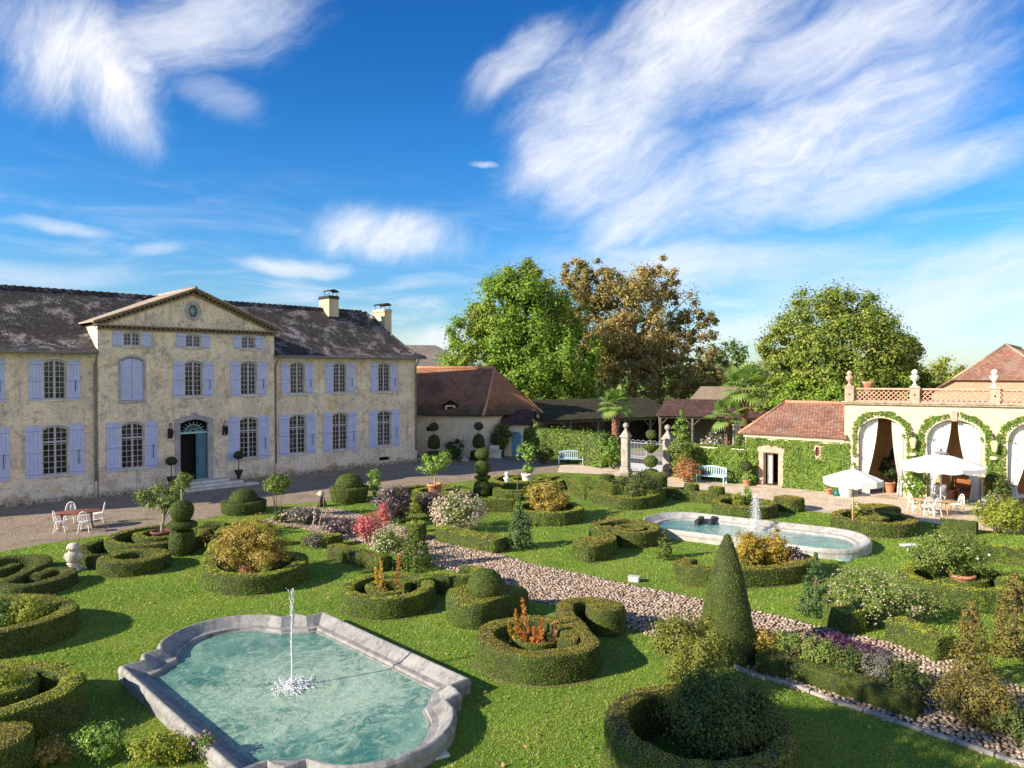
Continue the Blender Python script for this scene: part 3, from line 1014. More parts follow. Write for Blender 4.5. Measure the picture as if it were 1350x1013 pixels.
def tree(name, label, base, height, crown_c, rad, mat, ls, nclump, per, trunk_r, bark=None, group=None, cat='tree', clump_r=.28, inner=.4, extra=(), flat_bottom=.6, nl=12, up=.5):
    t = thing(name, label, cat, base, 0, group)
    g = Geo()
    cps = crown_geo(g, crown_c, rad, nclump, per, ls, 0, clump_r, inner, flat_bottom, seed=base[0] * 2 + base[1], up=up)
    for (c2, r2, n2, m2) in extra:
        crown_geo(g, c2, r2, n2, per, ls, m2, clump_r, inner, flat_bottom, seed=c2[0] * 3, up=up)
    mats = mat if isinstance(mat, list) else [mat]
    g.build('crown', mats, t)
    k = Geo()
    rng = np.random.default_rng(int(abs(base[0] * 10 + base[1] * 7)))
    idx = rng.choice(len(cps), min(nl, len(cps)), replace=False)
    limbs(k, (0, 0, -.1), (crown_c[0] * .5, crown_c[1] * .5, crown_c[2] - rad[2] * .15), trunk_r, 0, 1, rng, targets=[cps[i] for i in idx])
    k.build('trunk', bark or BARK, t)
    return t


def shrub(label, base, r, h, mat, name='shrub', cat='shrub', group=None, dens=1.0, ls=None, inner=.3, flowers=None, fl_n=0, fl_size=None, ry=None, stems=True, clump_r=.36, lift=.0, fl_top=True, squash=.85, up=.5):
    x, y = base[0], base[1]
    t = thing(name, label, cat, (x, y, base[2] if len(base) > 2 else 0.0), 0, group)
    ls = ls or lod(x, y, .05, .0028)
    ry = ry or r
    g = Geo()
    area = 4 * pi * (r * ry * h * .5) ** (2 / 3)
    nl = int(dens * 2.6 * area / (ls * ls * .45))
    nc = max(14, int(34 * min(1.3, max(.5, dens))))
    c = (0, 0, h * .52 + lift)
    crown_geo(g, c, (r, ry, h * .5), nc * 2, max(4, nl // (nc * 2)), ls, 0, clump_r, inner, .95, seed=x * 2.3 + y, up=up, squash=squash)
    g.build('foliage', mat, t)
    if stems:
        k = Geo()
        rng = np.random.default_rng(int(abs(x * 31 + y * 17)))
        for i in range(6):
            a = rng.uniform(0, 2 * pi)
            e = np.array([r * .6 * cos(a), ry * .6 * sin(a), h * rng.uniform(.5, .85) + lift])
            s = np.linspace(0, 1, 5)[:, None]
            Q = e * s * np.array([1, 1, 1]) + np.array([.03 * cos(a), .03 * sin(a), -.05])
            k.tube(Q, (.02 + .012 * h) * (1 - .7 * s[:, 0]) * .6, 5)
        k.build('stem', BARK, t)
    if flowers is not None:
        f = Geo()
        D = unit(RNG.normal(0, 1, (fl_n, 3)))
        if fl_top: D[:, 2] = np.abs(D[:, 2]) - .25
        P = np.array(c) + D * np.array([r, ry, h * .5]) * RNG.uniform(.85, 1.18, fl_n)[:, None]
        P[:, 2] = np.maximum(P[:, 2], .05)
        fs = fl_size or ls * 1.1
        for _ in range(2):
            leaf_quads(f, P + RNG.normal(0, fs * .2, P.shape), D + np.array([0, 0, .6]), fs, 0, 1.0, .9)
        tag(f.build('flowers', flowers, t), kind='stuff')
    return t


def pot_prof(r, h):
    return [(r * .62, 0), (r * .66, .02), (r * .80, h * .45), (r * .93, h * .84), (r * 1.04, h * .86), (r * 1.06, h * .97), (r * 1.0, h), (r * .86, h), (r * .84, h * .9), (.001, h * .9)]


def potted_tree(label, base, pot_r, pot_h, trunk_h, crown_r, crown_h, mat, pot_mat=None, name='potted_tree', dens=1.0, group=None, z0=0.0, flowers=None, fl_n=0):
    x, y = base[0], base[1]
    t = thing(name, label, 'potted tree', (x, y, z0), 0, group)
    g = Geo()
    g.lathe(pot_prof(pot_r, pot_h), (0, 0, 0), 24)
    g.build('pot', pot_mat or TERRA, t)
    ls = lod(x, y, .06, .0032)
    c = (0, 0, pot_h + trunk_h + crown_h * .5)
    g = Geo()
    area = 4 * pi * (crown_r * crown_r * crown_h * .5) ** (2 / 3)
    nl = int(dens * 2.2 * area / (ls * ls * .45))
    cps = crown_geo(g, c, (crown_r, crown_r, crown_h * .5), 26, max(5, nl // 26), ls, 0, .3, .35, .9, seed=x + y)
    g.build('crown', mat, t)
    k = Geo()
    rng = np.random.default_rng(int(abs(x * 31 + y * 17)))
    limbs(k, (0, 0, pot_h * .8), (.04, .02, pot_h + trunk_h), .05 + .012 * crown_r, 0, 1, rng, targets=[cps[i] for i in range(7)])
    k.build('trunk', PALEBARK, t)
    if flowers is not None:
        f = Geo()
        D = unit(RNG.normal(0, 1, (fl_n, 3)))
        leaf_quads(f, np.array(c) + D * np.array([crown_r, crown_r, crown_h * .5]) * 1.02, D, ls * 1.2, 0, .6, .9)
        tag(f.build('flowers', flowers, t), kind='stuff')
    return t


def conifer(label, base, r, h, mat, tiers=9, name='conifer', group='small conifers in the garden', dens=1.0, loose=.5, cat='conifer', top=1.0):
    x, y = base[0], base[1]
    t = thing(name, label, cat, (x, y, 0), 0, group)
    ls = lod(x, y, .055, .003)
    g = Geo()
    C = []; R = []
    for i in range(tiers):
        f = i / (tiers - 1)
        z = h * (.06 + .9 * f)
        rr = r * (1 - f) ** top
        n = max(1, int((5 + 6 * (1 - f)) * dens + .5))
        for k in range(n):
            a = 2 * pi * (k + RNG.random() * .8) / n + i * 1.3
            q = RNG.uniform(1 - loose, 1.05)
            C.append((rr * q * .85 * cos(a), rr * q * .85 * sin(a), z + RNG.normal(0, .02 * h) - .05 * h * q * loose))
            R.append(max(.06 * h * .5, rr * .34 + .02 * h))
    C = np.array(C); R = np.array(R)
    tot = dens * 3.2 * (pi * r * sqrt(r * r + h * h)) / (ls * ls * .4)
    clump_leaves(g, C, R, max(4, int(tot / len(C))), ls, 0, up=.35, squash=.75, outward=np.array([0, 0, h * .3]))
    g.build('foliage', mat, t)
    k = Geo()
    k.tube([(0, 0, -.05), (0, 0, h * .5), (.01, 0, h * .99)], [.045 * h * .5 + .02, .02 * h + .01, .008], 7)
    k.build('trunk', BARK, t)
    return t


def ball_prof(r, z=0.0, f=1.0, n=9, bot=-1.0):
    out = []
    for i in range(n + 1):
        t = -pi / 2 * abs(bot) + (pi / 2 + pi / 2 * abs(bot)) * i / n
        out.append((max(.01, r * cos(t)), z + r * f * sin(t)))
    return out


def topiary(label, base, pieces, mat=None, stem_h=None, name='topiary', group='topiaries', extra=None, z0=0.0):
    """pieces: list of (part name, profile); each clipped piece is a part"""
    x, y = base[0], base[1]
    t = thing(name, label, 'topiary', (x, y, z0), 0, group)
    ls = lod(x, y)
    top = 0
    for i, (pn, prof) in enumerate(pieces):
        g = Geo()
        revolve(g, prof, (0, 0, 0), ls, seed=x + i)
        g.build(pn, [CORE, mat or YEW], t)
        top = max(top, prof[-1][1])
    if stem_h is not None:
        g = Geo()
        g.tube([(0, 0, -.03), (.01, 0, stem_h * .5), (0, 0, stem_h)], [.05, .045, .03], 8)
        g.build('stem', PALEBARK, t)
    return t


def palm(label, base, h, tr, frond, nfr, name='palm_tree', rng_seed=1):
    x, y = base[0], base[1]
    t = thing(name, label, 'palm tree', (x, y, 0), 0, 'palm trees by the long shed')
    rng = np.random.default_rng(rng_seed)
    g = Geo()
    n = 26
    P = [(.03 * sin(i * .3), .02 * cos(i * .4), -.1 + (h + .1) * i / n) for i in range(n + 1)]
    R = [tr * (1.15 if i % 2 else .98) * (1.05 - .1 * i / n) for i in range(n + 1)]
    g.tube(P, R, 12)
    # ragged old leaf bases
    for i in range(60):
        a = rng.uniform(0, 2 * pi); z = rng.uniform(.2, h)
        q = np.array([cos(a) * tr, sin(a) * tr, z])
        g.tube([q, q + np.array([cos(a) * .07, sin(a) * .07, .14])], [.03, .008], 4)
    g.build('trunk', PALMBARK, t)
    for i in range(nfr):
        f = i / nfr
        a = i * 2.4 + rng.uniform(-.2, .2)
        el = radians(75 - 115 * f) + rng.uniform(-.1, .1)
        d = np.array([cos(a) * cos(el), sin(a) * cos(el), sin(el)])
        c = np.array([0, 0, h])
        L = frond * rng.uniform(.85, 1.1)
        hub = c + d * L * .48
        k = Geo()
        k.tube([c, c + d * L * .25 + np.array([0, 0, .02]), hub], [.025, .018, .012], 5)
        sd = np.cross(d, [0, 0, 1]); sd /= np.linalg.norm(sd) + 1e-9
        upv = np.cross(sd, d)
        V = []; F = []
        nb = 17
        for j in range(nb):
            th = radians(-105 + 210 * j / (nb - 1))
            dd = d * cos(th) + sd * sin(th)
            side = -d * sin(th) + sd * cos(th)
            LL = L * .56 * (1 - .25 * abs(th) / 1.9)
            w = .085 + .02 * frond
            droop = np.array([0, 0, -1.0]) * LL * .22
            p0, p1, p2 = hub, hub + dd * LL * .6 + upv * .03, hub + dd * LL + droop
            b = len(V)
            V += [p0 - side * .012, p0 + side * .012, p1 + side * w * .5, p1 - side * w * .5, p2]
            F += [(b, b + 1, b + 2, b + 3), (b + 3, b + 2, b + 4)]
        k.add(V, F, 1)
        k.build('frond', [PALMLEAF, PALMLEAF], t)
    return t


# ================================================================== THE SETTING
def setting():
    # rolling ground to the horizon
    g = Geo()
    R = [0, 40, 80, 140, 260, 600, 1500, 4000]
    n = 48
    V = [(0, 30, 0)]
    for r in R[1:]:
        V += [(r * cos(2 * pi * k / n), 30 + r * sin(2 * pi * k / n), 0.0) for k in range(n)]
    F = [(0, 1 + k, 1 + (k + 1) % n) for k in range(n)]
    for i in range(len(R) - 2):
        a = 1 + i * n; b = a + n
        F += [(a + k, b + k, b + (k + 1) % n, a + (k + 1) % n) for k in range(n)]
    g.add(V, F)
    tag(g.build('ground', LAWN), kind='structure')
    # gravel court and terrace
    edge = [(0, 728), (60, 717), (140, 706), (190, 696), (250, 688), (290, 680), (345, 668), (420, 662), (470, 652), (520, 646), (560, 641), (620, 634), (680, 626), (740, 623), (800, 626), (840, 632), (880, 641), (960, 650), (1010, 660), (1060, 673), (1100, 678), (1180, 682), (1230, 690), (1290, 700), (1360, 705)]
    poly = [(-34, 15)] + [G(*q) for q in edge] + [(30, 30), (34, 40), (22, 52), (12, 62), (-2, 66), (-14, 60), (-40, 34)]
    poly[0] = (-32, 20)
    g = Geo(); g.sheet(poly, .004)
    tag(g.build('gravel_court', GRAVEL), kind='structure')
    te = [(735, 623), (800, 626), (840, 632), (880, 641), (960, 650), (1010, 660), (1060, 673), (1100, 678), (1180, 682), (1230, 690), (1290, 700), (1360, 705)]
    g = Geo(); g.sheet([G(*q) for q in te] + [(30, 31), (32, 38), (22, 42), (8, 52), (3.5, 52)], .008)
    tag(g.build('terrace', TERRACE), kind='structure')
    # cobbled garden path: bed and stones
    up = [(395, 668), (450, 672), (560, 705), (640, 724), (700, 744), (750, 754), (800, 764), (860, 777), (930, 792), (1000, 806), (1090, 829), (1180, 848), (1270, 876), (1370, 915)]
    dn = [(345, 688), (440, 706), (560, 742), (600, 754), (700, 792), (760, 805), (860, 840), (905, 852), (985, 887), (1100, 928), (1180, 955), (1400, 1030)]
    U = [G(*q) for q in up]; D = [G(*q) for q in dn]
    g = Geo(); g.sheet(U + D[::-1], .008)
    tag(g.build('cobbled_path', SOIL), kind='structure')
    # stones, one mass nobody could count
    UU = catmull([(a, b, 0) for a, b in U], .4)[:, :2]; DD = catmull([(a, b, 0) for a, b in D], .4)[:, :2]
    polyA = np.array(U + D[::-1])
    def inside(P):
        c = np.zeros(len(P), bool)
        j = len(polyA) - 1
        for i in range(len(polyA)):
            xi, yi = polyA[i]; xj, yj = polyA[j]
            cond = ((yi > P[:, 1]) != (yj > P[:, 1])) & (P[:, 0] < (xj - xi) * (P[:, 1] - yi) / (yj - yi + 1e-12) + xi)
            c ^= cond
            j = i
        return c
    sp = .112
    xs = np.arange(polyA[:, 0].min(), polyA[:, 0].max(), sp); ys = np.arange(polyA[:, 1].min(), polyA[:, 1].max(), sp * .87)
    X, Y = np.meshgrid(xs, ys)
    X = X + (np.arange(len(ys)) % 2)[:, None] * sp * .5
    P = np.stack([X.ravel(), Y.ravel()], 1) + RNG.normal(0, .02, (X.size, 2))
    P = P[inside(P)]
    # unit stone
    base = []
    nr, ns = 4, 8
    for i in range(nr):
        t = pi / 2 * i / nr
        base += [(cos(t) * cos(2 * pi * k / ns + i * .4), cos(t) * sin(2 * pi * k / ns + i * .4), sin(t)) for k in range(ns)]
    base.append((0, 0, 1))
    base = np.array(base)
    Fb = [(i * ns + k, i * ns + (k + 1) % ns, (i + 1) * ns + (k + 1) % ns, (i + 1) * ns + k) for i in range(nr - 1) for k in range(ns)]
    Ft = [((nr - 1) * ns + k, (nr - 1) * ns + (k + 1) % ns, nr * ns) for k in range(ns)]
    n = len(P)
    a = RNG.uniform(0, pi, n); s1 = RNG.uniform(.036, .068, n); s2 = s1 * RNG.uniform(.65, 1.0, n); hh = RNG.uniform(.022, .048, n)
    bx = base[None, :, 0] * s1[:, None]; by = base[None, :, 1] * s2[:, None]
    Vv = np.stack([P[:, 0:1] + bx * np.cos(a)[:, None] - by * np.sin(a)[:, None], P[:, 1:2] + bx * np.sin(a)[:, None] + by * np.cos(a)[:, None], base[None, :, 2] * hh[:, None] + .006 + 0 * bx], 2)
    off = np.arange(n)[:, None, None] * len(base)
    g = Geo()
    g.add(Vv.reshape(-1, 3), (np.array(Fb)[None] + off).reshape(-1, 4), 0, True)
    g.F.append(((np.array(Ft)[None] + off).reshape(-1, 3), 0, True))
    tag(g.build('cobblestones', COBBLE), 'rounded pinkish beige river cobbles paving the path across the garden', 'cobbles', kind='stuff')
    # grass blades over the lawns near enough to read
    m = 260000
    yy = 10.2 * np.exp(RNG.random(m) * math.log(36 / 10.2))
    xx = (RNG.random(m) * 2 - 1) * yy * .76
    P = np.stack([xx, yy], 1)
    P = P[~inside(P)]
    court = np.array([(a, b) for a, b in poly])
    polyA = court
    P = P[~inside(P)]
    z = np.zeros(len(P))
    # keep the pools clear
    def loc_uv(P, o, ang):
        c, s = cos(ang), sin(ang)
        d = P - np.array(o)
        return d[:, 0] * c + d[:, 1] * s, -d[:, 0] * s + d[:, 1] * c
    u, v = loc_uv(P, POOL_C, POOL_A)
    k1 = ((np.abs(u) < 2.5) & (np.abs(v) < 2.95)) | ((np.abs(u) < 1.95) & (np.abs(v) < 3.4)) | (np.hypot(u, np.abs(v) - 2.82) < 1.66)
    u, v = loc_uv(P, POOL2_C, POOL2_A)
    k2 = ((np.abs(u) < 3.1) & (np.abs(v) < 2.05)) | (np.hypot((np.abs(u) - 3.05) / 1.6, v / 2.05) < 1)
    P = P[~(k1 | k2)]
    n = len(P)
    d = np.hypot(P[:, 0], P[:, 1])
    w = np.maximum(.006, .0008 * d); h = RNG.uniform(.016, .042, n) * (1 + .008 * d)
    a = RNG.uniform(0, 2 * pi, n); lean = RNG.normal(0, .8, (n, 2)) * h[:, None]
    B = np.concatenate([P, np.zeros((n, 1))], 1)
    S = np.stack([np.cos(a) * w, np.sin(a) * w, np.zeros(n)], 1)
    Vg = np.stack([B - S, B + S, B + np.concatenate([lean, h[:, None]], 1)], 1)
    g = Geo()
    g.add(Vg.reshape(-1, 3), np.arange(n * 3).reshape(n, 3), 0, False)
    tag(g.build('grass', GRASSB), 'short mown green grass on the parterre lawns', 'grass', kind='stuff')


def fallen_leaves():
    n = 1500
    yy = 11 * np.exp(RNG.random(n) * math.log(38 / 11)); xx = (RNG.random(n) * 2 - 1) * yy * .74
    P = np.stack([xx, yy, np.full(n, .045)], 1)
    c, s_ = cos(POOL_A), sin(POOL_A)
    d = P[:, :2] - np.array(POOL_C)
    u = d[:, 0] * c + d[:, 1] * s_; v = -d[:, 0] * s_ + d[:, 1] * c
    P = P[(np.abs(u) > 2.7) | (np.abs(v) > 4.7)]
    d = P[:, :2] - np.array(POOL2_C)
    P = P[np.hypot(d[:, 0], d[:, 1]) > 5.2]
    g = Geo(); leaf_quads(g, P, np.tile([0, 0, 1.0], (len(P), 1)), .075, 0, .7, .7, .5)
    tag(g.build('fallen_leaves', LITTER), 'small dry brown leaves scattered over lawn and gravel', 'fallen leaves', kind='stuff')


POOL_C = (-4.77, 15.28)
POOL_A = radians(45.1)
_pa, _pb = G(890, 676.5, .32), G(1118, 702, .32)
POOL2_A = math.atan2(_pb[1] - _pa[1], _pb[0] - _pa[0])
POOL2_C = ((6.16 + 13.65) / 2 - .12, (31.4 + 26.9) / 2 + .12)
setting()
fallen_leaves()


# ================================================================== POOLS
def pool(name, label, c, ang, outer, inner, rim_h, water_z, wmat, stone, group='garden pools'):
    """outer / inner: matching outlines (local). The coping slopes down from the outer lip to the water."""
    t = thing(name, label, 'pool', (c[0], c[1], 0), ang, group)
    O = np.array(outer); I = np.array(inner)
    n = len(O)
    prof = [(-.035, -.05), (-.035, rim_h * .42), (-.05, rim_h * .50), (-.06, rim_h * .62), (-.05, rim_h * .80), (-.015, rim_h * .95), (.03, rim_h), (.10, rim_h * .985), (.15, rim_h * .93), (.52, water_z + .13), (.60, water_z + .10), (.86, water_z + .085), (.88, water_z + .04), (.89, water_z + .02), (1.0, water_z + .015), (1.01, water_z - .5)]
    V = []
    for tt, z in prof:
        q = O + (I - O) * tt if tt >= 0 else O + (O - I) / (np.linalg.norm(O - I, axis=1, keepdims=True) + 1e-6) * (-tt)
        V.append(np.concatenate([q, np.full((n, 1), z)], 1))
    m = len(prof)
    V = np.concatenate(V)
    V = V + np.array([.6, .6, 1.0]) * (.006 * wob(V, 4.0, 3))[:, None]
    F = [(r * n + i, r * n + (i + 1) % n, (r + 1) * n + (i + 1) % n, (r + 1) * n + i) for r in range(m - 1) for i in range(n)]
    g = Geo(); g.add(V, F, 0, False)
    # joints between coping stones: thin raised-edge seams are left to the stone itself
    g.build('coping', stone, t)
    W = [tuple(I[i] + (O[i] - I[i]) * .1) for i in range(n)]
    g = Geo(); g.sheet(W, water_z)
    g.build('water', wmat, t)
    return t


def arc(cx, cy, r, a0, a1, n):
    return [(cx + r * cos(a0 + (a1 - a0) * i / (n - 1)), cy + r * sin(a0 + (a1 - a0) * i / (n - 1))) for i in range(n)]


def jet_geo(h, r0, nd, spread, base_z, rng):
    g = Geo()
    P = []; R = []
    k = 22
    for i in range(k + 1):
        f = i / k
        P.append((.012 * sin(f * 9) * f, .012 * cos(f * 7) * f, base_z + h * .82 * f))
        R.append(r0 * (1 - .45 * f) * (1 + .3 * sin(i * 2.3)))
    g.tube(P, R, 8)
    nd = int(nd * 1.8)
    def drop(p, r):
        g.lathe([(.001, -r), (r * .8, -r * .5), (r, 0), (r * .7, r * .6), (.001, r * 1.2)], p, 6)
    for i in range(nd):
        f = rng.uniform(.30 if spread < .1 else .08, 1.0)
        s = spread * ((.10 + .9 * max(0, f - .55)) if spread < .1 else (.55 + .45 * sin(pi * f)))
        drop((rng.normal(0, s), rng.normal(0, s), base_z + h * f), rng.uniform(.005, .016))
    for i in range(nd // 2):
        a = rng.uniform(0, 2 * pi); q = abs(rng.normal(0, .22))
        drop((q * cos(a), q * sin(a), base_z + abs(rng.normal(0, .06)) + .01), rng.uniform(.006, .018))
    return g


def near_pool():
    hu, hv = 2.5, 2.95
    # one short side with its bulge, going along +u at v = +hv ; second side is the same turned half round
    def side():
        out = [(-hu, hv), (-hu + .30, hv + .0), (-hu + .50, hv + .02), (-hu + .52, hv + .22), (-hu + .60, hv + .40), (-hu + .98, hv + .44)]
        cx, R = 0.0, 1.68
        cy = hv + .45 - (R - 1.1)
        a = math.acos(1.52 / R)
        arcp = arc(cx, cy, R, pi - a, a, 19)
        out += arcp[1:-1]
        out += [(hu - .98, hv + .44), (hu - .60, hv + .40), (hu - .52, hv + .22), (hu - .50, hv + .02), (hu - .30, hv)]
        inn = [(-hu + .50, hv - .50), (-hu + .58, hv - .48), (-hu + .68, hv - .44), (-hu + .86, hv - .28), (-hu + .98, hv - .14), (-hu + 1.22, hv - .02)]
        arci = arc(cx, cy, R - .48, pi - a * .88, a * .88, 19)
        inn += arci[1:-1]
        inn += [(hu - 1.22, hv - .02), (hu - .98, hv - .14), (hu - .86, hv - .28), (hu - .68, hv - .44), (hu - .58, hv - .48)]
        return out, inn
    o, i = side()
    o2 = [(hu, hv), (hu, hv * .4), (hu, 0), (hu, -hv * .4)]
    i2 = [(hu - .50, hv - .50), (hu - .48, hv * .36), (hu - .48, 0), (hu - .48, -hv * .36)]
    O = o + o2 + [(-a, -b) for a, b in o] + [(-a, -b) for a, b in o2]
    I = i + i2 + [(-a, -b) for a, b in i] + [(-a, -b) for a, b in i2]
    O = O[::-1]; I = I[::-1]
    wm = m_water("pool_water", (.035, .16, .13), (.19, .35, .27), (.42, .53, .40), (0.4, -0.4), 1.5, 1.0, .62)
    pool('stone_pool', 'nearest stone rimmed pool of turquoise water with bulging rounded ends', POOL_C, POOL_A, O, I, .34, .04, wm, POOLSTONE)
    t = thing('water_jet', 'thin tall white water jet rising from the nearest pool', 'fountain jet', (-4.72, 15.2, .07), 0, 'fountain jets')
    rng = np.random.default_rng(3)
    jet_geo(2.12, .026, 150, .07, 0.0, rng).build('spray', JET, t)
    g = Geo()
    g.lathe([(.11, -.1), (.12, .015), (.09, .03), (.03, .05), (.001, .05)], (0, 0, 0), 14)
    g.build('nozzle', STONE, t)
    # white water thrown up round the foot of the jet
    g = Geo()
    n = 700
    a = rng.uniform(0, 2 * pi, n); q = np.abs(rng.normal(0, .30, n))
    for k in range(n):
        r = rng.uniform(.010, .034) * (1.25 - min(1, q[k]))
        g.lathe([(r, 0), (r * .7, r * .25), (.001, r * .35)], (q[k] * cos(a[k]), q[k] * sin(a[k]), .002), 6)
    tag(g.build('foam', JET, t), kind='stuff')
    g = Geo(); g.bbox(-.22, .22, -.16, .16, 0, .05, .012)
    o = g.build('stepping_stone', PALESTONE)
    o.location = (*G(574, 997), 0); o.rotation_euler = (0, 0, .5)
    tag(o, 'small flat pale slab lying on the grass beside the nearest pool', 'stone slab')


def far_pool():
    L, W = 4.48, 2.0
    O = []; I = []
    O += [(-L + 1.6, -W), (-2, -W), (-.5, -W), (1, -W), (2, -W), (L - 1.6, -W)]
    I += [(-L + 1.6, -W + .55), (-2, -W + .55), (-.5, -W + .55), (1, -W + .55), (2, -W + .55), (L - 1.6, -W + .55)]
    a = arc(L - 1.6, 0, 1, -pi / 2, pi / 2, 21)
    O += [(L - 1.6 + (x - L + 1.6) * 1.6, y * W) for x, y in a[1:-1]]
    I += [(L - 1.6 + (x - L + 1.6) * 1.0, y * (W - .55)) for x, y in a[1:-1]]
    O2 = [(-x, -y) for x, y in O]; I2 = [(-x, -y) for x, y in I]
    wm = m_water("far_pool_water", (.03, .17, .18), (.09, .30, .27), (.48, .58, .5), (0, 0), 1.2, 1.0, .8)
    pool('stone_pool', 'farther long oval stone pool in front of the arcade', POOL2_C, POOL2_A, O + O2, I + I2, .38, .08, wm, FARSTONE)
    t = thing('water_jet', 'short bushy white water jet in the farther oval pool', 'fountain jet', (*G(996, 703), .08), 0, 'fountain jets')
    jet_geo(1.55, .03, 800, .11, 0.0, np.random.default_rng(5)).build('spray', JET, t)
    # two dark spouts set on the far rim
    for k, (a, b) in enumerate([(923, 685), (940, 685)]):
        x, y = G(a, b, .25)
        g = Geo()
        s = MAT((0, 0, 0), POOL2_A)
        g.bbox(-.10, .10, -.50, .10, -.20, .04, .03, 0, s)
        g.bbox(-.12, .12, .06, .26, -.10, .10, .03, 0, s)
        o = g.build('rim_spout', IRON)
        o.location = (x, y, .26)
        tag(o, ('dark block on the far pool rim, nearer to the long end' if k == 0 else 'dark block on the far pool rim, nearer to the water jet'), 'spout', 'dark blocks on the pool rim')


near_pool()
far_pool()


# ================================================================== THE CHATEAU
H0 = (-7.26, 54.07)
HA = radians(45.109)


def wall_open(g, x0, x1, z0, z1, y, ops, rd=.2, mat=0, nseg=8):
    """wall face (looking along -y) with real openings, arched heads and reveals"""
    xs = sorted({x0, x1} | {o[0] for o in ops} | {o[1] for o in ops})
    zs = sorted({z0, z1} | {o[2] for o in ops} | {o[3] for o in ops})
    for i in range(len(xs) - 1):
        for j in range(len(zs) - 1):
            xm = (xs[i] + xs[i + 1]) / 2; zm = (zs[j] + zs[j + 1]) / 2
            if any(o[0] < xm < o[1] and o[2] < zm < o[3] for o in ops): continue
            g.add([(xs[i], y, zs[j]), (xs[i + 1], y, zs[j]), (xs[i + 1], y, zs[j + 1]), (xs[i], y, zs[j + 1])], [(0, 1, 2, 3)], mat)
    for xa, xb, za, zb, rise in ops:
        hw = (xb - xa) / 2; xm = (xa + xb) / 2
        pts = []
        for k in range(nseg + 1):
            x = xa + (xb - xa) * k / nseg
            q = (x - xm) / hw
            pts.append((x, zb - rise + rise * (sqrt(max(0, 1 - q * q)) if rise > hw * .7 else 1 - q * q)))
        for k in range(nseg):
            (xA, zA), (xB, zB) = pts[k], pts[k + 1]
            if zb - min(zA, zB) > 1e-5:
                g.add([(xA, y, zA), (xB, y, zB), (xB, y, zb), (xA, y, zb)], [(0, 1, 2, 3)], mat)
            g.add([(xA, y, zA), (xB, y, zB), (xB, y + rd, zB), (xA, y + rd, zA)], [(3, 2, 1, 0)], mat)
        g.add([(xa, y, za), (xa, y, zb - rise), (xa, y + rd, zb - rise), (xa, y + rd, za)], [(0, 1, 2, 3)], mat)
        g.add([(xb, y, za), (xb, y, zb - rise), (xb, y + rd, zb - rise), (xb, y + rd, za)], [(3, 2, 1, 0)], mat)
        g.add([(xa, y, za), (xb, y, za), (xb, y + rd, za), (xa, y + rd, za)], [(3, 2, 1, 0)], mat)


def window(parent, xm, za, zb, w, y, cols, rows, arch=.15, transom=None):
    """frame with glazing bars, pane behind it, sill and arched surround"""
    x0, x1 = xm - w / 2, xm + w / 2
    g = Geo()
    yf = y + .11
    fw = .06
    g.box(x0, x0 + fw, yf, yf + .06, za, zb - arch * .5)
    g.box(x1 - fw, x1, yf, yf + .06, za, zb - arch * .5)
    g.box(x0 + fw, x1 - fw, yf + .002, yf + .058, za, za + fw * 1.3)
    n = 6
    for k in range(n):
        a = x0 + w * k / n; b = x0 + w * (k + 1) / n
        q = ((a + b) / 2 - xm) / (w / 2)
        zt = zb - arch + arch * (1 - q * q)
        g.box(a, b, yf + .004, yf + .056, zt - .09 - arch * .15, zt + .02)
    g.box(xm - .05, xm + .05, yf - .012, yf + .05, za + fw, zb - .05)
    if transom:
        g.box(x0 + fw, x1 - fw, yf - .02, yf + .052, transom - .045, transom + .045)
    for half in (0, 1):
        a = x0 + fw if half == 0 else xm + .05
        b = xm - .05 if half == 0 else x1 - fw
        for k in range(1, cols):
            x = a + (b - a) * k / cols
            g.box(x - .014, x + .014, yf + .012, yf + .042, za + fw, zb - .06)
        zr = [za + fw + (zb - .08 - za - fw) * k / rows for k in range(1, rows)]
        for z in zr:
            g.box(a, b, yf + .014, yf + .040, z - .014, z + .014)
    o = g.build('window', FRAMEP, parent)
    g = Geo()
    g.poly([(x0, yf + .045, za), (x1, yf + .045, za), (x1, yf + .045, zb), (x0, yf + .045, zb)])
    g.build('pane', GLASS, o)
    g = Geo()
    g.bbox(x0 - .12, x1 + .12, y - .10, y + .12, za - .11, za - .004, .015)
    g.build('sill', PALESTONE, o)
    # flat arch of dressed stone over the head
    g = Geo()
    n = 8
    for k in range(n):
        xa = x0 - .1 + (w + .2) * k / n; xb = x0 - .1 + (w + .2) * (k + 1) / n
        def zz(x):
            q = (x - xm) / (w / 2 + .1)
            return zb - arch + arch * (1 - q * q)
        P = [(xa, zz(xa)), (xb, zz(xb)), (xb, zz(xb) + .13), (xa, zz(xa) + .13)]
        V = [(p[0], y - .018, p[1]) for p in P] + [(p[0], y + .02, p[1]) for p in P]
        g.add(V, [(0, 1, 2, 3), (3, 2, 6, 7), (0, 4, 5, 1)])
    g.build('lintel', PALESTONE, o)
    return o


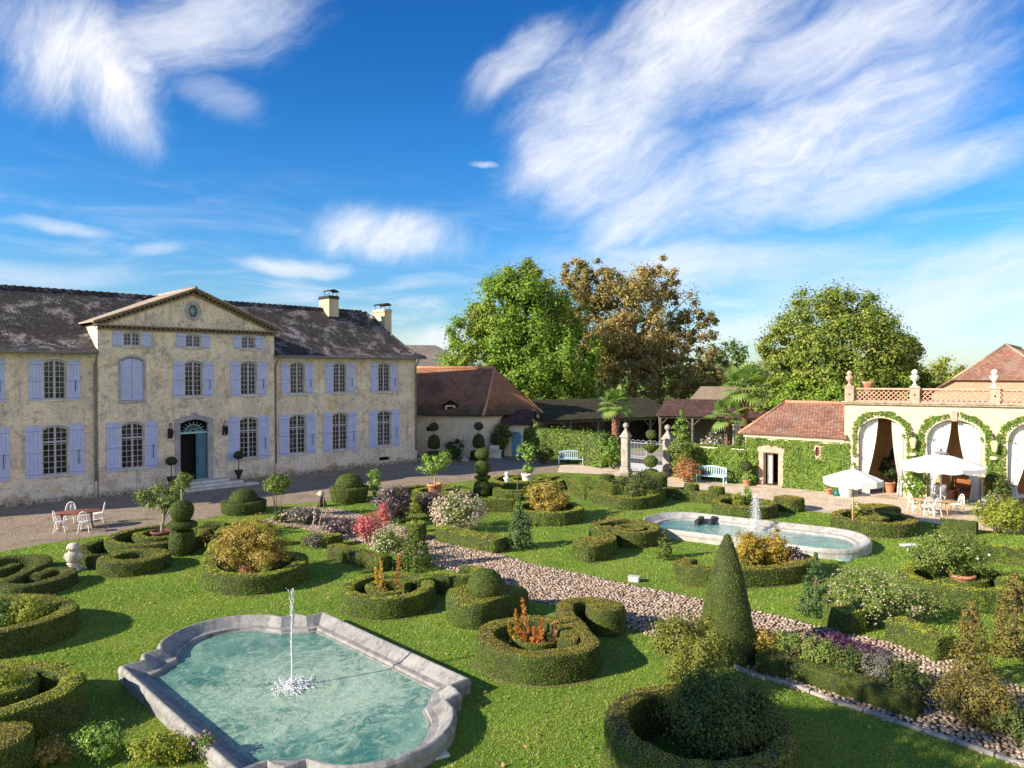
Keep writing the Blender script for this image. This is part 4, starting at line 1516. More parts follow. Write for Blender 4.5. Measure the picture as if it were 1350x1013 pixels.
def shutter(parent, x0, x1, z0, z1, y, bars=3, latch=False, arch=0.0, label=None):
    g = Geo()
    n = 4
    w = (x1 - x0) / n
    for k in range(n):
        g.box(x0 + k * w + .004, x0 + (k + 1) * w - .004, y - .035, y - .006 - .001 * k, z0, z1, 0)
    zz = [z0 + (z1 - z0) * f for f in ((.09, .5, .91) if bars == 3 else (.14, .86))]
    for z in zz:
        g.bbox(x0 + .005, x1 - .005, y - .062, y - .037, z - .05, z + .05, .008, 0)
        g.box(x0 + .006, x1 - .006, y - .0365, y - .0358, z - .075, z - .052, 1)  # darker strip just under each bar
    o = g.build('shutter', [SHUT, SHUT_DK], parent)
    if latch:
        g = Geo()
        xm = (x0 + x1) / 2 + .08
        g.tube([(xm, y - .075, z0 + (z1 - z0) * .22), (xm, y - .078, z0 + (z1 - z0) * .5)], .016, 6)
        g.build('latch', IRON, o)
    return o


def chateau():
    T = thing('chateau', 'long two storey cream chateau with lavender blue shutters and a pedimented centre', 'chateau', (*H0, 0), HA)
    XL, XP0, XP1 = -34.0, -21.65, -11.5
    U = (5.38, 7.5); Gd = (1.42, 4.02); S = (8.27, 9.06)
    lw = [-26.95, -23.63, -30.3]
    pw = [-19.93, -16.57, -13.2]
    rw = [-9.8, -6.6, -2.92]
    ops = []
    for x in lw + rw:
        ops.append((x - .5, x + .5, U[0], U[1], .14)); ops.append((x - .58, x + .58, Gd[0], Gd[1], .16))
    g = Geo()
    wall_open(g, XL, XP0, -.1, 8.0, 0, [o for o in ops if o[1] < XP0])
    vent = (-3.4, -2.45, .36, .62, 0.0)
    wall_open(g, XP1, 0, -.1, 8.0, 0, [o for o in ops if o[0] > XP1] + [vent])
    g.add([(0, 0, -.1), (0, 10, -.1), (0, 10, 8), (0, 0, 8)], [(0, 1, 2, 3)])
    g.add([(XL, 10, -.1), (0, 10, -.1), (0, 10, 8), (XL, 10, 8)], [(3, 2, 1, 0)])
    g.add([(XL, 0, -.1), (XL, 10, -.1), (XL, 10, 8), (XL, 0, 8)], [(3, 2, 1, 0)])
    yp = -.14
    pops = []
    for i, x in enumerate(pw):
        pops.append((x - .43, x + .43, S[0], S[1], .07))
        pops.append((x - .5, x + .5, U[0], U[1], .14) if i else (x - .58, x + .58, 5.22, 7.62, .2))
        if i != 1: pops.append((x - .58, x + .58, Gd[0], Gd[1], .16))
    pops.append((-17.37, -15.77, .42, 4.0, .22))
    wall_open(g, XP0, XP1, -.1, 9.42, yp, pops)
    # returns of the projecting centre, up to its own eaves
    for x, f in ((XP0, (0, 1, 2, 3)), (XP1, (3, 2, 1, 0))):
        g.add([(x, 3.2, -.1), (x, yp, -.1), (x, yp, 9.42), (x, 3.2, 9.42)], [f])
    # pediment with an oval opening
    ax, az = -16.57, 11.42
    oc, oz, orx, orz = -16.57, 10.42, .27, .36
    n = 24
    ring = [(oc + orx * 1.0 * cos(2 * pi * k / n), oz + orz * sin(2 * pi * k / n)) for k in range(n)]
    tri = [(XP0, 9.42), (XP1, 9.42), (ax, az)]
    tess = tessellate_polygon([[Vector((a, b, 0)) for a, b in tri], [Vector((a, b, 0)) for a, b in ring[::-1]]])
    allp = tri + ring[::-1]
    g.add([(a, yp, b) for a, b in allp], [tuple(t) for t in tess])
    for k in range(n):
        a, b = ring[k], ring[(k + 1) % n]
        g.add([(a[0], yp, a[1]), (b[0], yp, b[1]), (b[0], yp + .2, b[1]), (a[0], yp + .2, a[1])], [(0, 1, 2, 3)])
    g.build('wall', STUCCO, T)
    # dark rooms behind the panes
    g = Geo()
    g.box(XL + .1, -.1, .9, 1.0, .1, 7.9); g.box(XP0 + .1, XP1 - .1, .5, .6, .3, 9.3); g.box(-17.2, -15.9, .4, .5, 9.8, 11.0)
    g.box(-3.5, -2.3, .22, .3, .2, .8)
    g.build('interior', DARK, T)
    # --- main roof with a kick at the eaves and a hipped right end
    lv = [(-.52, 7.88, .50), (.30, 8.22, .08), (1.3, 8.85, -.22), (3.0, 10.10, -.72), (5.0, 11.58, -1.25)]
    g = Geo()
    rows = []
    for y, z, xe in lv:
        rows.append([(XL, y, z), (XP0 - .01, y, z), (XP1 + .01, y, z), (xe, y, z), (xe, 10 - y, z), (-11, 10 - y, z), (XL, 10 - y, z)])
    V = [p for r in rows for p in r]
    m = 7
    F = [(r * m + k, r * m + k + 1, (r + 1) * m + k + 1, (r + 1) * m + k) for r in range(len(lv) - 1) for k in range(m - 1) if not (k == 1 and r < 2)]
    g.add(V, F)
    # underside of the eaves
    for xa, xb in ((XL, XP0 - .01), (XP1 + .01, .5)):
        g.add([(xa, -.52, 7.85), (xb, -.52, 7.85), (xb, 0.06, 7.98), (xa, .06, 7.98)], [(3, 2, 1, 0)])
        g.add([(xa, -.52, 7.88), (xb, -.52, 7.88), (xb, -.52, 7.85), (xa, -.52, 7.85)], [(3, 2, 1, 0)])
    g.add([(.5, -.52, 7.85), (.5, 10.5, 7.85), (-.06, 10.5, 7.98), (-.06, -.52, 7.98)], [(3, 2, 1, 0)])
    roof = g.build('roof', SLATE, T)
    g = Geo()
    for k in range(82):
        x0 = XL + k * .40; 
        if x0 + .42 > -1.2: break
        g.tube([(x0, 5, 11.57), (x0 + .2, 5, 11.585), (x0 + .43, 5, 11.60)], [.10, .11, .125], 8)
    g.tube([(p[2], p[0], p[1] + .02) for p in lv[::-1]], .10, 8)
    g.build('ridge_tiles', SLATE, roof)
    # --- chimneys
    def chimney(x0, x1, y0, y1, z0, z1, capm):
        g = Geo()
        g.box(x0, x1, y0, y1, z0, z1 - .22)
        g.bbox(x0 - .06, x1 + .06, y0 - .06, y1 + .06, z1 - .24, z1 - .1, .02, 1)
        g.bbox(x0 - .02, x1 + .02, y0 - .02, y1 + .02, z1 - .1, z1, .02, 1)
        g.bbox(x0 - .05, x1 + .05, y0 - .08, y0 + .02, z0 + .65, z0 + .78, .01, 1)
        c = g.build('chimney', [CHIM, capm], roof)
        return c
    def cowl(x0, x1, y0, y1, z):
        g = Geo()
        for a in (x0 + .06, x1 - .06):
            for b in (y0 + .06, y1 - .06):
                g.tube([(a, b, z), (a, b, z + .34)], .022, 6)
        n = 8
        P = []
        for k in range(n + 1):
            f = k / n
            P.append((x0 - .08 + (x1 - x0 + .16) * f, z + .32 + .16 * sin(pi * f)))
        for k in range(n):
            g.add([(P[k][0], y0 - .08, P[k][1]), (P[k + 1][0], y0 - .08, P[k + 1][1]), (P[k + 1][0], y1 + .08, P[k + 1][1]), (P[k][0], y1 + .08, P[k][1])], [(0, 1, 2, 3)])
            g.add([(P[k][0], y0 - .08, P[k][1] - .03), (P[k + 1][0], y0 - .08, P[k + 1][1] - .03), (P[k + 1][0], y1 + .08, P[k + 1][1] - .03), (P[k][0], y1 + .08, P[k][1] - .03)], [(3, 2, 1, 0)])
        return g
    chimney(-5.02, -4.20, 4.05, 5.5, 10.2, 12.55, IRON)
    cowl(-5.0, -4.22, 4.1, 4.85, 12.55).build('chimney_cowl', IRON, roof)
    chimney(-.74, -.08, 3.05, 4.65, 8.4, 11.75, CHIM)
    cowl(-.72, -.10, 3.15, 4.5, 11.75).build('chimney_cowl', IRON, roof)
    # --- pediment roof, raking cornice and brick dentils
    ex0, ex1, ez = XP0 - .32, XP1 + .32, 9.50
    az2 = 11.70
    g = Geo()
    for xe, sgn in ((ex0, 1), (ex1, -1)):
        y0, y1 = -.62, 6.2
        A = (xe, ez); B = (ax, az2)
        for dz, fl in ((.07, False), (0, True)):
            f = (0, 1, 2, 3) if (sgn > 0) != fl else (3, 2, 1, 0)
            g.add([(A[0], y0, A[1] + dz), (A[0] + (B[0] - A[0]), y0, B[1] + dz), (B[0], y1, B[1] + dz), (A[0], y1, A[1] + dz)], [f[::-1]])
        g.add([(A[0], y0, A[1]), (B[0], y0, B[1]), (B[0], y0, B[1] + .07), (A[0], y0, A[1] + .07)], [(0, 1, 2, 3)])
        g.add([(A[0], y0, A[1]), (A[0], y1, A[1]), (A[0], y1, A[1] + .07), (A[0], y0, A[1] + .07)], [(0, 1, 2, 3)])
    g.tube([(ax, -.62, az2 + .07), (ax, 6.0, az2 + .07)], .09, 8)
    g.build('pediment_roof', PALETILE, T)
    g = Geo()
    L = sqrt((ax - ex0) ** 2 + (az2 - ez) ** 2)
    sl = math.atan2(az2 - ez, ax - ex0)
    for sgn, x0, ang in ((1, ex0, -sl), (-1, ex1, sl)):
        M = Matrix.Translation((x0, 0, ez)) @ Matrix.Rotation(ang, 4, 'Y')
        a, b = (0.05, L - .0) if sgn > 0 else (-L + .0, -.05)
        g.box(a, b, -.44, yp, -.10, -.005, 0, M)
        g.box(a, b, -.30, yp, -.30, -.22, 0, M)
        k = 0
        while .12 + k * .26 < L - .3:
            c = .12 + k * .26
            q0, q1 = (c, c + .15) if sgn > 0 else (-c - .15, -c)
            g.box(q0, q1, -.38, yp, -.22, -.101, 1, M)
            k += 1
    g.box(XP0 - .05, XP1 + .05, -.30, yp, 9.14, 9.21, 0)
    k = 0
    while XP0 + k * .26 < XP1 - .1:
        c = XP0 + k * .26
        g.box(c, c + .15, -.36, yp, 9.212, 9.318, 1); k += 1
    g.box(XP0 - .12, XP1 + .12, -.42, yp, 9.32, 9.38, 0)
    g.box(XP0 - .16, XP1 + .16, -.48, yp + .02, 9.384, 9.42, 2)
    g.build('cornice', [BRICKY, OLDWOOD, PALETILE], T)
    # --- oval window
    g = Geo()
    for k in range(n):
        pass
    V = []
    for k in range(28):
        a = 2 * pi * k / 28
        for rr, yy in ((1.0, yp - .03), (1.75, yp - .03), (1.8, yp + .02)):
            V.append((oc + orx * (1 + (rr - 1) * 1.0) * cos(a), yy, oz + (orz + orx * (rr - 1)) * sin(a)))
    F = []
    for k in range(28):
        a = k * 3; b = ((k + 1) % 28) * 3
        F += [(a, a + 1, b + 1, b), (a + 1, a + 2, b + 2, b + 1)]
    g.add(V, F)
    ov = g.build('oval_window', DOORSTONE, T)
    g = Geo()
    g.poly([(oc + orx * cos(2 * pi * k / 24), yp + .16, oz + orz * sin(2 * pi * k / 24)) for k in range(24)])
    g.build('pane', GLASS, ov)
    g = Geo()
    for a in (0, 45, 90, 135):
        ca, sa = cos(radians(a)), sin(radians(a))
        g.tube([(oc - orx * ca, yp + .1, oz - orz * sa), (oc, yp + .1, oz), (oc + orx * ca, yp + .1, oz + orz * sa)], .018, 5)
    for rr in (.3, .6):
        P = [(oc + orx * rr * cos(2 * pi * k / 20), yp + .1, oz + orz * rr * sin(2 * pi * k / 20)) for k in range(21)]
        g.tube(P, .022, 5)
    g.build('grille', VERDI, ov)
    # --- windows and shutters
    def full(x, z, w, y, cols, rows, sw, z0, z1, arch, transom=None):
        window(T, x, z[0], z[1], w, y, cols, rows, arch, transom)
        shutter(T, x - w / 2 - .05 - sw, x - w / 2 - .05, z0, z1, y)
        shutter(T, x + w / 2 + .05, x + w / 2 + .05 + sw, z0, z1, y, latch=True)
    for x in lw + rw:
        full(x, U, 1.0, 0, 2, 7, .61, U[0] - .06, U[1] - .05, .14)
        full(x, Gd, 1.16, 0, 2, 8, .70, Gd[0] - .1, Gd[1] + .02, .16, 3.15)
    for i, x in enumerate(pw):
        window(T, x, S[0], S[1], .86, yp, 2, 3, .07)
        shutter(T, x - .48 - .50, x - .48, S[0] - .04, S[1] + .02, yp, 2)
        shutter(T, x + .48, x + .48 + .50, S[0] - .04, S[1] + .02, yp, 2)
        if i: full(x, U, 1.0, yp, 2, 7, .61, U[0] - .06, U[1] - .05, .14)
        if i != 1: full(x, Gd, 1.16, yp, 2, 8, .70, Gd[0] - .1, Gd[1] + .02, .16, 3.15)
    # the closed pair
    x = pw[0]
    for s in (-1, 1):
        g = Geo()
        nn = 4
        for k in range(nn):
            a = k * .56 / nn + .012; b = (k + 1) * .56 / nn + .006
            xa, xb = (x + a, x + b) if s > 0 else (x - b, x - a)
            q = ((xa + xb) / 2 - x) / .58
            g.box(xa, xb, yp + .05, yp + .085, 5.24, 7.60 - .2 + .2 * (1 - q * q) - .02)
        for z in (5.5, 6.3, 7.15):
            xa, xb = (x + .02, x + .56) if s > 0 else (x - .56, x - .02)
            g.bbox(xa, xb, yp + .03, yp + .049, z - .05, z + .05, .006)
        o = g.build('shutter', SHUT, T)
        if s > 0: tag(o, 'closed arched shutter leaf')
    g = Geo()
    for k in range(10):
        xa = x - .70 + 1.4 * k / 10; xb = x - .70 + 1.4 * (k + 1) / 10
        zz = lambda q: 7.62 - .2 + .2 * (1 - min(1, abs(q - x) / .58) ** 2)
        g.add([(xa, yp - .015, zz(xa)), (xb, yp - .015, zz(xb)), (xb, yp - .015, zz(xb) + .13), (xa, yp - .015, zz(xa) + .13)], [(0, 1, 2, 3)])
    for a, b in ((x - .72, x - .585), (x + .585, x + .72)):
        g.box(a, b, yp - .016, yp + .02, 5.2, 7.45)
    g.box(x - .72, x + .72, yp - .06, yp + .04, 5.08, 5.2)
    g.build('window_surround', DOORSTONE, T)
    # --- door
    dx0, dx1 = -17.37, -15.77
    g = Geo()
    for a, b in ((dx0 - .30, dx0), (dx1, dx1 + .30)):
        g.bbox(a, b, yp - .06, yp + .18, .30, 3.78, .012)
    nseg = 10
    for k in range(nseg):
        xa = dx0 - .30 + (dx1 - dx0 + .6) * k / nseg; xb = dx0 - .30 + (dx1 - dx0 + .6) * (k + 1) / nseg
        xm = (dx0 + dx1) / 2; hw = (dx1 - dx0) / 2
        zi = lambda q: 3.78 + .22 * (1 - min(1.0, abs(q - xm) / hw) ** 2)
        zo = lambda q: 4.02 + .24 * (1 - (abs(q - xm) / (hw + .3)) ** 2)
        V = [(xa, yp - .065, zi(xa)), (xb, yp - .065, zi(xb)), (xb, yp - .065, zo(xb)), (xa, yp - .065, zo(xa)), (xa, yp + .05, zi(xa)), (xb, yp + .05, zi(xb)), (xb, yp + .05, zo(xb)), (xa, yp + .05, zo(xa))]
        g.add(V, [(0, 1, 2, 3), (3, 2, 6, 7), (0, 4, 5, 1), (1, 5, 6, 2), (0, 3, 7, 4)])
    g.bbox(-16.72, -16.42, yp - .10, yp + .04, 4.0, 4.42, .02)
    door = g.build('door', DOORSTONE, T)
    tag(door, 'stone framed arched doorway with one blue leaf open')
    g = Geo()
    g.box(dx0 + .02, dx1 - .02, yp + .06, yp + .14, 3.16, 3.28)
    cx = (dx0 + dx1) / 2
    for k in range(9):
        a = pi * (k + .5) / 9
        g.tube([(cx + .14 * cos(a), yp + .1, 3.28 + .12 * sin(a)), (cx + .70 * cos(a), yp + .1, 3.28 + .58 * sin(a))], .018, 5)
    for r in (.14, .46):
        g.tube([(cx + r * 1.05 * cos(pi * k / 16), yp + .1, 3.28 + r * .9 * sin(pi * k / 16)) for k in range(17)], .022, 5)
    g.build('fanlight', VERDI, door)
    g = Geo()
    g.bbox(-16.42, dx1 - .02, yp + .10, yp + .15, .42, 3.15, .01)
    for z0, z1 in ((.55, 1.2), (1.32, 2.2), (2.32, 3.02)):
        g.bbox(-16.34, dx1 - .10, yp + .075, yp + .099, z0, z1, .012)
    g.build('door_leaf', BLUEDOOR, door)
    g = Geo(); g.lathe([(.001, -.04), (.03, -.03), (.04, 0), (.03, .03), (.001, .04)], (-16.34, yp + .05, 1.55), 8)
    g.build('handle', IRON, door)
    # --- pipes and gutter
    g = Geo()
    g.tube([(XL, -.58, 7.84), (-28, -.58, 7.84), (XP0 - .08, -.58, 7.84)], .065, 8)
    g.build('gutter', ZINC, T)
    g = Geo(); g.tube([(XP1 + .05, -.58, 7.84), (-6, -.58, 7.84), (.52, -.58, 7.84)], .065, 8)
    g.build('gutter', ZINC, T)
    for x in (XP0 - .12, XP1 + .12, -.10):
        g = Geo()
        g.tube([(x, -.56, 7.82), (x, -.35, 7.55), (x, -.09, 7.25), (x, -.09, 4), (x, -.09, .0)], .055, 8)
        for z in (1.2, 3.0, 5.0, 6.8):
            g.tube([(x, -.09, z - .03), (x, -.09, z + .03)], .07, 8)
        g.tube([(x, -.09, .0), (x, -.09, .9)], .068, 8, 1)
        g.build('downpipe', [ZINC, PALESTONE], T)
    # small frame round the cellar vent
    g = Geo()
    g.box(-3.55, -3.40, -.03, .1, .30, .68); g.box(-2.45, -2.25, -.03, .1, .30, .70); g.box(-3.40, -2.45, -.025, .1, .622, .70)
    g.build('cellar_vent', PALESTONE, T)

    def hp(x, y, z=0.0):
        c, s = cos(HA), sin(HA)
        return (H0[0] + x * c - y * s, H0[1] + x * s + y * c, z)
    # --- steps
    t = thing('stone_steps', 'worn pale stone steps leading up to the chateau front door', 'steps', hp(-16.5, yp, 0), HA)
    for k, (w0, w1, d) in enumerate(((-1.5, 1.75, .75), (-2.1, 2.35, 1.25), (-2.7, 3.1, 1.8))):
        g = Geo()
        z1 = .40 - k * .135
        g.bbox(w0, w1, -d, (0 if k == 0 else -[.75, 1.25][k - 1] + .03), -.05, z1, .02)
        g.build('step', PALESTONE, t)
    # --- wall lanterns
    first = None
    for k, x in enumerate((-18.02, -14.83)):
        p = hp(x, yp, 3.4)
        if first is None:
            first = t = thing('wall_lantern', 'black iron lantern on the chateau wall left of the door', 'lantern', p, HA, 'iron lanterns flanking the door')
            g = Geo()
            P = [(0, -.01, -.35), (0, -.12, -.05), (0, -.14, .3), (0, -.28, .48), (0, -.42, .36), (0, -.42, .22)]
            g.tube(catmull(P, .06), .022, 6)
            g.bbox(-.05, .05, -.03, .0, -.45, .15, .01)
            g.tube(catmull([(0, -.05, -.2), (0, -.22, -.1), (0, -.2, .1), (0, -.1, .06)], .05), .016, 5)
            g.build('bracket', IRON, t)
            g = Geo()
            g.lathe([(.03, .22), (.14, .08), (.15, .05), (.12, .02)], (0, -.42, -.02), 6, smooth=False)
            g.lathe([(.07, -.38), (.03, -.44), (.001, -.46)], (0, -.42, 0), 6, smooth=False)
            for q in range(6):
                a = 2 * pi * q / 6
                g.tube([(.13 * cos(a), -.42 + .13 * sin(a), .03), (.07 * cos(a), -.42 + .07 * sin(a), -.38)], .012, 4)
            g.build('cage', IRON, t)
            g = Geo(); g.lathe([(.065, -.37), (.115, .02)], (0, -.42, 0), 6, smooth=False)
            g.build('glass', GLASS, t)
        else:
            copy_thing(first, p, HA, 'black iron lantern on the chateau wall right of the door')
    # --- clipped pot trees either side of the steps
    for k, x in enumerate((-18.1, -14.15)):
        p = hp(x, -.75)
        lab = 'dark ball topiary in a pot left of the front steps' if k == 0 else 'dark ball topiary in a black vase right of the front steps'
        t = thing('pot_topiary', lab, 'potted topiary', p, 0, 'pot topiaries by the front door')
        g = Geo()
        g.lathe([(.16, 0), (.10, .08), (.08, .3), (.14, .5), (.24, .75), (.27, .82), (.22, .83), (.001, .8)], (0, 0, 0), 16)
        g.build('vase', IRON, t)
        g = Geo(); g.tube([(0, 0, .78), (.01, 0, 1.6)], .03, 6); g.build('stem', BARK, t)
        g = Geo(); revolve(g, ball_prof(.29, 1.72, .85), (0, 0, 0), .08, k, 16); g.build('crown', [CORE, DKYEW], t)


chateau()


# ================================================================== OTHER BUILDINGS
def frame(o, ang):
    c, s = cos(ang), sin(ang)
    return lambda x, y=0.0, z=0.0: (o[0] + x * c - y * s, o[1] + x * s + y * c, z)


def quad_roof(g, a, b, c, d, mat=0, th=.07):
    """sloping roof plane a-b eaves, c-d ridge (c above b)"""
    P = [np.array(p, float) for p in (a, b, c, d)]
    dn = np.array([0, 0, -th])
    V = P + [p + dn for p in P]
    g.add(V, [(0, 1, 2, 3), (7, 6, 5, 4), (0, 4, 5, 1), (1, 5, 6, 2), (2, 6, 7, 3), (3, 7, 4, 0)], mat)


def annex():
    T = thing('outbuilding', 'low cream outbuilding with a steep red hipped tile roof beside the chateau', 'outbuilding', (-2.4, 57.0, 0))
    o = np.array([-2.4, 57.0, 0])
    A = np.array([-12.0, 59.6, 0]) - o; K = np.zeros(3); B = np.array([2.3, 60.3, 0]) - o; Bk = np.array([-3.5, 66.5, 0]) - o; Ak = np.array([-13, 66.5, 0]) - o
    z = 3.35
    up = lambda p, h: (p[0], p[1], h)
    g = Geo()
    for p, q in ((A, K), (K, B), (B, Bk), (Bk, Ak)):
        g.add([up(p, -.1), up(q, -.1), up(q, z + .1), up(p, z + .1)], [(0, 1, 2, 3)])
    g.build('wall', CREAM, T)
    g = Geo()
    def ex(p, k): return np.array(p) * 1.0 + np.array(k)
    Ae, Ke, Be = ex(A, (-.2, -.45, 0)), ex(K, (.1, -.5, 0)), ex(B, (.45, -.2, 0))
    R1 = np.array([-1.5, 60.6, 7.2]) - o; R0 = np.array([-13.0, 63.6, 7.2]) - o
    def lift(p, q, f, dz): return p + (q - p) * f + np.array([0, 0, dz])
    Ae[2] = Ke[2] = Be[2] = z
    # kicked eaves: two planes per side
    mA, mK, mB = lift(Ae, R0, .25, -.18), lift(Ke, R1, .25, -.18), lift(Be, R1, .25, -.18)
    g.add([Ae, Ke, mK, mA, R1, R0], [(0, 1, 2, 3), (3, 2, 4, 5)])
    g.add([Ke, Be, mB, mK, R1], [(0, 1, 2, 3), (3, 2, 4)])
    g.add([Be, (Be[0] - 4, Be[1] + 6, z), R1], [(0, 1, 2)])
    g.add([Ae + np.array([0, 0, -.06]), Ke + np.array([0, 0, -.06]), up(K, z + .05), up(A, z + .05)], [(3, 2, 1, 0)])
    g.add([Ke + np.array([0, 0, -.06]), Be + np.array([0, 0, -.06]), up(B, z + .05), up(K, z + .05)], [(3, 2, 1, 0)])
    rf = g.build('roof', REDTILE, T)
    g = Geo()
    g.tube([R0, (R0 + R1) / 2, R1], .13, 8)
    g.tube([R1, mK, Ke], .12, 8)
    g.build('ridge_tiles', TERRA, rf)
    # small roof dormer
    g = Geo()
    D = np.array(AT(594, 541, 58.2)) - o
    g.box(D[0] - .40, D[0] + .40, D[1] - .3, D[1] + 1.4, D[2] - .55, D[2] + .40, 0)
    g.box(D[0] - .25, D[0] + .25, D[1] - .315, D[1] - .305, D[2] - .35, D[2] + .3, 1)
    for s in (-1, 1):
        g.add([(D[0], D[1] - .5, D[2] + .85), (D[0] + s * .75, D[1] - .5, D[2] + .36), (D[0] + s * .75, D[1] + 1.9, D[2] + .36), (D[0], D[1] + 1.9, D[2] + .85)], [(0, 1, 2, 3)], 2)
    g.build('dormer', [CREAM, DARK, MOSSTILE], rf)
    g = Geo(); a = K + (A - K) * .50
    V = K + (A - K) / np.linalg.norm(A - K) * 4.2
    dv = (A - K) / np.linalg.norm(A - K)
    nn = np.array([-dv[1], dv[0], 0]); nn = nn if nn[1] < 0 else -nn
    P = [V + nn * .02 + np.array([0, 0, 2.0]), V + dv * .55 + nn * .02 + np.array([0, 0, 2.0]), V + dv * .55 + nn * .02 + np.array([0, 0, 2.35]), V + nn * .02 + np.array([0, 0, 2.35])]
    g.add(P, [(0, 1, 2, 3)])
    g.build('wall_opening', DARK, T)
    # gabled gate porch with the blue door
    F = frame((-.30, 57.6), radians(-8))
    T = thing('gate_porch', 'small gabled gate porch with a blue arched door and mossy tile roof', 'porch', F(0, 0), radians(-8))
    g = Geo()
    wall_open(g, -.35, 1.75, -.1, 2.75, 0, [(.28, 1.05, 0, 2.0, .3)], .25)
    g.add([(1.75, 0, -.1), (1.75, 2.6, -.1), (1.75, 2.6, 2.75), (1.75, 0, 2.75)], [(0, 1, 2, 3)])
    g.add([(-.35, 0, -.1), (-.35, 2.6, -.1), (-.35, 2.6, 2.75), (-.35, 0, 2.75)], [(3, 2, 1, 0)])
    g.add([(1.75, 0, 2.75), (1.75, 2.6, 2.75), (1.75, 1.3, 3.65)], [(0, 1, 2)], 1)
    g.box(1.72, 1.80, .5, 1.9, 1.7, 2.4, 2)
    g.build('wall', [CREAM, OLDWOOD, DARK], T)
    g = Geo()
    quad_roof(g, (-.6, -.35, 2.62), (2.05, -.35, 2.62), (2.05, 1.3, 3.75), (-.6, 1.3, 3.75))
    quad_roof(g, (2.05, 2.95, 2.62), (-.6, 2.95, 2.62), (-.6, 1.3, 3.75), (2.05, 1.3, 3.75))
    g.build('roof', BROWNTILE, T)
    g = Geo()
    for k in range(5):
        x = .28 + .77 * k / 5
        g.box(x + .005, x + .149, .12, .16, .02, 1.95 - .02 * abs(k - 2) ** 2)
    d = g.build('door', BLUEDOOR2, T)
    g = Geo(); g.box(.9, .98, .09, .12, .95, 1.07); g.build('handle', IRON, d)
    # lean wall of the outbuilding carrying on to the right
    # far grey hipped roof behind
    T = thing('far_barn', 'distant barn with a pale grey hipped roof behind the chateau', 'barn', (-11.5, 84, 0))
    g = Geo()
    g.box(-10, 9.2, 0, 11, -.1, 6.0)
    g.build('wall', CREAM, T)
    g = Geo()
    e = 5.95
    a, b, c, d = (-10.6, -.5, e), (9.8, -.5, e), (9.8, 11.5, e), (-10.6, 11.5, e)
    r0, r1 = (-4.5, 5.5, 10.2), (1.9, 5.5, 10.2)
    g.add([a, b, c, d, r0, r1], [(0, 1, 5, 4), (1, 2, 5), (2, 3, 4, 5), (3, 0, 4)])
    g.build('roof', GREYTILE, T)


annex()


def sheds():
    def shed(name, label, p0, p1, eave, ridge, depth, rmat, nposts, wallm=OLDWOOD):
        ang = math.atan2(p1[1] - p0[1], p1[0] - p0[0])
        L = sqrt((p1[0] - p0[0]) ** 2 + (p1[1] - p0[1]) ** 2)
        T = thing(name, label, 'shed', (p0[0], p0[1], 0), ang, 'open sheds beyond the gate')
        g = Geo()
        quad_roof(g, (-.3, -.5, eave), (L + .3, -.5, eave), (L + .3, depth, ridge), (-.3, depth, ridge), 0, .09)
        quad_roof(g, (L + .3, 2 * depth, eave), (-.3, 2 * depth, eave), (-.3, depth, ridge), (L + .3, depth, ridge), 0, .09)
        g.build('roof', rmat, T)
        g = Geo()
        g.box(-.2, L + .2, depth * .95, depth * .95 + .15, -.1, eave + .6)
        g.box(-.2, -.05, 0, depth, -.1, eave + .2); g.box(L + .05, L + .2, 0, depth, -.1, eave + .2)
        g.build('back_wall', wallm, T)
        g = Geo(); g.bbox(-.2, L + .2, -.2, -.02, eave - .30, eave - .02, .01)
        g.build('beam', OLDWOOD, T)
        for k in range(nposts):
            x = L * k / (nposts - 1)
            g = Geo()
            g.bbox(x - .10, x + .10, -.2, 0, -.05, eave - .305, .015)
            if k: g.tube([(x - .7, -.1, eave - .3), (x, -.1, eave - 1.0)], .05, 5)
            if k < nposts - 1: g.tube([(x + .7, -.1, eave - .3), (x, -.1, eave - 1.0)], .05, 5)
            g.build('post', OLDWOOD, T)
    shed('long_shed', 'long low open shed with a dark mossy roof behind the leafy hedge', (2.4, 60.2), (15.2, 66.8), 2.75, 4.3, 4.2, MOSSTILE, 6)
    shed('open_shed', 'shorter open shed with a red brown roof beside the second palm', (13.6, 65.2), (21.5, 61.6), 2.95, 4.25, 3.4, BROWNTILE, 4)
    g = Geo(); g.bbox(-.24, .24, -.24, .24, -.05, 3.15, .02); g.bbox(-.28, .28, -.28, .28, 3.15, 3.3, .02)
    o = g.build('concrete_post', PALESTONE); o.location = (*AT(972, 560, 47.5)[:2], 0)
    tag(o, 'tall square pale masonry post next to the second palm', 'post')
    T = thing('far_barn', 'far barn with a pale beige tile roof between the brown tree and the palm', 'barn', (18.0, 71.5, 0), radians(-42))
    g = Geo(); g.box(0, 5.5, 0, 6, -.1, 3.6); g.build('wall', CREAM, T)
    g = Geo()
    quad_roof(g, (-.5, -.5, 3.5), (6, -.5, 3.5), (6, 3, 5.35), (-.5, 3, 5.35))
    quad_roof(g, (6, 6.5, 3.5), (-.5, 6.5, 3.5), (-.5, 3, 5.35), (6, 3, 5.35))
    g.build('roof', BEIGETILE, T)


sheds()

# ---- garden wall, cottage and arcade
W0 = (10.84, 46.22); WA = radians(-39.03)
G0 = (19.09, 39.60); GA = radians(-27.69)
WF = frame(W0, WA); GF = frame(G0, GA)


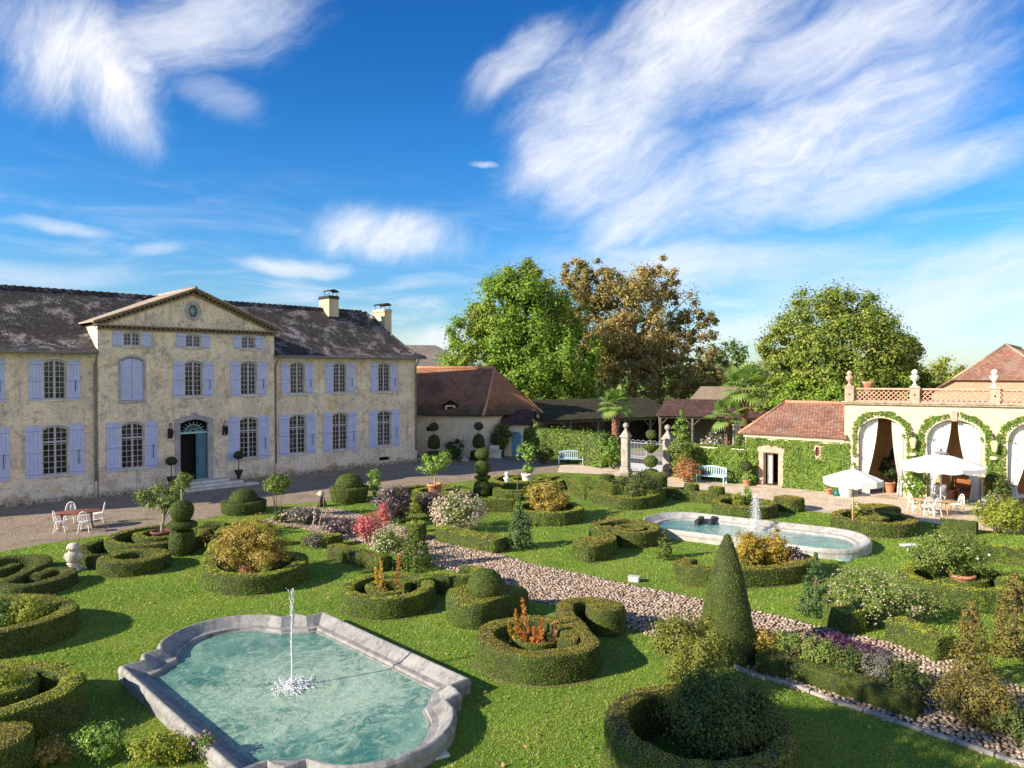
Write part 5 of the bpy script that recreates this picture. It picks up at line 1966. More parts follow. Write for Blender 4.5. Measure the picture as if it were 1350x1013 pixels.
def ivy_band(g, x0, x1, zf0, zf1, n, ls, holes=(), y=-.05, th=.16, seed=0):
    X = RNG.uniform(x0, x1, n)
    a = np.array([zf0(x) for x in X]) if callable(zf0) else np.full(n, zf0)
    b = np.array([zf1(x) for x in X]) if callable(zf1) else np.full(n, zf1)
    Z = a + (b - a) * RNG.random(n)
    q = np.stack([X, np.zeros(n), Z], 1)
    bump = .5 + .5 * wob(q, 2.2, seed) + .4 * wob(q, 6.0, seed)
    keep = np.ones(n, bool)
    for h in holes:
        m = .10 * wob(q, 5.0, seed + 3)
        keep &= ~((X > h[0] + m) & (X < h[1] + m) & (Z > h[2]) & (Z < h[3] + m))
    edge = wob(np.stack([X, np.zeros(n), np.zeros(n)], 1), 3.0, seed)
    keep &= Z < b - .10 + .10 * edge
    P = np.stack([X, y - th * np.clip(bump, 0, 1.4) * RNG.uniform(.3, 1, n), Z], 1)[keep]
    leaf_quads(g, P, np.tile([0, -1.0, .45], (len(P), 1)), ls, 0, 1.0, .8)


def cottage():
    T = thing('garden_wall', 'garden wall right of the gate running to the cottage', 'wall', WF(0, 0), WA)
    g = Geo(); g.box(-.45, 4.38, 0, .35, -.1, 2.0); g.bbox(-.5, 4.38, -.06, .41, 2.0, 2.1, .02)
    g.build('wall_body', CREAM, T)
    T = thing('cottage', 'low garden cottage with a red tile roof, stone framed doorway and oval window', 'cottage', WF(0, 0), WA)
    g = Geo()
    wall_open(g, 4.38, 10.05, -.1, 3.1, 0, [(5.52, 6.40, 0, 1.95, .0), (8.50, 8.70, 2.0, 2.5, .08)], .35)
    g.add([(4.38, 0, -.1), (4.38, 5.2, -.1), (4.38, 5.2, 3.1), (4.38, 0, 3.1)], [(3, 2, 1, 0)])
    g.add([(4.38, 5.2, -.1), (10.05, 5.2, -.1), (10.05, 5.2, 3.1), (4.38, 5.2, 3.1)], [(3, 2, 1, 0)])
    g.build('wall', CREAM2, T)
    g = Geo()
    g.box(4.30, 10.05, -.10, -.004, 2.86, 2.98); g.box(4.26, 10.05, -.16, -.004, 2.984, 3.10)
    g.build('cornice', CREAM2, T)
    g = Geo()
    R0, R1 = (5.9, 2.6, 4.95), (10.2, 2.6, 4.95)
    a, b, c, d = (4.1, -.35, 3.1), (10.2, -.35, 3.1), (10.2, 5.55, 3.1), (4.1, 5.55, 3.1)
    g.add([a, b, c, d, R0, R1], [(0, 1, 5, 4), (2, 3, 4, 5), (3, 0, 4)])
    g.add([a, b, (10.2, -.05, 3.06), (4.1, -.05, 3.06)], [(3, 2, 1, 0)])
    rf = g.build('roof', REDTILE2, T)
    g = Geo(); g.tube([R0, (8, 2.6, 4.97), R1], .10, 8); g.tube([R0, a], .09, 8)
    g.build('ridge_tiles', TERRA, rf)
    g = Geo()
    g.bbox(5.22, 5.52, -.10, .2, 0, 2.0, .015); g.bbox(6.40, 6.70, -.10, .2, 0, 2.0, .015)
    g.bbox(5.16, 6.76, -.12, .2, 2.0, 2.30, .02)
    g.add([(5.2, -.11, 2.30), (6.72, -.11, 2.30), (5.96, -.11, 2.50), (5.2, .1, 2.30), (6.72, .1, 2.30), (5.96, .1, 2.50)], [(0, 1, 2), (1, 4, 5, 2), (0, 2, 5, 3)])
    g.bbox(5.2, 6.72, -.45, .1, -.05, .06, .02)
    d = g.build('door', PINKSTONE, T)
    g = Geo()
    g.box(6.34, 6.39, .12, .95, .05, 1.93); g.build('door_leaf', REDWOOD, d)
    g = Geo(); g.box(5.0, 7.0, 1.6, 1.7, 0, 2.6); g.build('interior', DARK, d)
    g = Geo()
    n = 14
    V = []
    for k in range(n * 6 + 1):
        f = k / (n * 6)
        V.append((5.62 + .34 * f, .3 + .03 * sin(f * 40), 0))
    VV = [(x, y, .1) for x, y, _ in V] + [(x, y, 1.9) for x, y, _ in V]
    k = len(V)
    g.add(VV, [(i, i + 1, k + i + 1, k + i) for i in range(k - 1)], 0, True)
    g.build('door_curtain', CLOTH, d)
    g = Geo()
    V = []
    n = 20
    for k in range(n):
        a = 2 * pi * k / n
        V += [(8.6 + .12 * cos(a), -.07, 2.25 + .30 * sin(a)), (8.6 + .21 * cos(a), -.07, 2.25 + .38 * sin(a)), (8.6 + .22 * cos(a), .02, 2.25 + .39 * sin(a)), (8.6 + .12 * cos(a), .1, 2.25 + .30 * sin(a))]
    F = []
    for k in range(n):
        a = k * 4; b = ((k + 1) % n) * 4
        F += [(a, a + 1, b + 1, b), (a + 1, a + 2, b + 2, b + 1), (a + 3, a, b, b + 3)]
    g.add(V, F)
    w = g.build('oval_window', PINKSTONE, T)
    g = Geo(); g.poly([(8.6 + .12 * cos(2 * pi * k / 16), .05, 2.25 + .3 * sin(2 * pi * k / 16)) for k in range(16)])
    g.build('pane', solid("dark_red_pane", (.10, .02, .02), .4), w)
    # ivy
    g = Geo()
    ivy_band(g, -.45, 4.5, .0, lambda x: 2.15 + .07 * sin(x * 2.3), 12000, .11, (), -.05, .30, 2.0)
    ls_ = .11
    n = 1600
    P = np.stack([RNG.uniform(-.45, 4.4, n), RNG.uniform(-.1, .45, n), 2.12 + .1 * RNG.random(n)], 1)
    leaf_quads(g, P, np.tile([0, -.3, 1.0], (n, 1)), .11, 0, 1.0, .8)
    o = tag(g.build('ivy', IVY, None), 'bright green ivy covering the garden wall behind the pale bench', 'ivy', 'ivy on the garden buildings')
    o.location = WF(0, 0); o.rotation_euler = (0, 0, WA)
    g = Geo()
    ivy_band(g, 4.45, 10.3, .0, 2.90, 14500, .11, [(5.18, 6.72, -1, 2.38), (8.36, 8.84, 1.84, 2.66)], -.05, .20, 5.0)
    o = g.build('ivy', IVY)
    o.location = WF(0, 0); o.rotation_euler = (0, 0, WA)
    tag(o, 'green ivy round the cottage doorway and oval window', 'ivy', 'ivy on the garden buildings')


cottage()


def arcade():
    T = thing('arcade', 'cream garden arcade with three tall arches and a red lattice roof balustrade', 'arcade', GF(0, 0), GA)
    ops = [(.17, 2.37, 0, 4.30, 1.0), (3.46, 5.92, 0, 4.30, 1.02), (7.02, 9.45, 0, 4.30, 1.02)]
    XR = 13.0
    g = Geo()
    wall_open(g, -.55, XR, -.05, 5.02, 0, ops, .55, 0, 18)
    g.add([(-.55, 0, -.05), (-.55, 5.6, -.05), (-.55, 5.6, 5.02), (-.55, 0, 5.02)], [(3, 2, 1, 0)])
    g.add([(-.55, 5.6, -.05), (XR, 5.6, -.05), (XR, 5.6, 5.02), (-.55, 5.6, 5.02)], [(3, 2, 1, 0)])
    g.build('wall', CREAM2, T)
    g = Geo()
    g.box(-.3, XR, 3.4, 3.6, 0, 4.9); g.box(-.45, -.3, .56, 4.4, 0, 4.9); g.box(XR - .2, XR, .56, 4.4, 0, 4.9)
    g.box(2.75, 3.05, 2.8, 3.395, 0, 4.7); g.box(6.35, 6.65, 2.8, 3.395, 0, 4.7)
    g.build('back_wall', OCHRE, T)
    g = Geo(); g.box(-.5, XR, .1, 5.5, 4.9, 5.0); g.build('ceiling', OLDWOOD, T)
    g = Geo()
    for xa, xb, za, zb, rise in ops:
        xm, hw = (xa + xb) / 2, (xb - xa) / 2
        n = 22
        V = []
        for k in range(n + 1):
            a = pi - pi * k / n
            for s, yy in ((1.0, -.05), (1.13, -.05), (1.13, .02), (1.0, .1)):
                V.append((xm + hw * s * cos(a), yy, zb - rise + (rise + hw * (s - 1)) * sin(a)))
        F = []
        for k in range(n):
            a, b = k * 4, (k + 1) * 4
            F += [(a, a + 1, b + 1, b), (a + 1, a + 2, b + 2, b + 1), (a + 3, a, b, b + 3)]
        g.add(V, [f[::-1] for f in F])
    xm = (ops[1][0] + ops[1][1]) / 2
    g.bbox(xm - .13, xm + .13, -.12, .05, 4.22, 4.75, .02, 1)
    g.build('arch_moulding', [CREAM2, PINKSTONE], T)
    g = Geo()
    g.bbox(-.68, XR, -.16, .5, 5.02, 5.10, .02); g.bbox(-.72, XR, -.22, .5, 5.104, 5.18, .02)
    g.build('cornice', m_stone("mossy_ledge", (.52, .42, .30), (.20, .15, .08), (.25, .24, .08), .8), T)
    piers = [-.31, 2.86, 6.43, 10.0]
    for x in piers:
        g = Geo()
        g.bbox(x - .23, x + .23, -.20, .28, 5.18, 5.93, .015); g.bbox(x - .27, x + .27, -.24, .32, 5.93, 6.0, .015)
        o = g.build('pier', PINKSTONE, T)
        g = Geo()
        g.lathe([(.045, 0), (.045, .02), (.001, .02)], (0, 0, 0), 10)
        V = xf(g.V[0], Matrix.Translation((x, -.205, 5.58)) @ Matrix.Rotation(pi / 2, 4, 'X'))
        g.V[0] = V
        g.build('boss', IRON, o)
    for i in range(len(piers) - 1):
        xa, xb = piers[i] + .235, piers[i + 1] - .235
        g = Geo()
        g.bbox(xa, xb, -.08, .12, 5.185, 5.25, .01); g.bbox(xa, xb, -.10, .14, 5.84, 5.94, .015)
        z0, z1 = 5.25, 5.84
        hh = z1 - z0
        p = .235
        k = -int(hh / p) - 1
        while xa + k * p < xb:
            for sg in (1, -1):
                s = xa + k * p
                x0, x1, a, b = s, s + hh, z0, z1
                if x0 < xa: a = z0 + (xa - x0); x0 = xa
                if x1 > xb: b = z1 - (x1 - xb); x1 = xb
                if x1 - x0 < .05: continue
                if sg < 0: x0, x1 = xa + xb - x0, xa + xb - x1
                w = .030
                yy = (0.0, .035) if sg > 0 else (.037, .072)
                V = [(x0 - w, yy[0], a), (x0 + w, yy[0], a), (x1 + w, yy[0], b), (x1 - w, yy[0], b)]
                V = V + [(v[0], yy[1], v[2]) for v in V]
                g.add(V, [(0, 1, 2, 3), (7, 6, 5, 4), (0, 4, 5, 1), (1, 5, 6, 2), (3, 2, 6, 7), (0, 3, 7, 4)], 0)
            k += 1
        g.build('balustrade_panel', LATTICE, T)
    # terrace floor seen through the lattice
    g = Geo(); g.box(-.5, XR, .5, 5.5, 5.02, 5.12); g.build('terrace_floor', REDWOOD, T)
    # urns
    prof = [(.14, 0), (.15, .05), (.07, .12), (.06, .2), (.10, .26), (.21, .38), (.23, .5), (.17, .58), (.09, .62), (.15, .68), (.17, .76), (.11, .85), (.03, .9), (.001, .91)]
    for k, (x, m, lab) in enumerate(((2.86, PALESTONE, 'white stone finial urn on the balustrade pier between the first two arches'), (6.43, PALESTONE, 'white stone finial urn on the balustrade pier in front of the brick barn'), (-.31, PINKSTONE, 'pinkish stone finial urn on the left end pier of the balustrade'))):
        g = Geo()
        g.box(-.16, .16, -.16, .16, 0, .06)
        sc = 1.0 if k < 2 else .92
        g.lathe([(r * sc, .06 + z * sc) for r, z in prof], (0, 0, 0), 18)
        o = g.build('finial_urn', m); o.location = GF(x, .04, 6.0)
        tag(o, lab, 'urn', 'finials on the arcade balustrade')
    g = Geo(); g.lathe([(.12, 0), (.18, .05), (.10, .18), (.12, .3), (.30, .55), (.36, .75), (.38, .85), (.32, .86), (.001, .8)], (0, 0, 0), 18)
    o = g.build('terracotta_urn', TERRA); o.location = GF(.55, .9, 5.42)
    tag(o, 'wide terracotta urn on the arcade roof beside the left finial', 'urn')
    g = Geo(); g.bbox(-.25, .25, -.25, .25, 0, .30, .02)
    o = g.build('stone_plinth', PINKSTONE); o.location = GF(.55, .9, 5.12)
    tag(o, 'pink block holding up the wide terracotta urn on the arcade roof', 'plinth')
    # ivy over the piers and arches
    g = Geo()
    def arch_z(x):
        best = 0
        for xa, xb, za, zb, rise in ops:
            xm, hw = (xa + xb) / 2, (xb - xa) / 2 + .16
            q = (x - xm) / hw
            if abs(q) < 1: best = max(best, zb - rise + (rise + .16) * sqrt(1 - q * q))
        return best
    n = 22000
    X = RNG.uniform(-.15, 10.1, n); Z = RNG.uniform(.1, 4.9, n)
    az_ = np.array([arch_z(x) for x in X])
    # band that follows each arch
    def dist(x, z):
        best = 9
        for xa, xb, za, zb, rise in ops:
            xm, hw = (xa + xb) / 2, (xb - xa) / 2
            if z > zb - rise:
                r = sqrt(((x - xm) / hw) ** 2 + ((z - zb + rise) / rise) ** 2)
                best = min(best, abs(r - 1) * hw if r > 1 else 9 if r < .99 else 0)
            else:
                if xa < x < xb: return 99
                best = min(best, min(abs(x - xa), abs(x - xb)))
        return best
    D = np.array([dist(x, z) for x, z in zip(X, Z)])
    q = np.stack([X, 0 * X, Z], 1)
    lim = .42 + .12 * wob(q, 3.1) + .05 * wob(q, 9.0)
    low = (Z < 3.45)
    keep = (D < 20) & (D > .13) & (np.where(low, D < 1.2, D < lim + .06)) & (az_ < Z + 9)
    keep &= ~((X > 4.42) & (X < 4.95) & (Z > 4.1))
    keep &= ~((X < .1) & (Z < 1.2))
    keep &= ~(low & (wob(q, 2.6, 4.0) < -.60))
    P = np.stack([X, -.06 - .16 * np.clip(.5 + .6 * wob(q, 4.0), 0, 1) * RNG.random(n), Z], 1)[keep]
    leaf_quads(g, P, np.tile([0, -1.0, .4], (len(P), 1)), .115, 0, 1.0, .8)
    o = g.build('ivy', IVY); o.location = GF(0, 0); o.rotation_euler = (0, 0, GA)
    tag(o, 'ivy trained round the three arches of the arcade', 'ivy', 'ivy on the garden buildings')
    # curtains
    def curtain(label, op, a, b_top, b_tie, side, zt=1.0, spread=.35):
        xa, xb, za, zb, rise = op
        xm, hw = (xa + xb) / 2, (xb - xa) / 2
        g = Geo()
        nu, nv = 40, 26
        V = []
        for j in range(nv + 1):
            v = j / nv
            for i in range(nu + 1):
                u = i / nu
                xt = a + (b_top - a) * u
                qz = (xt - xm) / hw
                ztop = zb - rise + rise * sqrt(max(0.02, 1 - min(1, qz * qz))) - .02
                z = ztop + (.03 - ztop) * v
                if z > zt:
                    f = max(0, min(1, (ztop - z) / max(.1, ztop - zt)))
                    e = b_top + (b_tie - b_top) * (f ** 1.7)
                else:
                    e = b_tie + (b_tie - a) * spread * (1 - z / zt) ** .8
                x = a + (e - a) * u
                wd = abs(e - a)
                y = .30 + .035 * sin(u * 2 * pi * 8) * min(1, .6 + .25 / max(.2, wd)) + .03 * sin(u * 11 + v * 2)
                V.append((x, y, z))
        F = [(j * (nu + 1) + i, j * (nu + 1) + i + 1, (j + 1) * (nu + 1) + i + 1, (j + 1) * (nu + 1) + i) for j in range(nv) for i in range(nu)]
        g.add(V, F, 0, True)
        o = g.build('curtain', CLOTH); o.location = GF(0, 0); o.rotation_euler = (0, 0, GA)
        m = o.modifiers.new('Solidify', 'SOLIDIFY'); m.thickness = .008
        tag(o, label, 'curtain', 'white curtains in the arches')
    curtain('white curtain at the left side of the leftmost arch', ops[0], .20, 1.12, .62, -1, 1.0)
    curtain('white curtain at the right side of the leftmost arch', ops[0], 2.34, 1.78, 2.12, 1, 1.0)
    curtain('white curtain at the left side of the arch behind the big parasol', ops[1], 3.50, 4.58, 3.85, -1, .9)
    curtain('white curtain at the right side of the arch behind the big parasol', ops[1], 5.88, 4.86, 5.52, 1, .9)
    curtain('white curtain in the arch at the right edge of the photo', ops[2], 7.06, 8.1, 7.45, -1, .9)
    # wall lanterns on the piers
    first = None
    for k, (x, z, lab) in enumerate(((2.80, 2.75, 'cream lantern on the ivy pier between the first and second arch'), (6.42, 2.75, 'cream lantern on the ivy pier right of the big parasol'))):
        if first is None:
            first = t = thing('wall_lantern', lab, 'lantern', GF(x, -.1, z), GA, 'cream lanterns on the arcade piers')
            g = Geo()
            g.lathe([(.10, 0), (.18, .42)], (0, -.28, 0), 6, smooth=False); g.lathe([(.18, .42), (.20, .44), (.10, .56), (.001, .58)], (0, -.28, 0), 6, smooth=False)
            g.lathe([(.001, -.01), (.10, 0)], (0, -.28, 0), 6, smooth=False)
            g.build('lamp_box', solid("cream_lamp_glass", (.62, .50, .30), .4), t)
            g = Geo()
            g.tube(catmull([(0, -.28, .58), (0, -.26, .78), (0, -.12, .86), (0, 0, .70), (0, .06, .5)], .05), .03, 6)
            g.build('bracket', IRON, t)
            g = Geo(); g.lathe([(.16, -.18), (.20, -.10), (.14, -.02), (.001, -.02)], (0, -.05, -.25), 12)
            g.build('wall_bracket_shell', CREAM2, t)
        else:
            copy_thing(first, GF(x, -.1, z), GA, lab)
    # big old brick barn behind
    o = (AT(1323, 452, 56)[0], 56.0)
    bt = thing('brick_barn', 'red brick barn with a half hipped clay tile roof behind the arcade', 'barn', (*o, 0), radians(-40))
    za, ze = 9.05, 6.35
    g = Geo()
    g.add([(-4.9, 0, -.1), (7.5, 0, -.1), (7.5, 0, 5.4), (3.4, 0, ze), (-3.3, 0, ze), (-4.9, 0, 5.3)], [(0, 1, 2, 3, 4, 5)])
    g.add([(-4.9, 0, -.1), (-4.9, 12, -.1), (-4.9, 12, 5.3), (-4.9, 0, 5.3)], [(3, 2, 1, 0)])
    g.build('wall', BRICKWALL, bt)
    g = Geo()
    ap = (0, 1.9, za); L1 = (-3.35, -.35, ze - .08); L2 = (3.6, -.35, ze - .08)
    g.add([L1, L2, ap], [(0, 1, 2)])
    g.add([(-5.3, -.30, 5.05), L1, ap, (0, 14, za), (-5.3, 14, 5.05)], [(4, 3, 2, 1, 0)])
    g.add([L2, (8.0, -.30, 5.0), (8.0, 14, 5.0), (0, 14, za), ap], [(0, 1, 2, 3, 4)])
    dn = .1
    g.add([(-5.3, -.30, 5.05 - dn), (L1[0], L1[1], L1[2] - dn), (L1[0], L1[1], L1[2]), (-5.3, -.30, 5.05)], [(0, 1, 2, 3)])
    g.add([(L1[0], L1[1], L1[2] - dn), (L2[0], L2[1], L2[2] - dn), L2, L1], [(0, 1, 2, 3)])
    g.add([(-5.3, -.3, 4.95), (-5.3, 14, 4.95), (0, 14, za - dn), (0, 1.9, za - dn), (L1[0], L1[1], L1[2] - dn)], [(4, 3, 2, 1, 0)], 0)
    rf = g.build('roof', REDTILE2, bt)
    g = Geo()
    g.tube([L1, ap], .10, 8); g.tube([L2, ap], .10, 8); g.tube([ap, (0, 14, za)], .11, 8)
    g.build('ridge_tiles', PALETILE, rf)


arcade()


def gate():
    P1 = (7.79, 48.7); P2 = (10.25, 46.9)
    ang = math.atan2(P2[1] - P1[1], P2[0] - P1[0])
    L = sqrt((P2[0] - P1[0]) ** 2 + (P2[1] - P1[1]) ** 2)
    first = None
    for p, lab in ((P1, 'square pale stone gate pillar with ball finial, next to the leafy hedge'), (P2, 'square pale stone gate pillar with ball finial, next to the ivy wall')):
        if first is None:
            first = t = thing('gate_pillar', lab, 'pillar', p, ang, 'stone gate pillars')
            g = Geo()
            g.bbox(-.31, .31, -.31, .31, -.05, .35, .02); g.bbox(-.25, .25, -.25, .25, .35, 2.35, .02)
            g.bbox(-.32, .32, -.32, .32, 2.35, 2.5, .03)
            g.build('shaft', STONE2, t)
            g = Geo()
            g.lathe([(.36, 2.5), (.34, 2.58), (.18, 2.78), (.11, 2.88), (.11, 3.0)], (0, 0, 0), 4, smooth=False, rot=pi / 4)
            g.build('cap', STONE2, t)
            g = Geo(); g.lathe(ball_prof(.20, 3.16), (0, 0, 0), 16); g.build('ball_finial', STONE2, t)
        else:
            copy_thing(first, p, ang, lab)
    t = thing('metal_gate', 'closed double gate of pale grey iron bars with scrolled top', 'gate', P1, ang)
    for k in range(2):
        a = .34 if k == 0 else L / 2 + .015
        b = L / 2 - .015 if k == 0 else L - .34
        g = Geo()
        for x in (a, b): g.tube([(x, 0, .08), (x, 0, 2.15)], .028, 6)
        for z in (.12, .62, 1.0, 1.12, 2.02): g.box(a, b, -.018, .018, z - .02, z + .02)
        n = 11
        for i in range(1, n):
            x = a + (b - a) * i / n
            g.tube([(x, 0, .14), (x, 0, 2.1)], .013, 5)
        for i in range(3):
            c = a + (b - a) * (i + .5) / 3
            g.tube([(c + .16 * cos(q), 0, 2.06 + .16 * sin(q)) for q in np.linspace(0, pi, 9)], .014, 5)
        g.box(a + .02, b - .02, -.006, .006, .14, .60)
        g.build('gate_leaf', GATEP, t)


gate()


# ================================================================== CLIPPED HEDGES
def hedges():
    H = hedge
    # ---- left lawn
    H('low zigzag scroll hedge at the left edge, in front of the garden table', [('r', px([(-22, 740), (10, 733), (40, 731), (57, 733), (58, 739), (44, 746), (22, 757), (4, 766)], .42), .48, .42),
       ('r', px([(2, 768), (20, 771), (44, 769), (68, 763), (88, 756), (93, 751), (84, 748), (66, 750), (48, 757)], .42), .46, .42), ('r', px([(-20, 752), (2, 749), (22, 742)], .3), .4, .3)], HEDGE_D)
    H('round two ring hedge around the red potted tree on the left lawn', [('r', circ(G(208, 703, .5), 1.66, 16), .44, .5, True), ('r', circ(G(213, 701, .4), .85, 12), .42, .4, True),
       ('r', px([(262, 699), (276, 697), (284, 692)], .45), .42, .45)], HEDGE)
    H('low scroll hedge beside the owl statue', [('r', px([(150, 707), (128, 712), (112, 718), (107, 724), (116, 730), (140, 731), (160, 727), (176, 723)], .45), .46, .45), ('r', px([(122, 721), (138, 716), (150, 717)], .3), .36, .3)], HEDGE_D)
    H('flat oval hedge with a small dark hollow, left of the golden shrub', [('r', circ(G(177, 731, .5), .82, 14, sx=1.05), .62, .5, True)], HEDGE)
    H('horseshoe hedge enclosing the golden shrub', [('r', px([(300, 692), (289, 703), (281, 722), (275, 740), (284, 752), (312, 757), (345, 756), (380, 748), (397, 737), (390, 729), (368, 727), (352, 729)], .6), .50, .6)], HEDGE_L)
    H('short dark hedge arc behind the golden shrub', [('r', px([(300, 690), (286, 688), (270, 688)], .45), .42, .45)], HEDGE_D)
    H('large U shaped hedge at the left edge beyond the two nearest ones', [('r', px([(-40, 790), (5, 785), (45, 784), (76, 788), (90, 795), (84, 805), (60, 814), (20, 824), (-30, 834)], .66), .52, .66)], HEDGE)
    H('rounded hedge with an inner coil at the lower left, level with the pool corner', [('r', px([(-40, 872), (10, 871), (55, 874), (88, 882), (96, 893), (80, 908), (45, 922), (0, 935), (-40, 944)], .78), .50, .78), ('b', px([(-30, 888), (20, 884), (50, 892), (40, 905), (0, 916), (-30, 918)], .72), .72)], HEDGE_L)
    H('dark rounded hedge end cut off by the bottom left corner', [('d', G(-12, 972, .7), .60, .70)], HEDGE_O)
    # ---- centre
    H('circular hedge with inner rings around the orange stems', [('r', circ(G(512, 770, .6), 1.17, 18), .44, .6, True), ('r', circ(G(514, 771, .5), .60, 12, .5, 5.4), .30, .5),
       ('r', px([(562, 755), (590, 757), (618, 757), (632, 753), (626, 747), (606, 746)], .6), .42, .6)], HEDGE_L)
    H('wedge shaped hedge block carrying a clipped ball', [('b', px([(588, 780), (600, 773), (640, 768), (693, 774), (690, 779), (662, 788), (634, 797), (602, 794)], .68), .68)], HEDGE)
    H('big S shaped hedge with a round end and coral stems inside, near the path', [('r', px([(786, 789), (770, 787), (752, 790), (744, 798), (752, 812), (768, 828), (779, 842), (772, 851), (742, 857), (704, 859), (668, 853), (645, 842), (641, 830), (660, 819), (698, 813), (728, 816), (746, 826), (752, 836), (747, 844)], .68), .50, .68), ('d', G(798, 798, .68), .52, .68),
       ('r', circ(G(706, 838, .45), .46, 12, 2.4, 7.6), .26, .45)], HEDGE_O)
    H('straight clipped hedge edging the path in front of the scarlet shrub', [('r', px([(440, 716), (470, 724), (508, 734)], .5), .62, .5)], HEDGE)
    H('short clipped hedge with bamboo canes at the left end of the path', [('r', px([(402, 704), (425, 706), (448, 703)], .45), .55, .45)], HEDGE_L)
    H('straight clipped hedge under the pale pink flower bush', [('r', px([(583, 694), (620, 701), (661, 709)], .55), .85, .55)], HEDGE_L)
    H('small upright clipped hedge end left of the pale pink flower bush', [('b', circ(G(548, 689, .7), .42, 8), .7)], HEDGE_L)
    H('ring hedge with inner ring around the terracotta potted tree', [('r', circ(G(569, 646, .5), 1.9, 18), .5, .5, True), ('r', circ(G(573, 646, .42), 1.0, 14), .46, .42, True)], HEDGE_L)
    H('straight hedge below the spiral topiary', [('r', px([(580, 657), (620, 657), (678, 658)], .62), .5, .62)], HEDGE)
    H('ring hedge with inner ring around the white potted lemon tree', [('r', circ(G(694, 631, .5), 1.95, 18), .5, .5, True), ('r', circ(G(694, 631, .42), 1.0, 14), .46, .42, True)], HEDGE_L)
    H('low angled hedge with gaps by the small white statue', [('r', px([(650, 636), (660, 645), (690, 646)], .5), .5, .5), ('r', px([(664, 650), (688, 650)], .4), .45, .4)], HEDGE)
    H('round hedge enclosing the yellow green bush in the centre', [('r', circ(G(723, 667, .62), 1.42, 16), .46, .62, True)], HEDGE_L)
    H('long zigzag hedge ending in an arc under the dark round shrub', [('r', px([(722, 629), (738, 627), (749, 630), (776, 645)], .6), .5, .6), ('r', px([(778, 645), (809, 654), (824, 656), (846, 655), (866, 650), (872, 646)], .6), .5, .6), ('r', px([(770, 627), (790, 632), (812, 640)], .55), .48, .55)], HEDGE)
    H('small clipped cube hedge behind the zigzag hedge', [('b', circ(G(800, 626, .5), .45, 8), .5)], HEDGE_D)
    H('tall dark clipped block beside the dark round shrub', [('b', px([(858, 628), (876, 628), (878, 634), (858, 634)], .8), 1.05)], HEDGE_D)
    H('low straight hedge in front of the pale blue bench', [('r', px([(876, 642), (900, 646), (930, 650), (962, 652)], .5), .7, .5)], HEDGE_O)
    H('small clipped cube nearest the pale blue bench', [('b', circ(G(912, 638, .8), .40, 8), .82)], HEDGE)
    H('small clipped cube right of the pale blue bench', [('b', circ(G(945, 643, .8), .42, 8), .84)], HEDGE)
    H('round hedge with a drum shaped end between the oval pool and the cottage', [('r', circ(G(981, 661, .6), 1.30, 16), .46, .6, True), ('d', G(1040, 656, .62), .72, .62)], HEDGE_O)
    H('round hedge with a drum shaped end behind the beige pole parasol', [('r', circ(G(1152, 680, .6), 1.48, 16), .48, .6, True), ('d', G(1160, 668, .62), .86, .62), ('d', G(1150, 681, .4), .7, .42)], HEDGE_O)
    H('straight dark clipped hedge in front of the garden dining table', [('r', px([(1240, 682), (1288, 688)], .55), .42, .55)], HEDGE_D)
    H('S shaped hedge left of the oval pool with a flat topped coil', [('r', px([(760, 712), (776, 718), (800, 713), (806, 707), (798, 699), (786, 692), (782, 690), (800, 686), (830, 684), (856, 688), (864, 695), (852, 700), (828, 701), (806, 695), (800, 692)], .62), .44, .62),
       ('d', G(781, 712, .63), .62, .63), ('r', circ(G(830, 694, .5), .50, 12), .36, .5, True)], HEDGE_O)
    H('long oval hedge around the yellow autumn shrubs by the oval pool', [('r', px([(912, 735), (900, 739), (908, 745), (940, 748), (985, 748), (1030, 745), (1062, 738), (1060, 731), (1030, 727), (990, 726)], .6), .55, .6)], HEDGE_O)
    H('large ring hedge around the terracotta potted bush at the right', [('r', circ(G(1264, 757, .68), 1.42, 18), .44, .68, True), ('r', circ(G(1268, 757, .5), .62, 12), .34, .5, True)], HEDGE_L)
    H('straight hedge behind the large ring hedge at the right edge', [('r', px([(1290, 717), (1320, 719), (1366, 724)], .6), .5, .6)], HEDGE_L)
    H('curved hedge leaving the right edge beside the large ring hedge', [('r', px([(1322, 763), (1340, 756), (1372, 756)], .65), .44, .65)], HEDGE_L)
    H('clipped hedge at the path edge left of the white flowering bush', [('r', px([(1098, 793), (1128, 806)], .6), .7, .6)], HEDGE_L)
    H('clipped hedge at the path edge right of the white flowering bush', [('r', px([(1180, 812), (1212, 824), (1248, 838)], .6), .7, .6)], HEDGE_L)
    H('big round hedge in the foreground wrapped round the largest bush', [('r', circ(G(921, 950, .85), 1.38, 20), .46, .85, True)], HEDGE_O)
    H('shaggy mixed border hedge edging the path in the right foreground', [('r', px([(1000, 857), (1050, 868), (1105, 883), (1160, 900), (1212, 916)], .42), .62, .42)], HEDGE_D)


hedges()


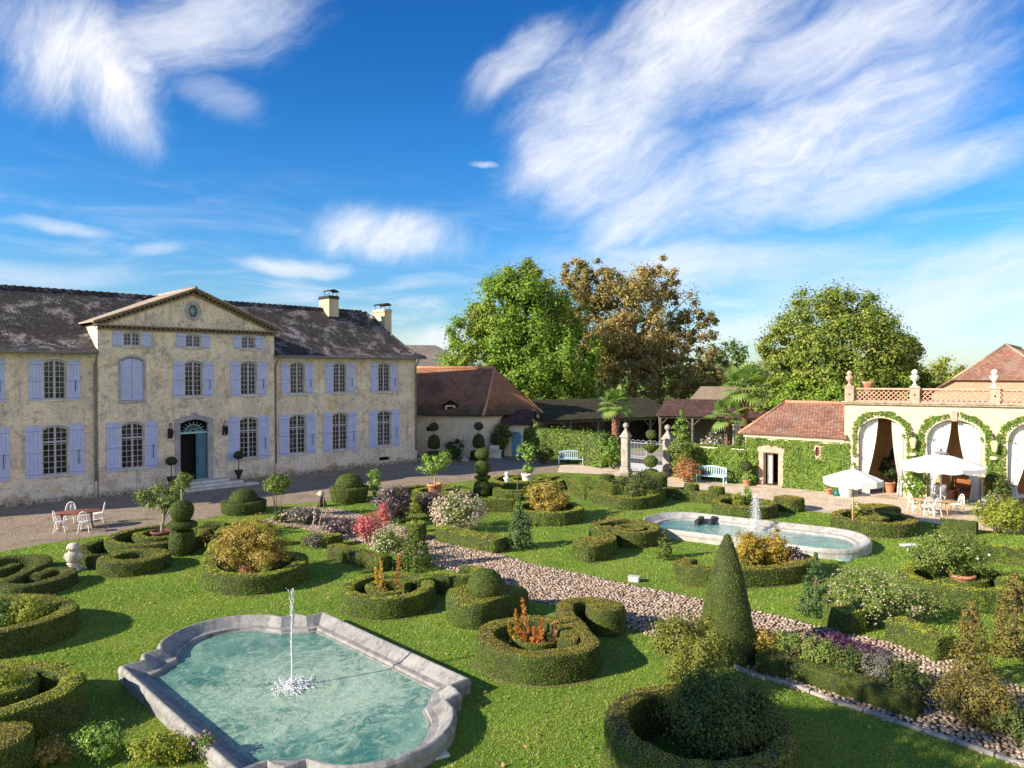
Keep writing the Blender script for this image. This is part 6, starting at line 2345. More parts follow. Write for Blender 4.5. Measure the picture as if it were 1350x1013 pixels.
def topiaries():
    b = G(240, 731)
    topiary('tiered topiary of ball, disc and drum left of the golden shrub', b, [('drum', [(.40, .04), (.46, .30), (.46, .62), (.40, .86), (.15, .90), (.02, .90)]), ('disc', [(.30, .96), (.52, 1.04), (.54, 1.14), (.40, 1.24), (.02, 1.27)]), ('ball', ball_prof(.42, 1.62))], HEDGE_D, 2.55)
    shrub('feathery light green tuft topping the pale stake of the tiered topiary', (b[0] + .08, b[1], 2.35), .38, .75, SHRUB, name='leafy_tuft', cat='plant', group='tufts', stems=False)
    b = G(311, 681)
    topiary('clipped dome on a broad flat drum in the shade by the front steps', (b[0], b[1] + 1.0), [('drum', [(.98, -.02), (1.02, .3), (1.05, .52), (.98, .58), (.02, .59)]), ('dome', [(.66, .50), (.64, .75), (.5, .98), (.28, 1.1), (.02, 1.13)])], HEDGE_D)
    b = G(455, 665)
    topiary('clipped olive dome in a tub shaped hedge beside the dog statue', (b[0], b[1] + .9), [('drum', [(.86, -.02), (.95, .35), (1.02, .70), (.95, .77), (.02, .78)]), ('dome', [(.70, .65), (.70, .95), (.58, 1.22), (.32, 1.40), (.02, 1.44)])], HEDGE)
    b = G(636, 653)
    topiary('tall tiered topiary of ball, egg, disc and cone behind the pale pink flower bush', b, [('cone', [(.42, -.02), (.52, .25), (.46, .6), (.30, .80), (.02, .84)]), ('disc', [(.36, .90), (.46, .96), (.44, 1.06), (.02, 1.10)]), ('egg', ball_prof(.44, 1.52, 1.0)), ('ball', ball_prof(.40, 2.28, .82))], HEDGE_D, 2.3)
    b = G(858, 630)
    topiary('tall tiered topiary of ball, cup, ball and dome in front of the metal gate', b, [('dome', [(.55, -.02), (.55, .25), (.4, .5), (.02, .6)]), ('lower_ball', ball_prof(.45, 1.05, .85)), ('cup', [(.12, 1.62), (.25, 1.72), (.5, 1.98), (.54, 2.10), (.45, 2.15), (.02, 2.15)]), ('ball', ball_prof(.34, 2.78, .9))], HEDGE, 2.7)
    b = G(640, 768, .68)
    topiary('clipped ball sitting on the wedge shaped hedge', (G(640, 781, .68)), [('ball', ball_prof(.50, .18, .98, 9, -.42))], HEDGE, z0=.66)
    b = G(958, 866)
    topiary('tall narrow yew cone standing beside the cobbled path', b, [('cone', [(.66, -.02), (.66, .25), (.60, .75), (.52, 1.25), (.42, 1.75), (.30, 2.25), (.17, 2.65), (.07, 2.88), (.01, 2.95)])], YEW)
    # dark tiered trees in front of the outbuilding
    for q, d, lab, top in (((572, 612), 54.5, 'dark tiered topiary of egg and shaggy top near the chateau corner', 0), ((631, 608), 55.2, 'dark tiered topiary of dome and ball by the outbuilding corner', 1)):
        x, y, _ = AT(*q, d)
        t = topiary(lab, (x, y), [('base', [(.6, -.02), (.65, .4), (.6, .68), (.02, .74)]), ('egg', [(.25, .95), (.45, 1.05), (.46, 1.5), (.36, 1.85), (.02, 2.05)]), ('ball', ball_prof(.36, 2.62, .85))], DKYEW, 2.7, group='dark topiaries by the outbuilding')


topiaries()


# ================================================================== SHRUBS, FLOWERS, POT TREES
def planting():
    S = shrub
    # left
    potted_tree('spreading small tree in a dark red pot inside the two ring hedge', G(214, 716), .42, .50, .62, 1.05, 1.35, SHRUB, solid("dark_red_pot", (.16, .06, .05), .6), dens=.9, group='potted trees')
    S('golden yellow shrub filling the horseshoe hedge', G(335, 762), 1.28, 2.0, GOLD, 'golden_shrub', dens=1.0, lift=.05, clump_r=.32)
    S('small rusty plant at the foot of the golden shrub', G(326, 769), .38, .6, RUST, 'rusty_plant', 'plant', stems=False)
    S('low dark plants on the right inside the horseshoe hedge', G(368, 757), .45, .45, SHRUB_D, 'dark_plant', 'plant', stems=False)
    t = S('small rounded tree leaning by the front steps', G(366, 684), .68, 1.0, SHRUB, 'small_tree', 'tree', lift=1.1)
    S('dark grass tuft below the small leaning tree', G(372, 690), .4, .6, SHRUB_D, 'grass_tuft', 'plant', stems=False)
    S('pale green plant inside the U shaped hedge at the left', G(40, 834), .6, 1.0, YGREEN, 'pale_plant', 'plant')
    S('dark plant at the left edge inside the U shaped hedge', G(-4, 838), .6, 1.0, SHRUB, 'dark_plant', 'plant')
    S('yellow green sprigs in the coil of the lower left hedge', G(8, 948), .55, 1.1, YGREEN, 'sprigs', 'plant')
    # bottom left foreground
    S('yellow green leafy plants at the bottom edge left of the pool corner', (G(215, 1000)[0], G(215, 1000)[1] - .1), .62, .55, YGREEN, 'foreground_plant', 'plant', ry=.4)
    S('taller sappy green plants at the bottom edge of the lawn', (G(130, 1000)[0], G(130, 1000)[1]), .62, .60, CITRUS, 'foreground_plant', 'plant', ry=.4, dens=.7, ls=.06)
    S('rusty tinged plants at the bottom left corner', (G(70, 1005)[0], G(70, 1005)[1]), .45, .42, GOLD, 'foreground_plant', 'plant', dens=.7)
    S('plant with one pink flower head by the nearest pool', (G(268, 1004)[0], G(268, 1004)[1]), .25, .55, SHRUB, 'pink_flower', 'flower', flowers=leafmat("pink_petals", [(.55, .22, .42), (.7, .4, .6)], .3), fl_n=16, fl_size=.06, dens=.5)
    # path side, left end
    S('scarlet red leaved shrub behind the edging hedge', (G(486, 716)[0], G(486, 716)[1]), .66, 1.05, RED, 'scarlet_shrub', lift=.15, clump_r=.34, squash=1.1)
    S('second, taller scarlet spray right of the red shrub', (G(505, 706)[0], G(505, 706)[1]), .30, 1.35, RED, 'scarlet_spray', dens=.8, lift=.1, clump_r=.34)
    S('wispy shrub with tiny white flowers in front of the scarlet shrub', G(512, 742), .70, 1.35, SHRUB, 'white_flowered_shrub', flowers=WHITEFL, fl_n=260, fl_size=.045, dens=.55, fl_top=False)
    S('dry straw coloured stems beside the white flowered shrub', G(532, 728), .42, 1.0, STRAW, 'dry_plant', 'plant', dens=.35)
    S('dark purple leaved shrub, the larger of two', G(518, 690), 1.10, 1.75, PURPLE, 'purple_shrub', dens=1.0)
    S('dark purple leaved shrub behind the pale pink flower bush', G(566, 683), .85, 1.35, PURPLE, 'purple_shrub', dens=.9)
    S('low purplish bedding at the left end of the path', G(400, 690), 1.0, .75, GREYLEAF, 'bedding_plant', 'plant', flowers=PINKFL, fl_n=90, fl_size=.09)
    S('grey dark dome of foliage beside the bamboo canes', G(414, 722), .42, .55, GREYLEAF, 'grey_plant', 'plant')
    S('rambling dark bedding between the canes and the scarlet shrub', G(452, 702), 1.05, .5, PURPLE, 'bedding_plant', 'plant', flowers=PINKFL, fl_n=40, fl_size=.08)
    conifer('dark green bushy column conifer at the near edge of the path', G(548, 750), .66, 1.75, YEW, 9, loose=.35, top=.7)
    S('slender yellow green spire plant beside the purple shrub', G(546, 694), .24, 1.5, YGREEN, 'spire_plant', 'plant', dens=.7)
    S('upright bright green shrub below the chateau wall', G(494, 655), .42, 1.55, CITRUS, 'upright_shrub', dens=.8)
    S('pale pink flower bush beside the cobbled path', (G(603, 700)[0], G(603, 700)[1]), 1.12, 1.5, SHRUB, 'flower_bush', 'flower bush', flowers=PINKFL, fl_n=850, fl_size=.085, dens=.55, lift=.1, fl_top=False)
    conifer('small loose dark spruce on the far side of the path', G(685, 723), .62, 1.85, SPRUCE, 9, dens=1.0, loose=.35, top=.75)
    conifer('tiny upright conifer between the two right hand hedges', G(877, 737), .32, 1.15, YEW, 7, loose=.2, top=.65)
    conifer('loose young spruce at the far path edge right of the yew cone', G(1075, 811), .58, 1.75, SPRUCE, 9, dens=.75, loose=.4, top=.8)
    # orange stems
    def stalk(label, base, h, mat, group, lean=(0, 0), n=1, r=.15):
        t = thing('spike_plant', label, 'plant', (*base, 0), 0, group)
        g = Geo(); k = Geo()
        for q in range(n):
            a = q * 2.4
            p0 = np.array([.05 * cos(a), .05 * sin(a), 0.0]); p1 = p0 + np.array([lean[0] + .12 * (q > 0) * cos(a), lean[1] + .12 * (q > 0) * sin(a), h * (1 - .22 * q)])
            k.tube([p0, (p0 + p1) / 2 + np.array([.02, 0, .02]), p1], [.016, .012, .005], 5)
            m = 150
            f = RNG.uniform(.18, 1.0, m)
            az_ = RNG.uniform(0, 2 * pi, m)
            D = np.stack([np.cos(az_), np.sin(az_), np.full(m, .5)], 1)
            P = p0 + (p1 - p0) * f[:, None] + D * (r * (1.1 - f) * RNG.uniform(.3, 1, m))[:, None]
            leaf_quads(g, P, np.cross(D, RNG.normal(0, 1, (m, 3))), .11, 0, .6, .32)
        g.build('leaves', mat, t); k.build('stem', BARK, t)
    gr = 'orange stems in the circular hedge'
    stalk('taller pale orange stem in the circular hedge', G(503, 797), 1.35, YORANGE, gr, (-.08, 0), 2)
    stalk('pinkish orange stem at the right in the circular hedge', G(519, 795), 1.45, ORANGE, gr, (.12, 0), 1)
    gr = 'coral stems in the S hedge'
    stalk('tall coral red stem in the big S hedge', G(694, 866), 1.40, ORANGE, gr, (-.14, 0), 2)
    stalk('short coral stem in the big S hedge', G(710, 870), .95, ORANGE, gr, (.02, 0), 2)
    stalk('small reddish stem at the right in the big S hedge', G(724, 868), .85, RUST, gr, (.10, 0), 1)
    stalk('yellow green sprig beside the tall coral stem', G(680, 864), 1.0, YELLOW, gr, (-.05, 0), 2)
    S('dark leafy plant on the left inside the big S hedge', G(666, 872), .30, .55, SHRUB_D, 'dark_plant', 'plant', stems=False)
    S('yellow green bush inside the central round hedge', G(722, 683), 1.12, 1.7, GOLD, 'yellow_green_bush', dens=1.0, lift=.1)
    S('broad dark green shrub on the arc of the zigzag hedge', G(840, 662), 1.35, 1.5, SHRUB_D, 'dark_shrub', lift=.15)
    S('low wispy plants at the back of the S hedge by the oval pool', G(810, 697), .8, .45, RUST, 'wispy_plant', 'plant', dens=.4)
    # pot trees in the centre
    potted_tree('bright green round headed tree in a terracotta pot near the chateau corner', G(573, 657), .40, .80, .40, 1.05, 1.5, CITRUS, group='potted trees', dens=.75)
    potted_tree('lemon tree with pale fruit in a white pot', G(695, 642), .34, .80, .50, .68, 1.4, CITRUS, WHITE, group='potted trees', flowers=YGREEN, fl_n=40, dens=.8)
    S('bright green leaves at the foot of the lemon tree', (G(695, 642)[0] + .05, G(695, 642)[1] - .1, .75), .40, .60, CITRUS, 'leafy_underplanting', 'plant', stems=False)
    # wall right of gate
    S('red and pink tinged shrub between gate and pale blue bench', G(905, 636), 1.0, 1.65, RUST, 'rust_shrub', dens=.9)
    S('green climber spilling over the right gate pillar', (G(897, 634)[0], G(897, 634)[1], 1.3), .95, 1.4, SHRUB, 'climber', 'climber', stems=False)
    conifer('bright green bushy young pine behind the gate', (12.0, 50.5), .95, 4.2, CITRUS, 8, group='young pines', loose=.3, top=.5)
    S('tall perennials with pale seed heads behind the ivy wall', (13.6, 47.5), 1.1, 3.0, GREYLEAF, 'tall_perennials', 'plant', flowers=WHITEFL, fl_n=120, fl_size=.12, ry=.7)
    S('tall leafy perennials behind the ivy wall, nearer the cottage', (15.0, 46.3), .9, 2.9, SHRUB, 'tall_perennials', 'plant', ry=.6)
    # leafy hedge left of the gate: two masses
    g = Geo()
    ribbon([(1.0, 58.4), (3.2, 55.9), (5.2, 53.2), (6.9, 50.9)], 1.5, 2.35, False, g, .15, 3.3)
    C = np.array([[1.0 + 5.9 * f + .3, 58.0 - 7.5 * f - .3, z] for f in np.linspace(0, 1, 16) for z in (.5, 1.1, 1.7, 2.2)])
    clump_leaves(g, C + RNG.normal(0, .18, C.shape), np.full(len(C), .55), 75, .17, 1)
    o = g.build('leafy_hedge', [CORE, LAUREL, LAUREL, THATCH], loc=(4, 54.5, 0))
    tag(o, 'tall loose leafy green hedge between the blue door and the gate', 'hedge')
    S('dark glossy bush at the right end of the tall leafy hedge', (7.1, 49.9), .95, 2.1, LAUREL, 'glossy_bush', dens=.9, ls=.16)
    S('dark round bush left of the grey blue bench', G(716, 612), .9, 1.5, SHRUB_D, 'dark_bush', ls=.15)
    S('dark climber hiding the wall left of the blue door', AT(661, 600, 57.2)[:2], 1.0, 2.9, SHRUB_D, 'dark_climber', 'climber', ls=.15)
    S('dark spiky bush in front of the outbuilding wall', AT(598, 604, 54)[:2], 1.0, 2.0, DKYEW, 'spiky_bush', ls=.16, dens=.7)
    # arcade side
    S('ball headed light plant by the cottage doorway', G(988, 640), .45, .85, CITRUS, 'pot_plant', 'plant')
    t = thing('pot_topiary', 'dark ball topiary on a stem by the cottage doorway', 'potted topiary', (*G(984, 641), 0))
    g = Geo(); g.lathe(pot_prof(.22, .35), (0, 0, 0), 14); g.build('pot', TERRA, t)
    g = Geo(); g.tube([(0, 0, .3), (0, 0, 1.0)], .03, 6); g.build('stem', BARK, t)
    g = Geo(); revolve(g, ball_prof(.33, 1.18, .95), (0, 0, 0), .09, 1, 14); g.build('crown', [CORE, DKYEW], t)
    S('yellow green sprigs growing in the round hedge near the cottage', G(972, 675), .28, 1.1, YGREEN, 'sprigs', 'plant', dens=.7)
    S('second taller sprig cluster in the round hedge near the cottage', G(986, 674), .25, 1.35, CITRUS, 'sprigs', 'plant', dens=.7)
    S('pale sprigs behind the parasol pole', G(1128, 692), .3, 1.2, YGREEN, 'sprigs', 'plant', dens=.5)
    S('light green bush with pale blooms left of the hanging ivy pier', G(1205, 665), .72, 2.15, CITRUS, 'blooming_bush', flowers=WHITEFL, fl_n=30, fl_size=.12, dens=.9)
    S('dark shrub against the ivy pier right of the big parasol', G(1316, 677), .72, 2.0, SHRUB_D, 'dark_shrub')
    S('golden yellow shrub behind the hedges at the right edge', G(1316, 703), 1.1, 1.55, YGREEN, 'golden_shrub', clump_r=.32)
    S('yellow green potted shrub leaving the right edge', G(1352, 705), .9, 1.4, YGREEN, 'golden_shrub')
    S('pale silvery bush behind the golden shrub', G(1310, 690), .65, 1.35, GREYLEAF, 'silvery_bush', flowers=WHITEFL, fl_n=60, fl_size=.09)
    t = thing('planted_pot', 'terracotta pot holding a broad leafy bush inside the large ring hedge', 'potted bush', (*G(1268, 783), 0))
    g = Geo(); g.lathe(pot_prof(.36, .62), (0, 0, 0), 22); g.build('pot', TERRA, t)
    g = Geo(); crown_geo(g, (-.35, .1, 1.2), (1.25, 1.0, .85), 110, 190, .065, 0, .26, .2, .9, 4.0); g.build('foliage', SHRUB, t)
    f = Geo(); D = unit(RNG.normal(0, 1, (14, 3))); D[:, 2] = np.abs(D[:, 2]); leaf_quads(f, np.array([-.35, .1, 1.15]) + D * np.array([1.15, .9, .75]), D, .10, 0, .6, .9); tag(f.build('flowers', WHITEFL, t), kind='stuff')
    S('yellow autumn shrub left of the oval pool fountain', G(986, 755), .66, 1.55, YELLOW, 'yellow_shrub', lift=.1, clump_r=.32)
    S('yellow autumn shrub right of the oval pool fountain', G(1023, 757), .52, 1.5, YELLOW, 'yellow_shrub', lift=.1, clump_r=.32)
    S('dark greyish plant at the right end of the oval hedge', G(1047, 757), .42, .95, PURPLE, 'dark_plant', 'plant')
    # right foreground
    S('large airy bush dotted with small white and pink flowers', (G(1150, 826)[0] + .1, G(1150, 826)[1] + .4), 1.15, 1.35, SHRUB, 'flower_bush', 'flower bush', flowers=PINKFL, fl_n=620, fl_size=.04, dens=.7, lift=.05, fl_top=False)
    S('wispy white flowers leaning over the edge right of the flower bush', (G(1212, 826)[0], G(1212, 826)[1] + .2), .6, 1.1, SHRUB, 'wispy_flowers', 'flower bush', flowers=PINKFL, fl_n=120, fl_size=.04, dens=.4)
    S('purple heather sprawling onto the cobbles', (G(1090, 852)[0] + .1, G(1090, 852)[1]), .62, .30, HEATHER, 'heather', 'plant', ry=.5, stems=False)
    S('dark purple heather right of the brighter patch', (G(1140, 866)[0], G(1140, 866)[1]), .60, .30, HEATHER, 'heather', 'plant', ry=.45, stems=False, dens=.7)
    S('straw coloured wispy plants on top of the mixed border', G(1062, 882), .55, .95, STRAW, 'wispy_plant', 'plant', dens=.3)
    for q, r, h, m, lab in (((1004, 876), .50, .80, GOLD, 'olive yellow shrub at the left end of the mixed border'), ((1040, 884), .50, .85, SHRUB, 'bright green shrub second from the left in the mixed border'), ((1078, 894), .52, .85, SHRUB, 'green shrub in the middle of the mixed border, below the heather'),
                            ((1118, 905), .55, .85, SHRUB_D, 'dark green shrub in the middle of the mixed border'), ((1156, 918), .55, .90, GREYLEAF, 'greyish shrub in the right half of the mixed border'), ((1194, 931), .56, .88, SHRUB_D, 'dark shrub forming the right end of the mixed border')):
        S(lab, (G(*q)[0] + .12, G(*q)[1] + .22), r, h, m, 'border_shrub', group='shrubs of the mixed border', stems=False, dens=1.1)
    conifer('dark bronze column conifer at the near path edge', G(1280, 905), .46, 1.9, BRONZE, 9, group='bronze conifers', loose=.3, top=.45)
    S('spreading bronze shrub at the foot of the column conifer', G(1285, 955), .85, .95, BRONZE, 'bronze_shrub', dens=1.0)
    conifer('taller yellowing column conifer at the right edge', G(1338, 866), .55, 2.0, BRONZE, 9, group='bronze conifers', loose=.3, top=.4)
    S('low dark shrub in the right foreground corner', (G(1350, 985)[0], G(1350, 985)[1]), .6, .7, SHRUB_D, 'dark_shrub')
    S('largest bush in the foreground, rounded, dark below and olive on top', G(955, 1000), 1.22, 1.60, SHRUB_D, 'large_bush', dens=1.6, lift=-.1, inner=.2, clump_r=.42, squash=1.0)
    S('sparse yellow green bush behind the largest foreground bush', (G(915, 920)[0], G(915, 920)[1] + .2), .95, 1.5, OLIVE, 'olive_bush', dens=1.0, lift=.2)
    # edging stones of the near border
    g = Geo()
    E = catmull([(*G(a, b), 0) for a, b in [(955, 872), (985, 889), (1040, 904), (1100, 926), (1180, 953), (1260, 980), (1370, 1018)]], .42)
    for i in range(len(E) - 1):
        a, b = E[i], E[i + 1]
        L = np.linalg.norm(b - a)
        g.bbox(.01, L - .01, -.05, .05, -.03, .075 + .01 * sin(i * 2.1), .012, 0, MAT((a[0], a[1], 0), math.atan2(b[1] - a[1], b[0] - a[0])))
    tag(g.build('path_edging', STONE2), 'row of pale edging stones along the near border', 'edging', kind='structure')
    # canes
    for k, q in enumerate([(413, 705), (419, 707), (409, 706)]):
        g = Geo()
        a = np.array([*G(*q), 0.0])
        g.tube([a, a + np.array([.03 + .05 * k, 0, .6]), a + np.array([.05 + .12 * k, 0, 1.2 - .25 * k])], .016, 6)
        o = g.build('bamboo_cane', solid("pink_cane", (.52, .36, .30), .7), loc=tuple(a))
        tag(o, 'thin pinkish cane standing at the left end of the path', 'cane', 'canes at the left end of the path')
    g = Geo()
    a = np.array([*G(682, 662), 0.0]); g.tube([a, a + np.array([0, 0, .6]), a + np.array([.02, 0, 1.25])], .02, 6)
    tag(g.build('wooden_stake', OLDWOOD, loc=tuple(a)), 'thin grey stake left of the yellow green bush', 'stake')


planting()


# ================================================================== TREES
def trees():
    def lobes(c, lst): return [((c[0] + a, c[1] + b, c[2] + e), r, n, m) for a, b, e, r, n, m in lst]
    t = tree('maple_tree', 'large bright green leafy tree behind the red roofed outbuilding', (1.0, 74, 0), 19, (0, 0, 11.6), (5.6, 5.2, 7.2), [MAPLE, LINDEN], .30, 230, 205, .5, group='trees beyond the garden', clump_r=.26, inner=.4, flat_bottom=.9,
         extra=[((-5.4, -1.0, 8.2), (3.2, 3.2, 5.2), 70, 0), ((4.6, -1.5, 7.5), (3.8, 3.4, 5.4), 80, 0), ((.8, -3.4, 6.0), (5.6, 2.6, 3.6), 90, 0), ((-3.4, .5, 12.2), (2.8, 2.4, 3.0), 32, 1), ((4.2, 1.5, 12.0), (3.0, 2.6, 3.4), 40, 0), ((-4.6, -2.0, 4.4), (3.8, 2.4, 3.0), 46, 0), ((5.4, -2.0, 4.4), (3.6, 2.4, 2.8), 40, 0), ((0, 0, 16.0), (3.2, 3.0, 2.8), 40, 1)])
    t = tree('plane_tree', 'big brown and gold autumn plane tree with gaps in its crown', (14.6, 86, 0), 21, (0, 0, 12.4), (8.2, 6.5, 8.0), PLANE, .33, 240, 150, .55, PALEBARK, 'trees beyond the garden', clump_r=.19, inner=.3, flat_bottom=.9, nl=26, up=.25,
         extra=[((-7.5, 0, 15.5), (4.4, 3, 4.4), 64, 0), ((-5.5, 0, 18.0), (3.4, 3, 3.0), 34, 0), ((-9.5, 0, 9.5), (4.0, 3, 5.0), 44, 0), ((7.2, 0, 12.5), (3.4, 3, 3.6), 32, 0), ((-13.5, 1, 13.0), (3.2, 2.4, 4.0), 36, 0), ((-3.6, 0, 17.2), (3.6, 3, 3.0), 26, 0), ((3.2, 0, 17.4), (3.0, 3, 3.0), 24, 0), ((6.6, -1, 8.0), (4.2, 3.4, 4.6), 42, 0), ((-8.2, 2, 14.0), (2.6, 2.4, 4.0), 20, 0), ((2.0, -3.5, 5.6), (8.0, 3.0, 3.6), 110, 0), ((9.4, -1, 6.8), (2.6, 2.2, 3.0), 26, 0), ((-6.0, 0, 7.0), (4.5, 3, 5.0), 60, 0), ((0, 0, 9.0), (8, 4, 4.0), 80, 0)])
    t = tree('linden_tree', 'broad round golden green tree behind the cottage roof', (29.6, 65, 0), 15, (0, 0, 7.9), (6.6, 5.8, 7.2), [LINDEN, MAPLE], .27, 330, 215, .5, group='trees beyond the garden', clump_r=.21, inner=.5, flat_bottom=.95,
         extra=[((0, -1.5, 4.2), (7.6, 4.6, 3.6), 190, 1), ((-6.6, -.6, 4.8), (2.6, 2.6, 3.6), 50, 0), ((7.0, 0, 4.6), (2.6, 2.6, 3.4), 50, 0), ((-4.6, 0, 8.6), (3.0, 3, 3.2), 44, 0), ((4.8, 0, 8.8), (3.0, 3, 3.2), 44, 0), ((5.8, 0, 5.4), (2.8, 2.6, 3.8), 60, 0), ((0, -2, 6.0), (5.5, 4, 5), 80, 0)])
    for q, d, r, h, lab, m, nm in (((956, 470), 112, 4.6, 13.0, 'dark airy tree far behind the second palm', FARGREEN, 'far_tree'), ((928, 480), 118, 4.4, 11.0, 'distant green tree right of the brown plane tree', FARGREEN, 'far_tree'), ((975, 485), 105, 4.5, 9.0, 'low distant bushy tree left of the broad golden tree', SHRUB_D, 'far_tree'),
                                   ((1243, 490), 86, 3.9, 8.6, 'small round yellow green tree left of the brick barn', YGREEN, 'round_tree'), ((1268, 500), 96, 3.4, 7.6, 'dark green tree just left of the brick barn roof', SHRUB, 'round_tree'), ((890, 500), 120, 6.0, 8.5, 'distant green tree behind the pale barn roof', FARGREEN, 'far_tree'),
                                   ((1225, 498), 120, 5.0, 8.0, 'distant dark tree between the golden tree and the brick barn', SHRUB_D, 'far_tree'), ((1040, 510), 84, 6.0, 8.0, 'dark green tree low behind the broad golden tree', SHRUB_D, 'far_tree'), ((590, 505), 88, 4.0, 9.0, 'green tree at the left behind the outbuilding roof', MAPLE, 'round_tree'), ((770, 515), 100, 7.5, 9.0, 'dark tree low between the green tree and the plane tree', SHRUB_D, 'far_tree')):
        x = (q[0] - 675) / FPX * d
        tree(nm, lab, (x, d, 0), h, (0, 0, h * .56), (r, r * .9, h * .46), m, max(.3, d * .0040), 60, 75, .3, group='distant trees', clump_r=.24, inner=.4, nl=8)
    tree('tall_tree', 'tall leafy tree standing on the lawn beyond the left edge of the view', (-9.4, 5.4, 0), 10.4, (0, 0, 7.6), (2.5, 2.4, 2.7), MAPLE, .16, 90, 120, .2, clump_r=.32, inner=.2, nl=8)
    palm('sturdy palm with a round head beside the gate, the nearer to the hedge', AT(812, 560, 54)[:2], 4.35, .27, 1.75, 22, rng_seed=3)
    palm('leaning tall palm with drooping fronds left of the cottage roof', (15.45, 47.3), 5.75, .24, 2.1, 24, rng_seed=8)
    # lower tuft of the second palm: a young palm at its side
    palm('low young palm with light green fronds beside the tall palm', (14.2, 47.0), 3.9, .12, 1.7, 13, rng_seed=12)


trees()


# ================================================================== FURNITURE AND SMALL THINGS
def make_chair(name, label, group):
    t = thing(name, label, 'chair', (0, 0, 0), 0, group)
    g = Geo()
    g.lathe([(.001, .44), (.19, .44), (.215, .45), (.215, .47), (.19, .478), (.001, .478)], (0, 0, 0), 20)
    g.build('seat', WHITE, t)
    for sx in (-1, 1):
        for sy in (-1, 1):
            g = Geo()
            P = [(sx * .15, sy * .15, .445), (sx * .19, sy * .18, .25), (sx * .20, sy * .20, .10), (sx * .24, sy * .24, 0)]
            g.tube(catmull(P, .06), .019, 6)
            g.build('leg', WHITE, t)
    g = Geo()
    n = 18
    # hooped openwork back leaning backwards (towards -y)
    hoop = [(.20 * cos(a) * (1.0 if a < pi else 1), -.19 - .07 * max(0, sin(a)), .50 + .42 * max(0, sin(a)) ** .8) for a in np.linspace(0, pi, n)]
    hoop = [(.21, -.15, .46)] + hoop + [(-.21, -.15, .46)]
    g.tube(hoop, .021, 6)
    for s in (-1, 1):
        g.tube(catmull([(s * .02, -.20, .48), (s * .13, -.225, .58), (s * .13, -.24, .74), (s * .04, -.255, .80), (s * .03, -.24, .70)], .05), .014, 5)
    g.tube([(0, -.19, .47), (0, -.23, .70), (0, -.26, .91)], .014, 5)
    ring = [(.06 * cos(a), -.232, .66 + .08 * sin(a)) for a in np.linspace(0, 2 * pi, 13)]
    g.tube(ring, .013, 5)
    g.build('backrest', WHITE, t)
    g = Geo(); g.tube([(.155 * cos(a), .155 * sin(a), .20) for a in np.linspace(0, 2 * pi, 17)], .010, 5)
    g.build('stretcher', WHITE, t)
    return t


def make_table(name, label, loc, rot, a, b, mat, group=None, nleg=4, h=.74, cat='table'):
    t = thing(name, label, cat, loc, rot, group)
    g = Geo()
    g.lathe([(.001, h - .035), (.98, h - .035), (1.0, h - .02), (1.0, h - .006), (.985, h), (.001, h)], (0, 0, 0), 36, sx=a, sy=b)
    g.build('tabletop', mat, t)
    for sx in (-1, 1):
        for sy in (-1, 1):
            g = Geo()
            g.tube([(sx * a * .55, sy * b * .45, h - .035), (sx * a * .57, sy * b * .48, h * .5), (sx * a * .62, sy * b * .55, 0)], [.038, .032, .026], 8)
            g.build('leg', mat, t)
    g = Geo(); g.bbox(-a * .56, a * .56, -.03, .03, h - .13, h - .037, .008)
    g.build('apron', mat, t)
    return t


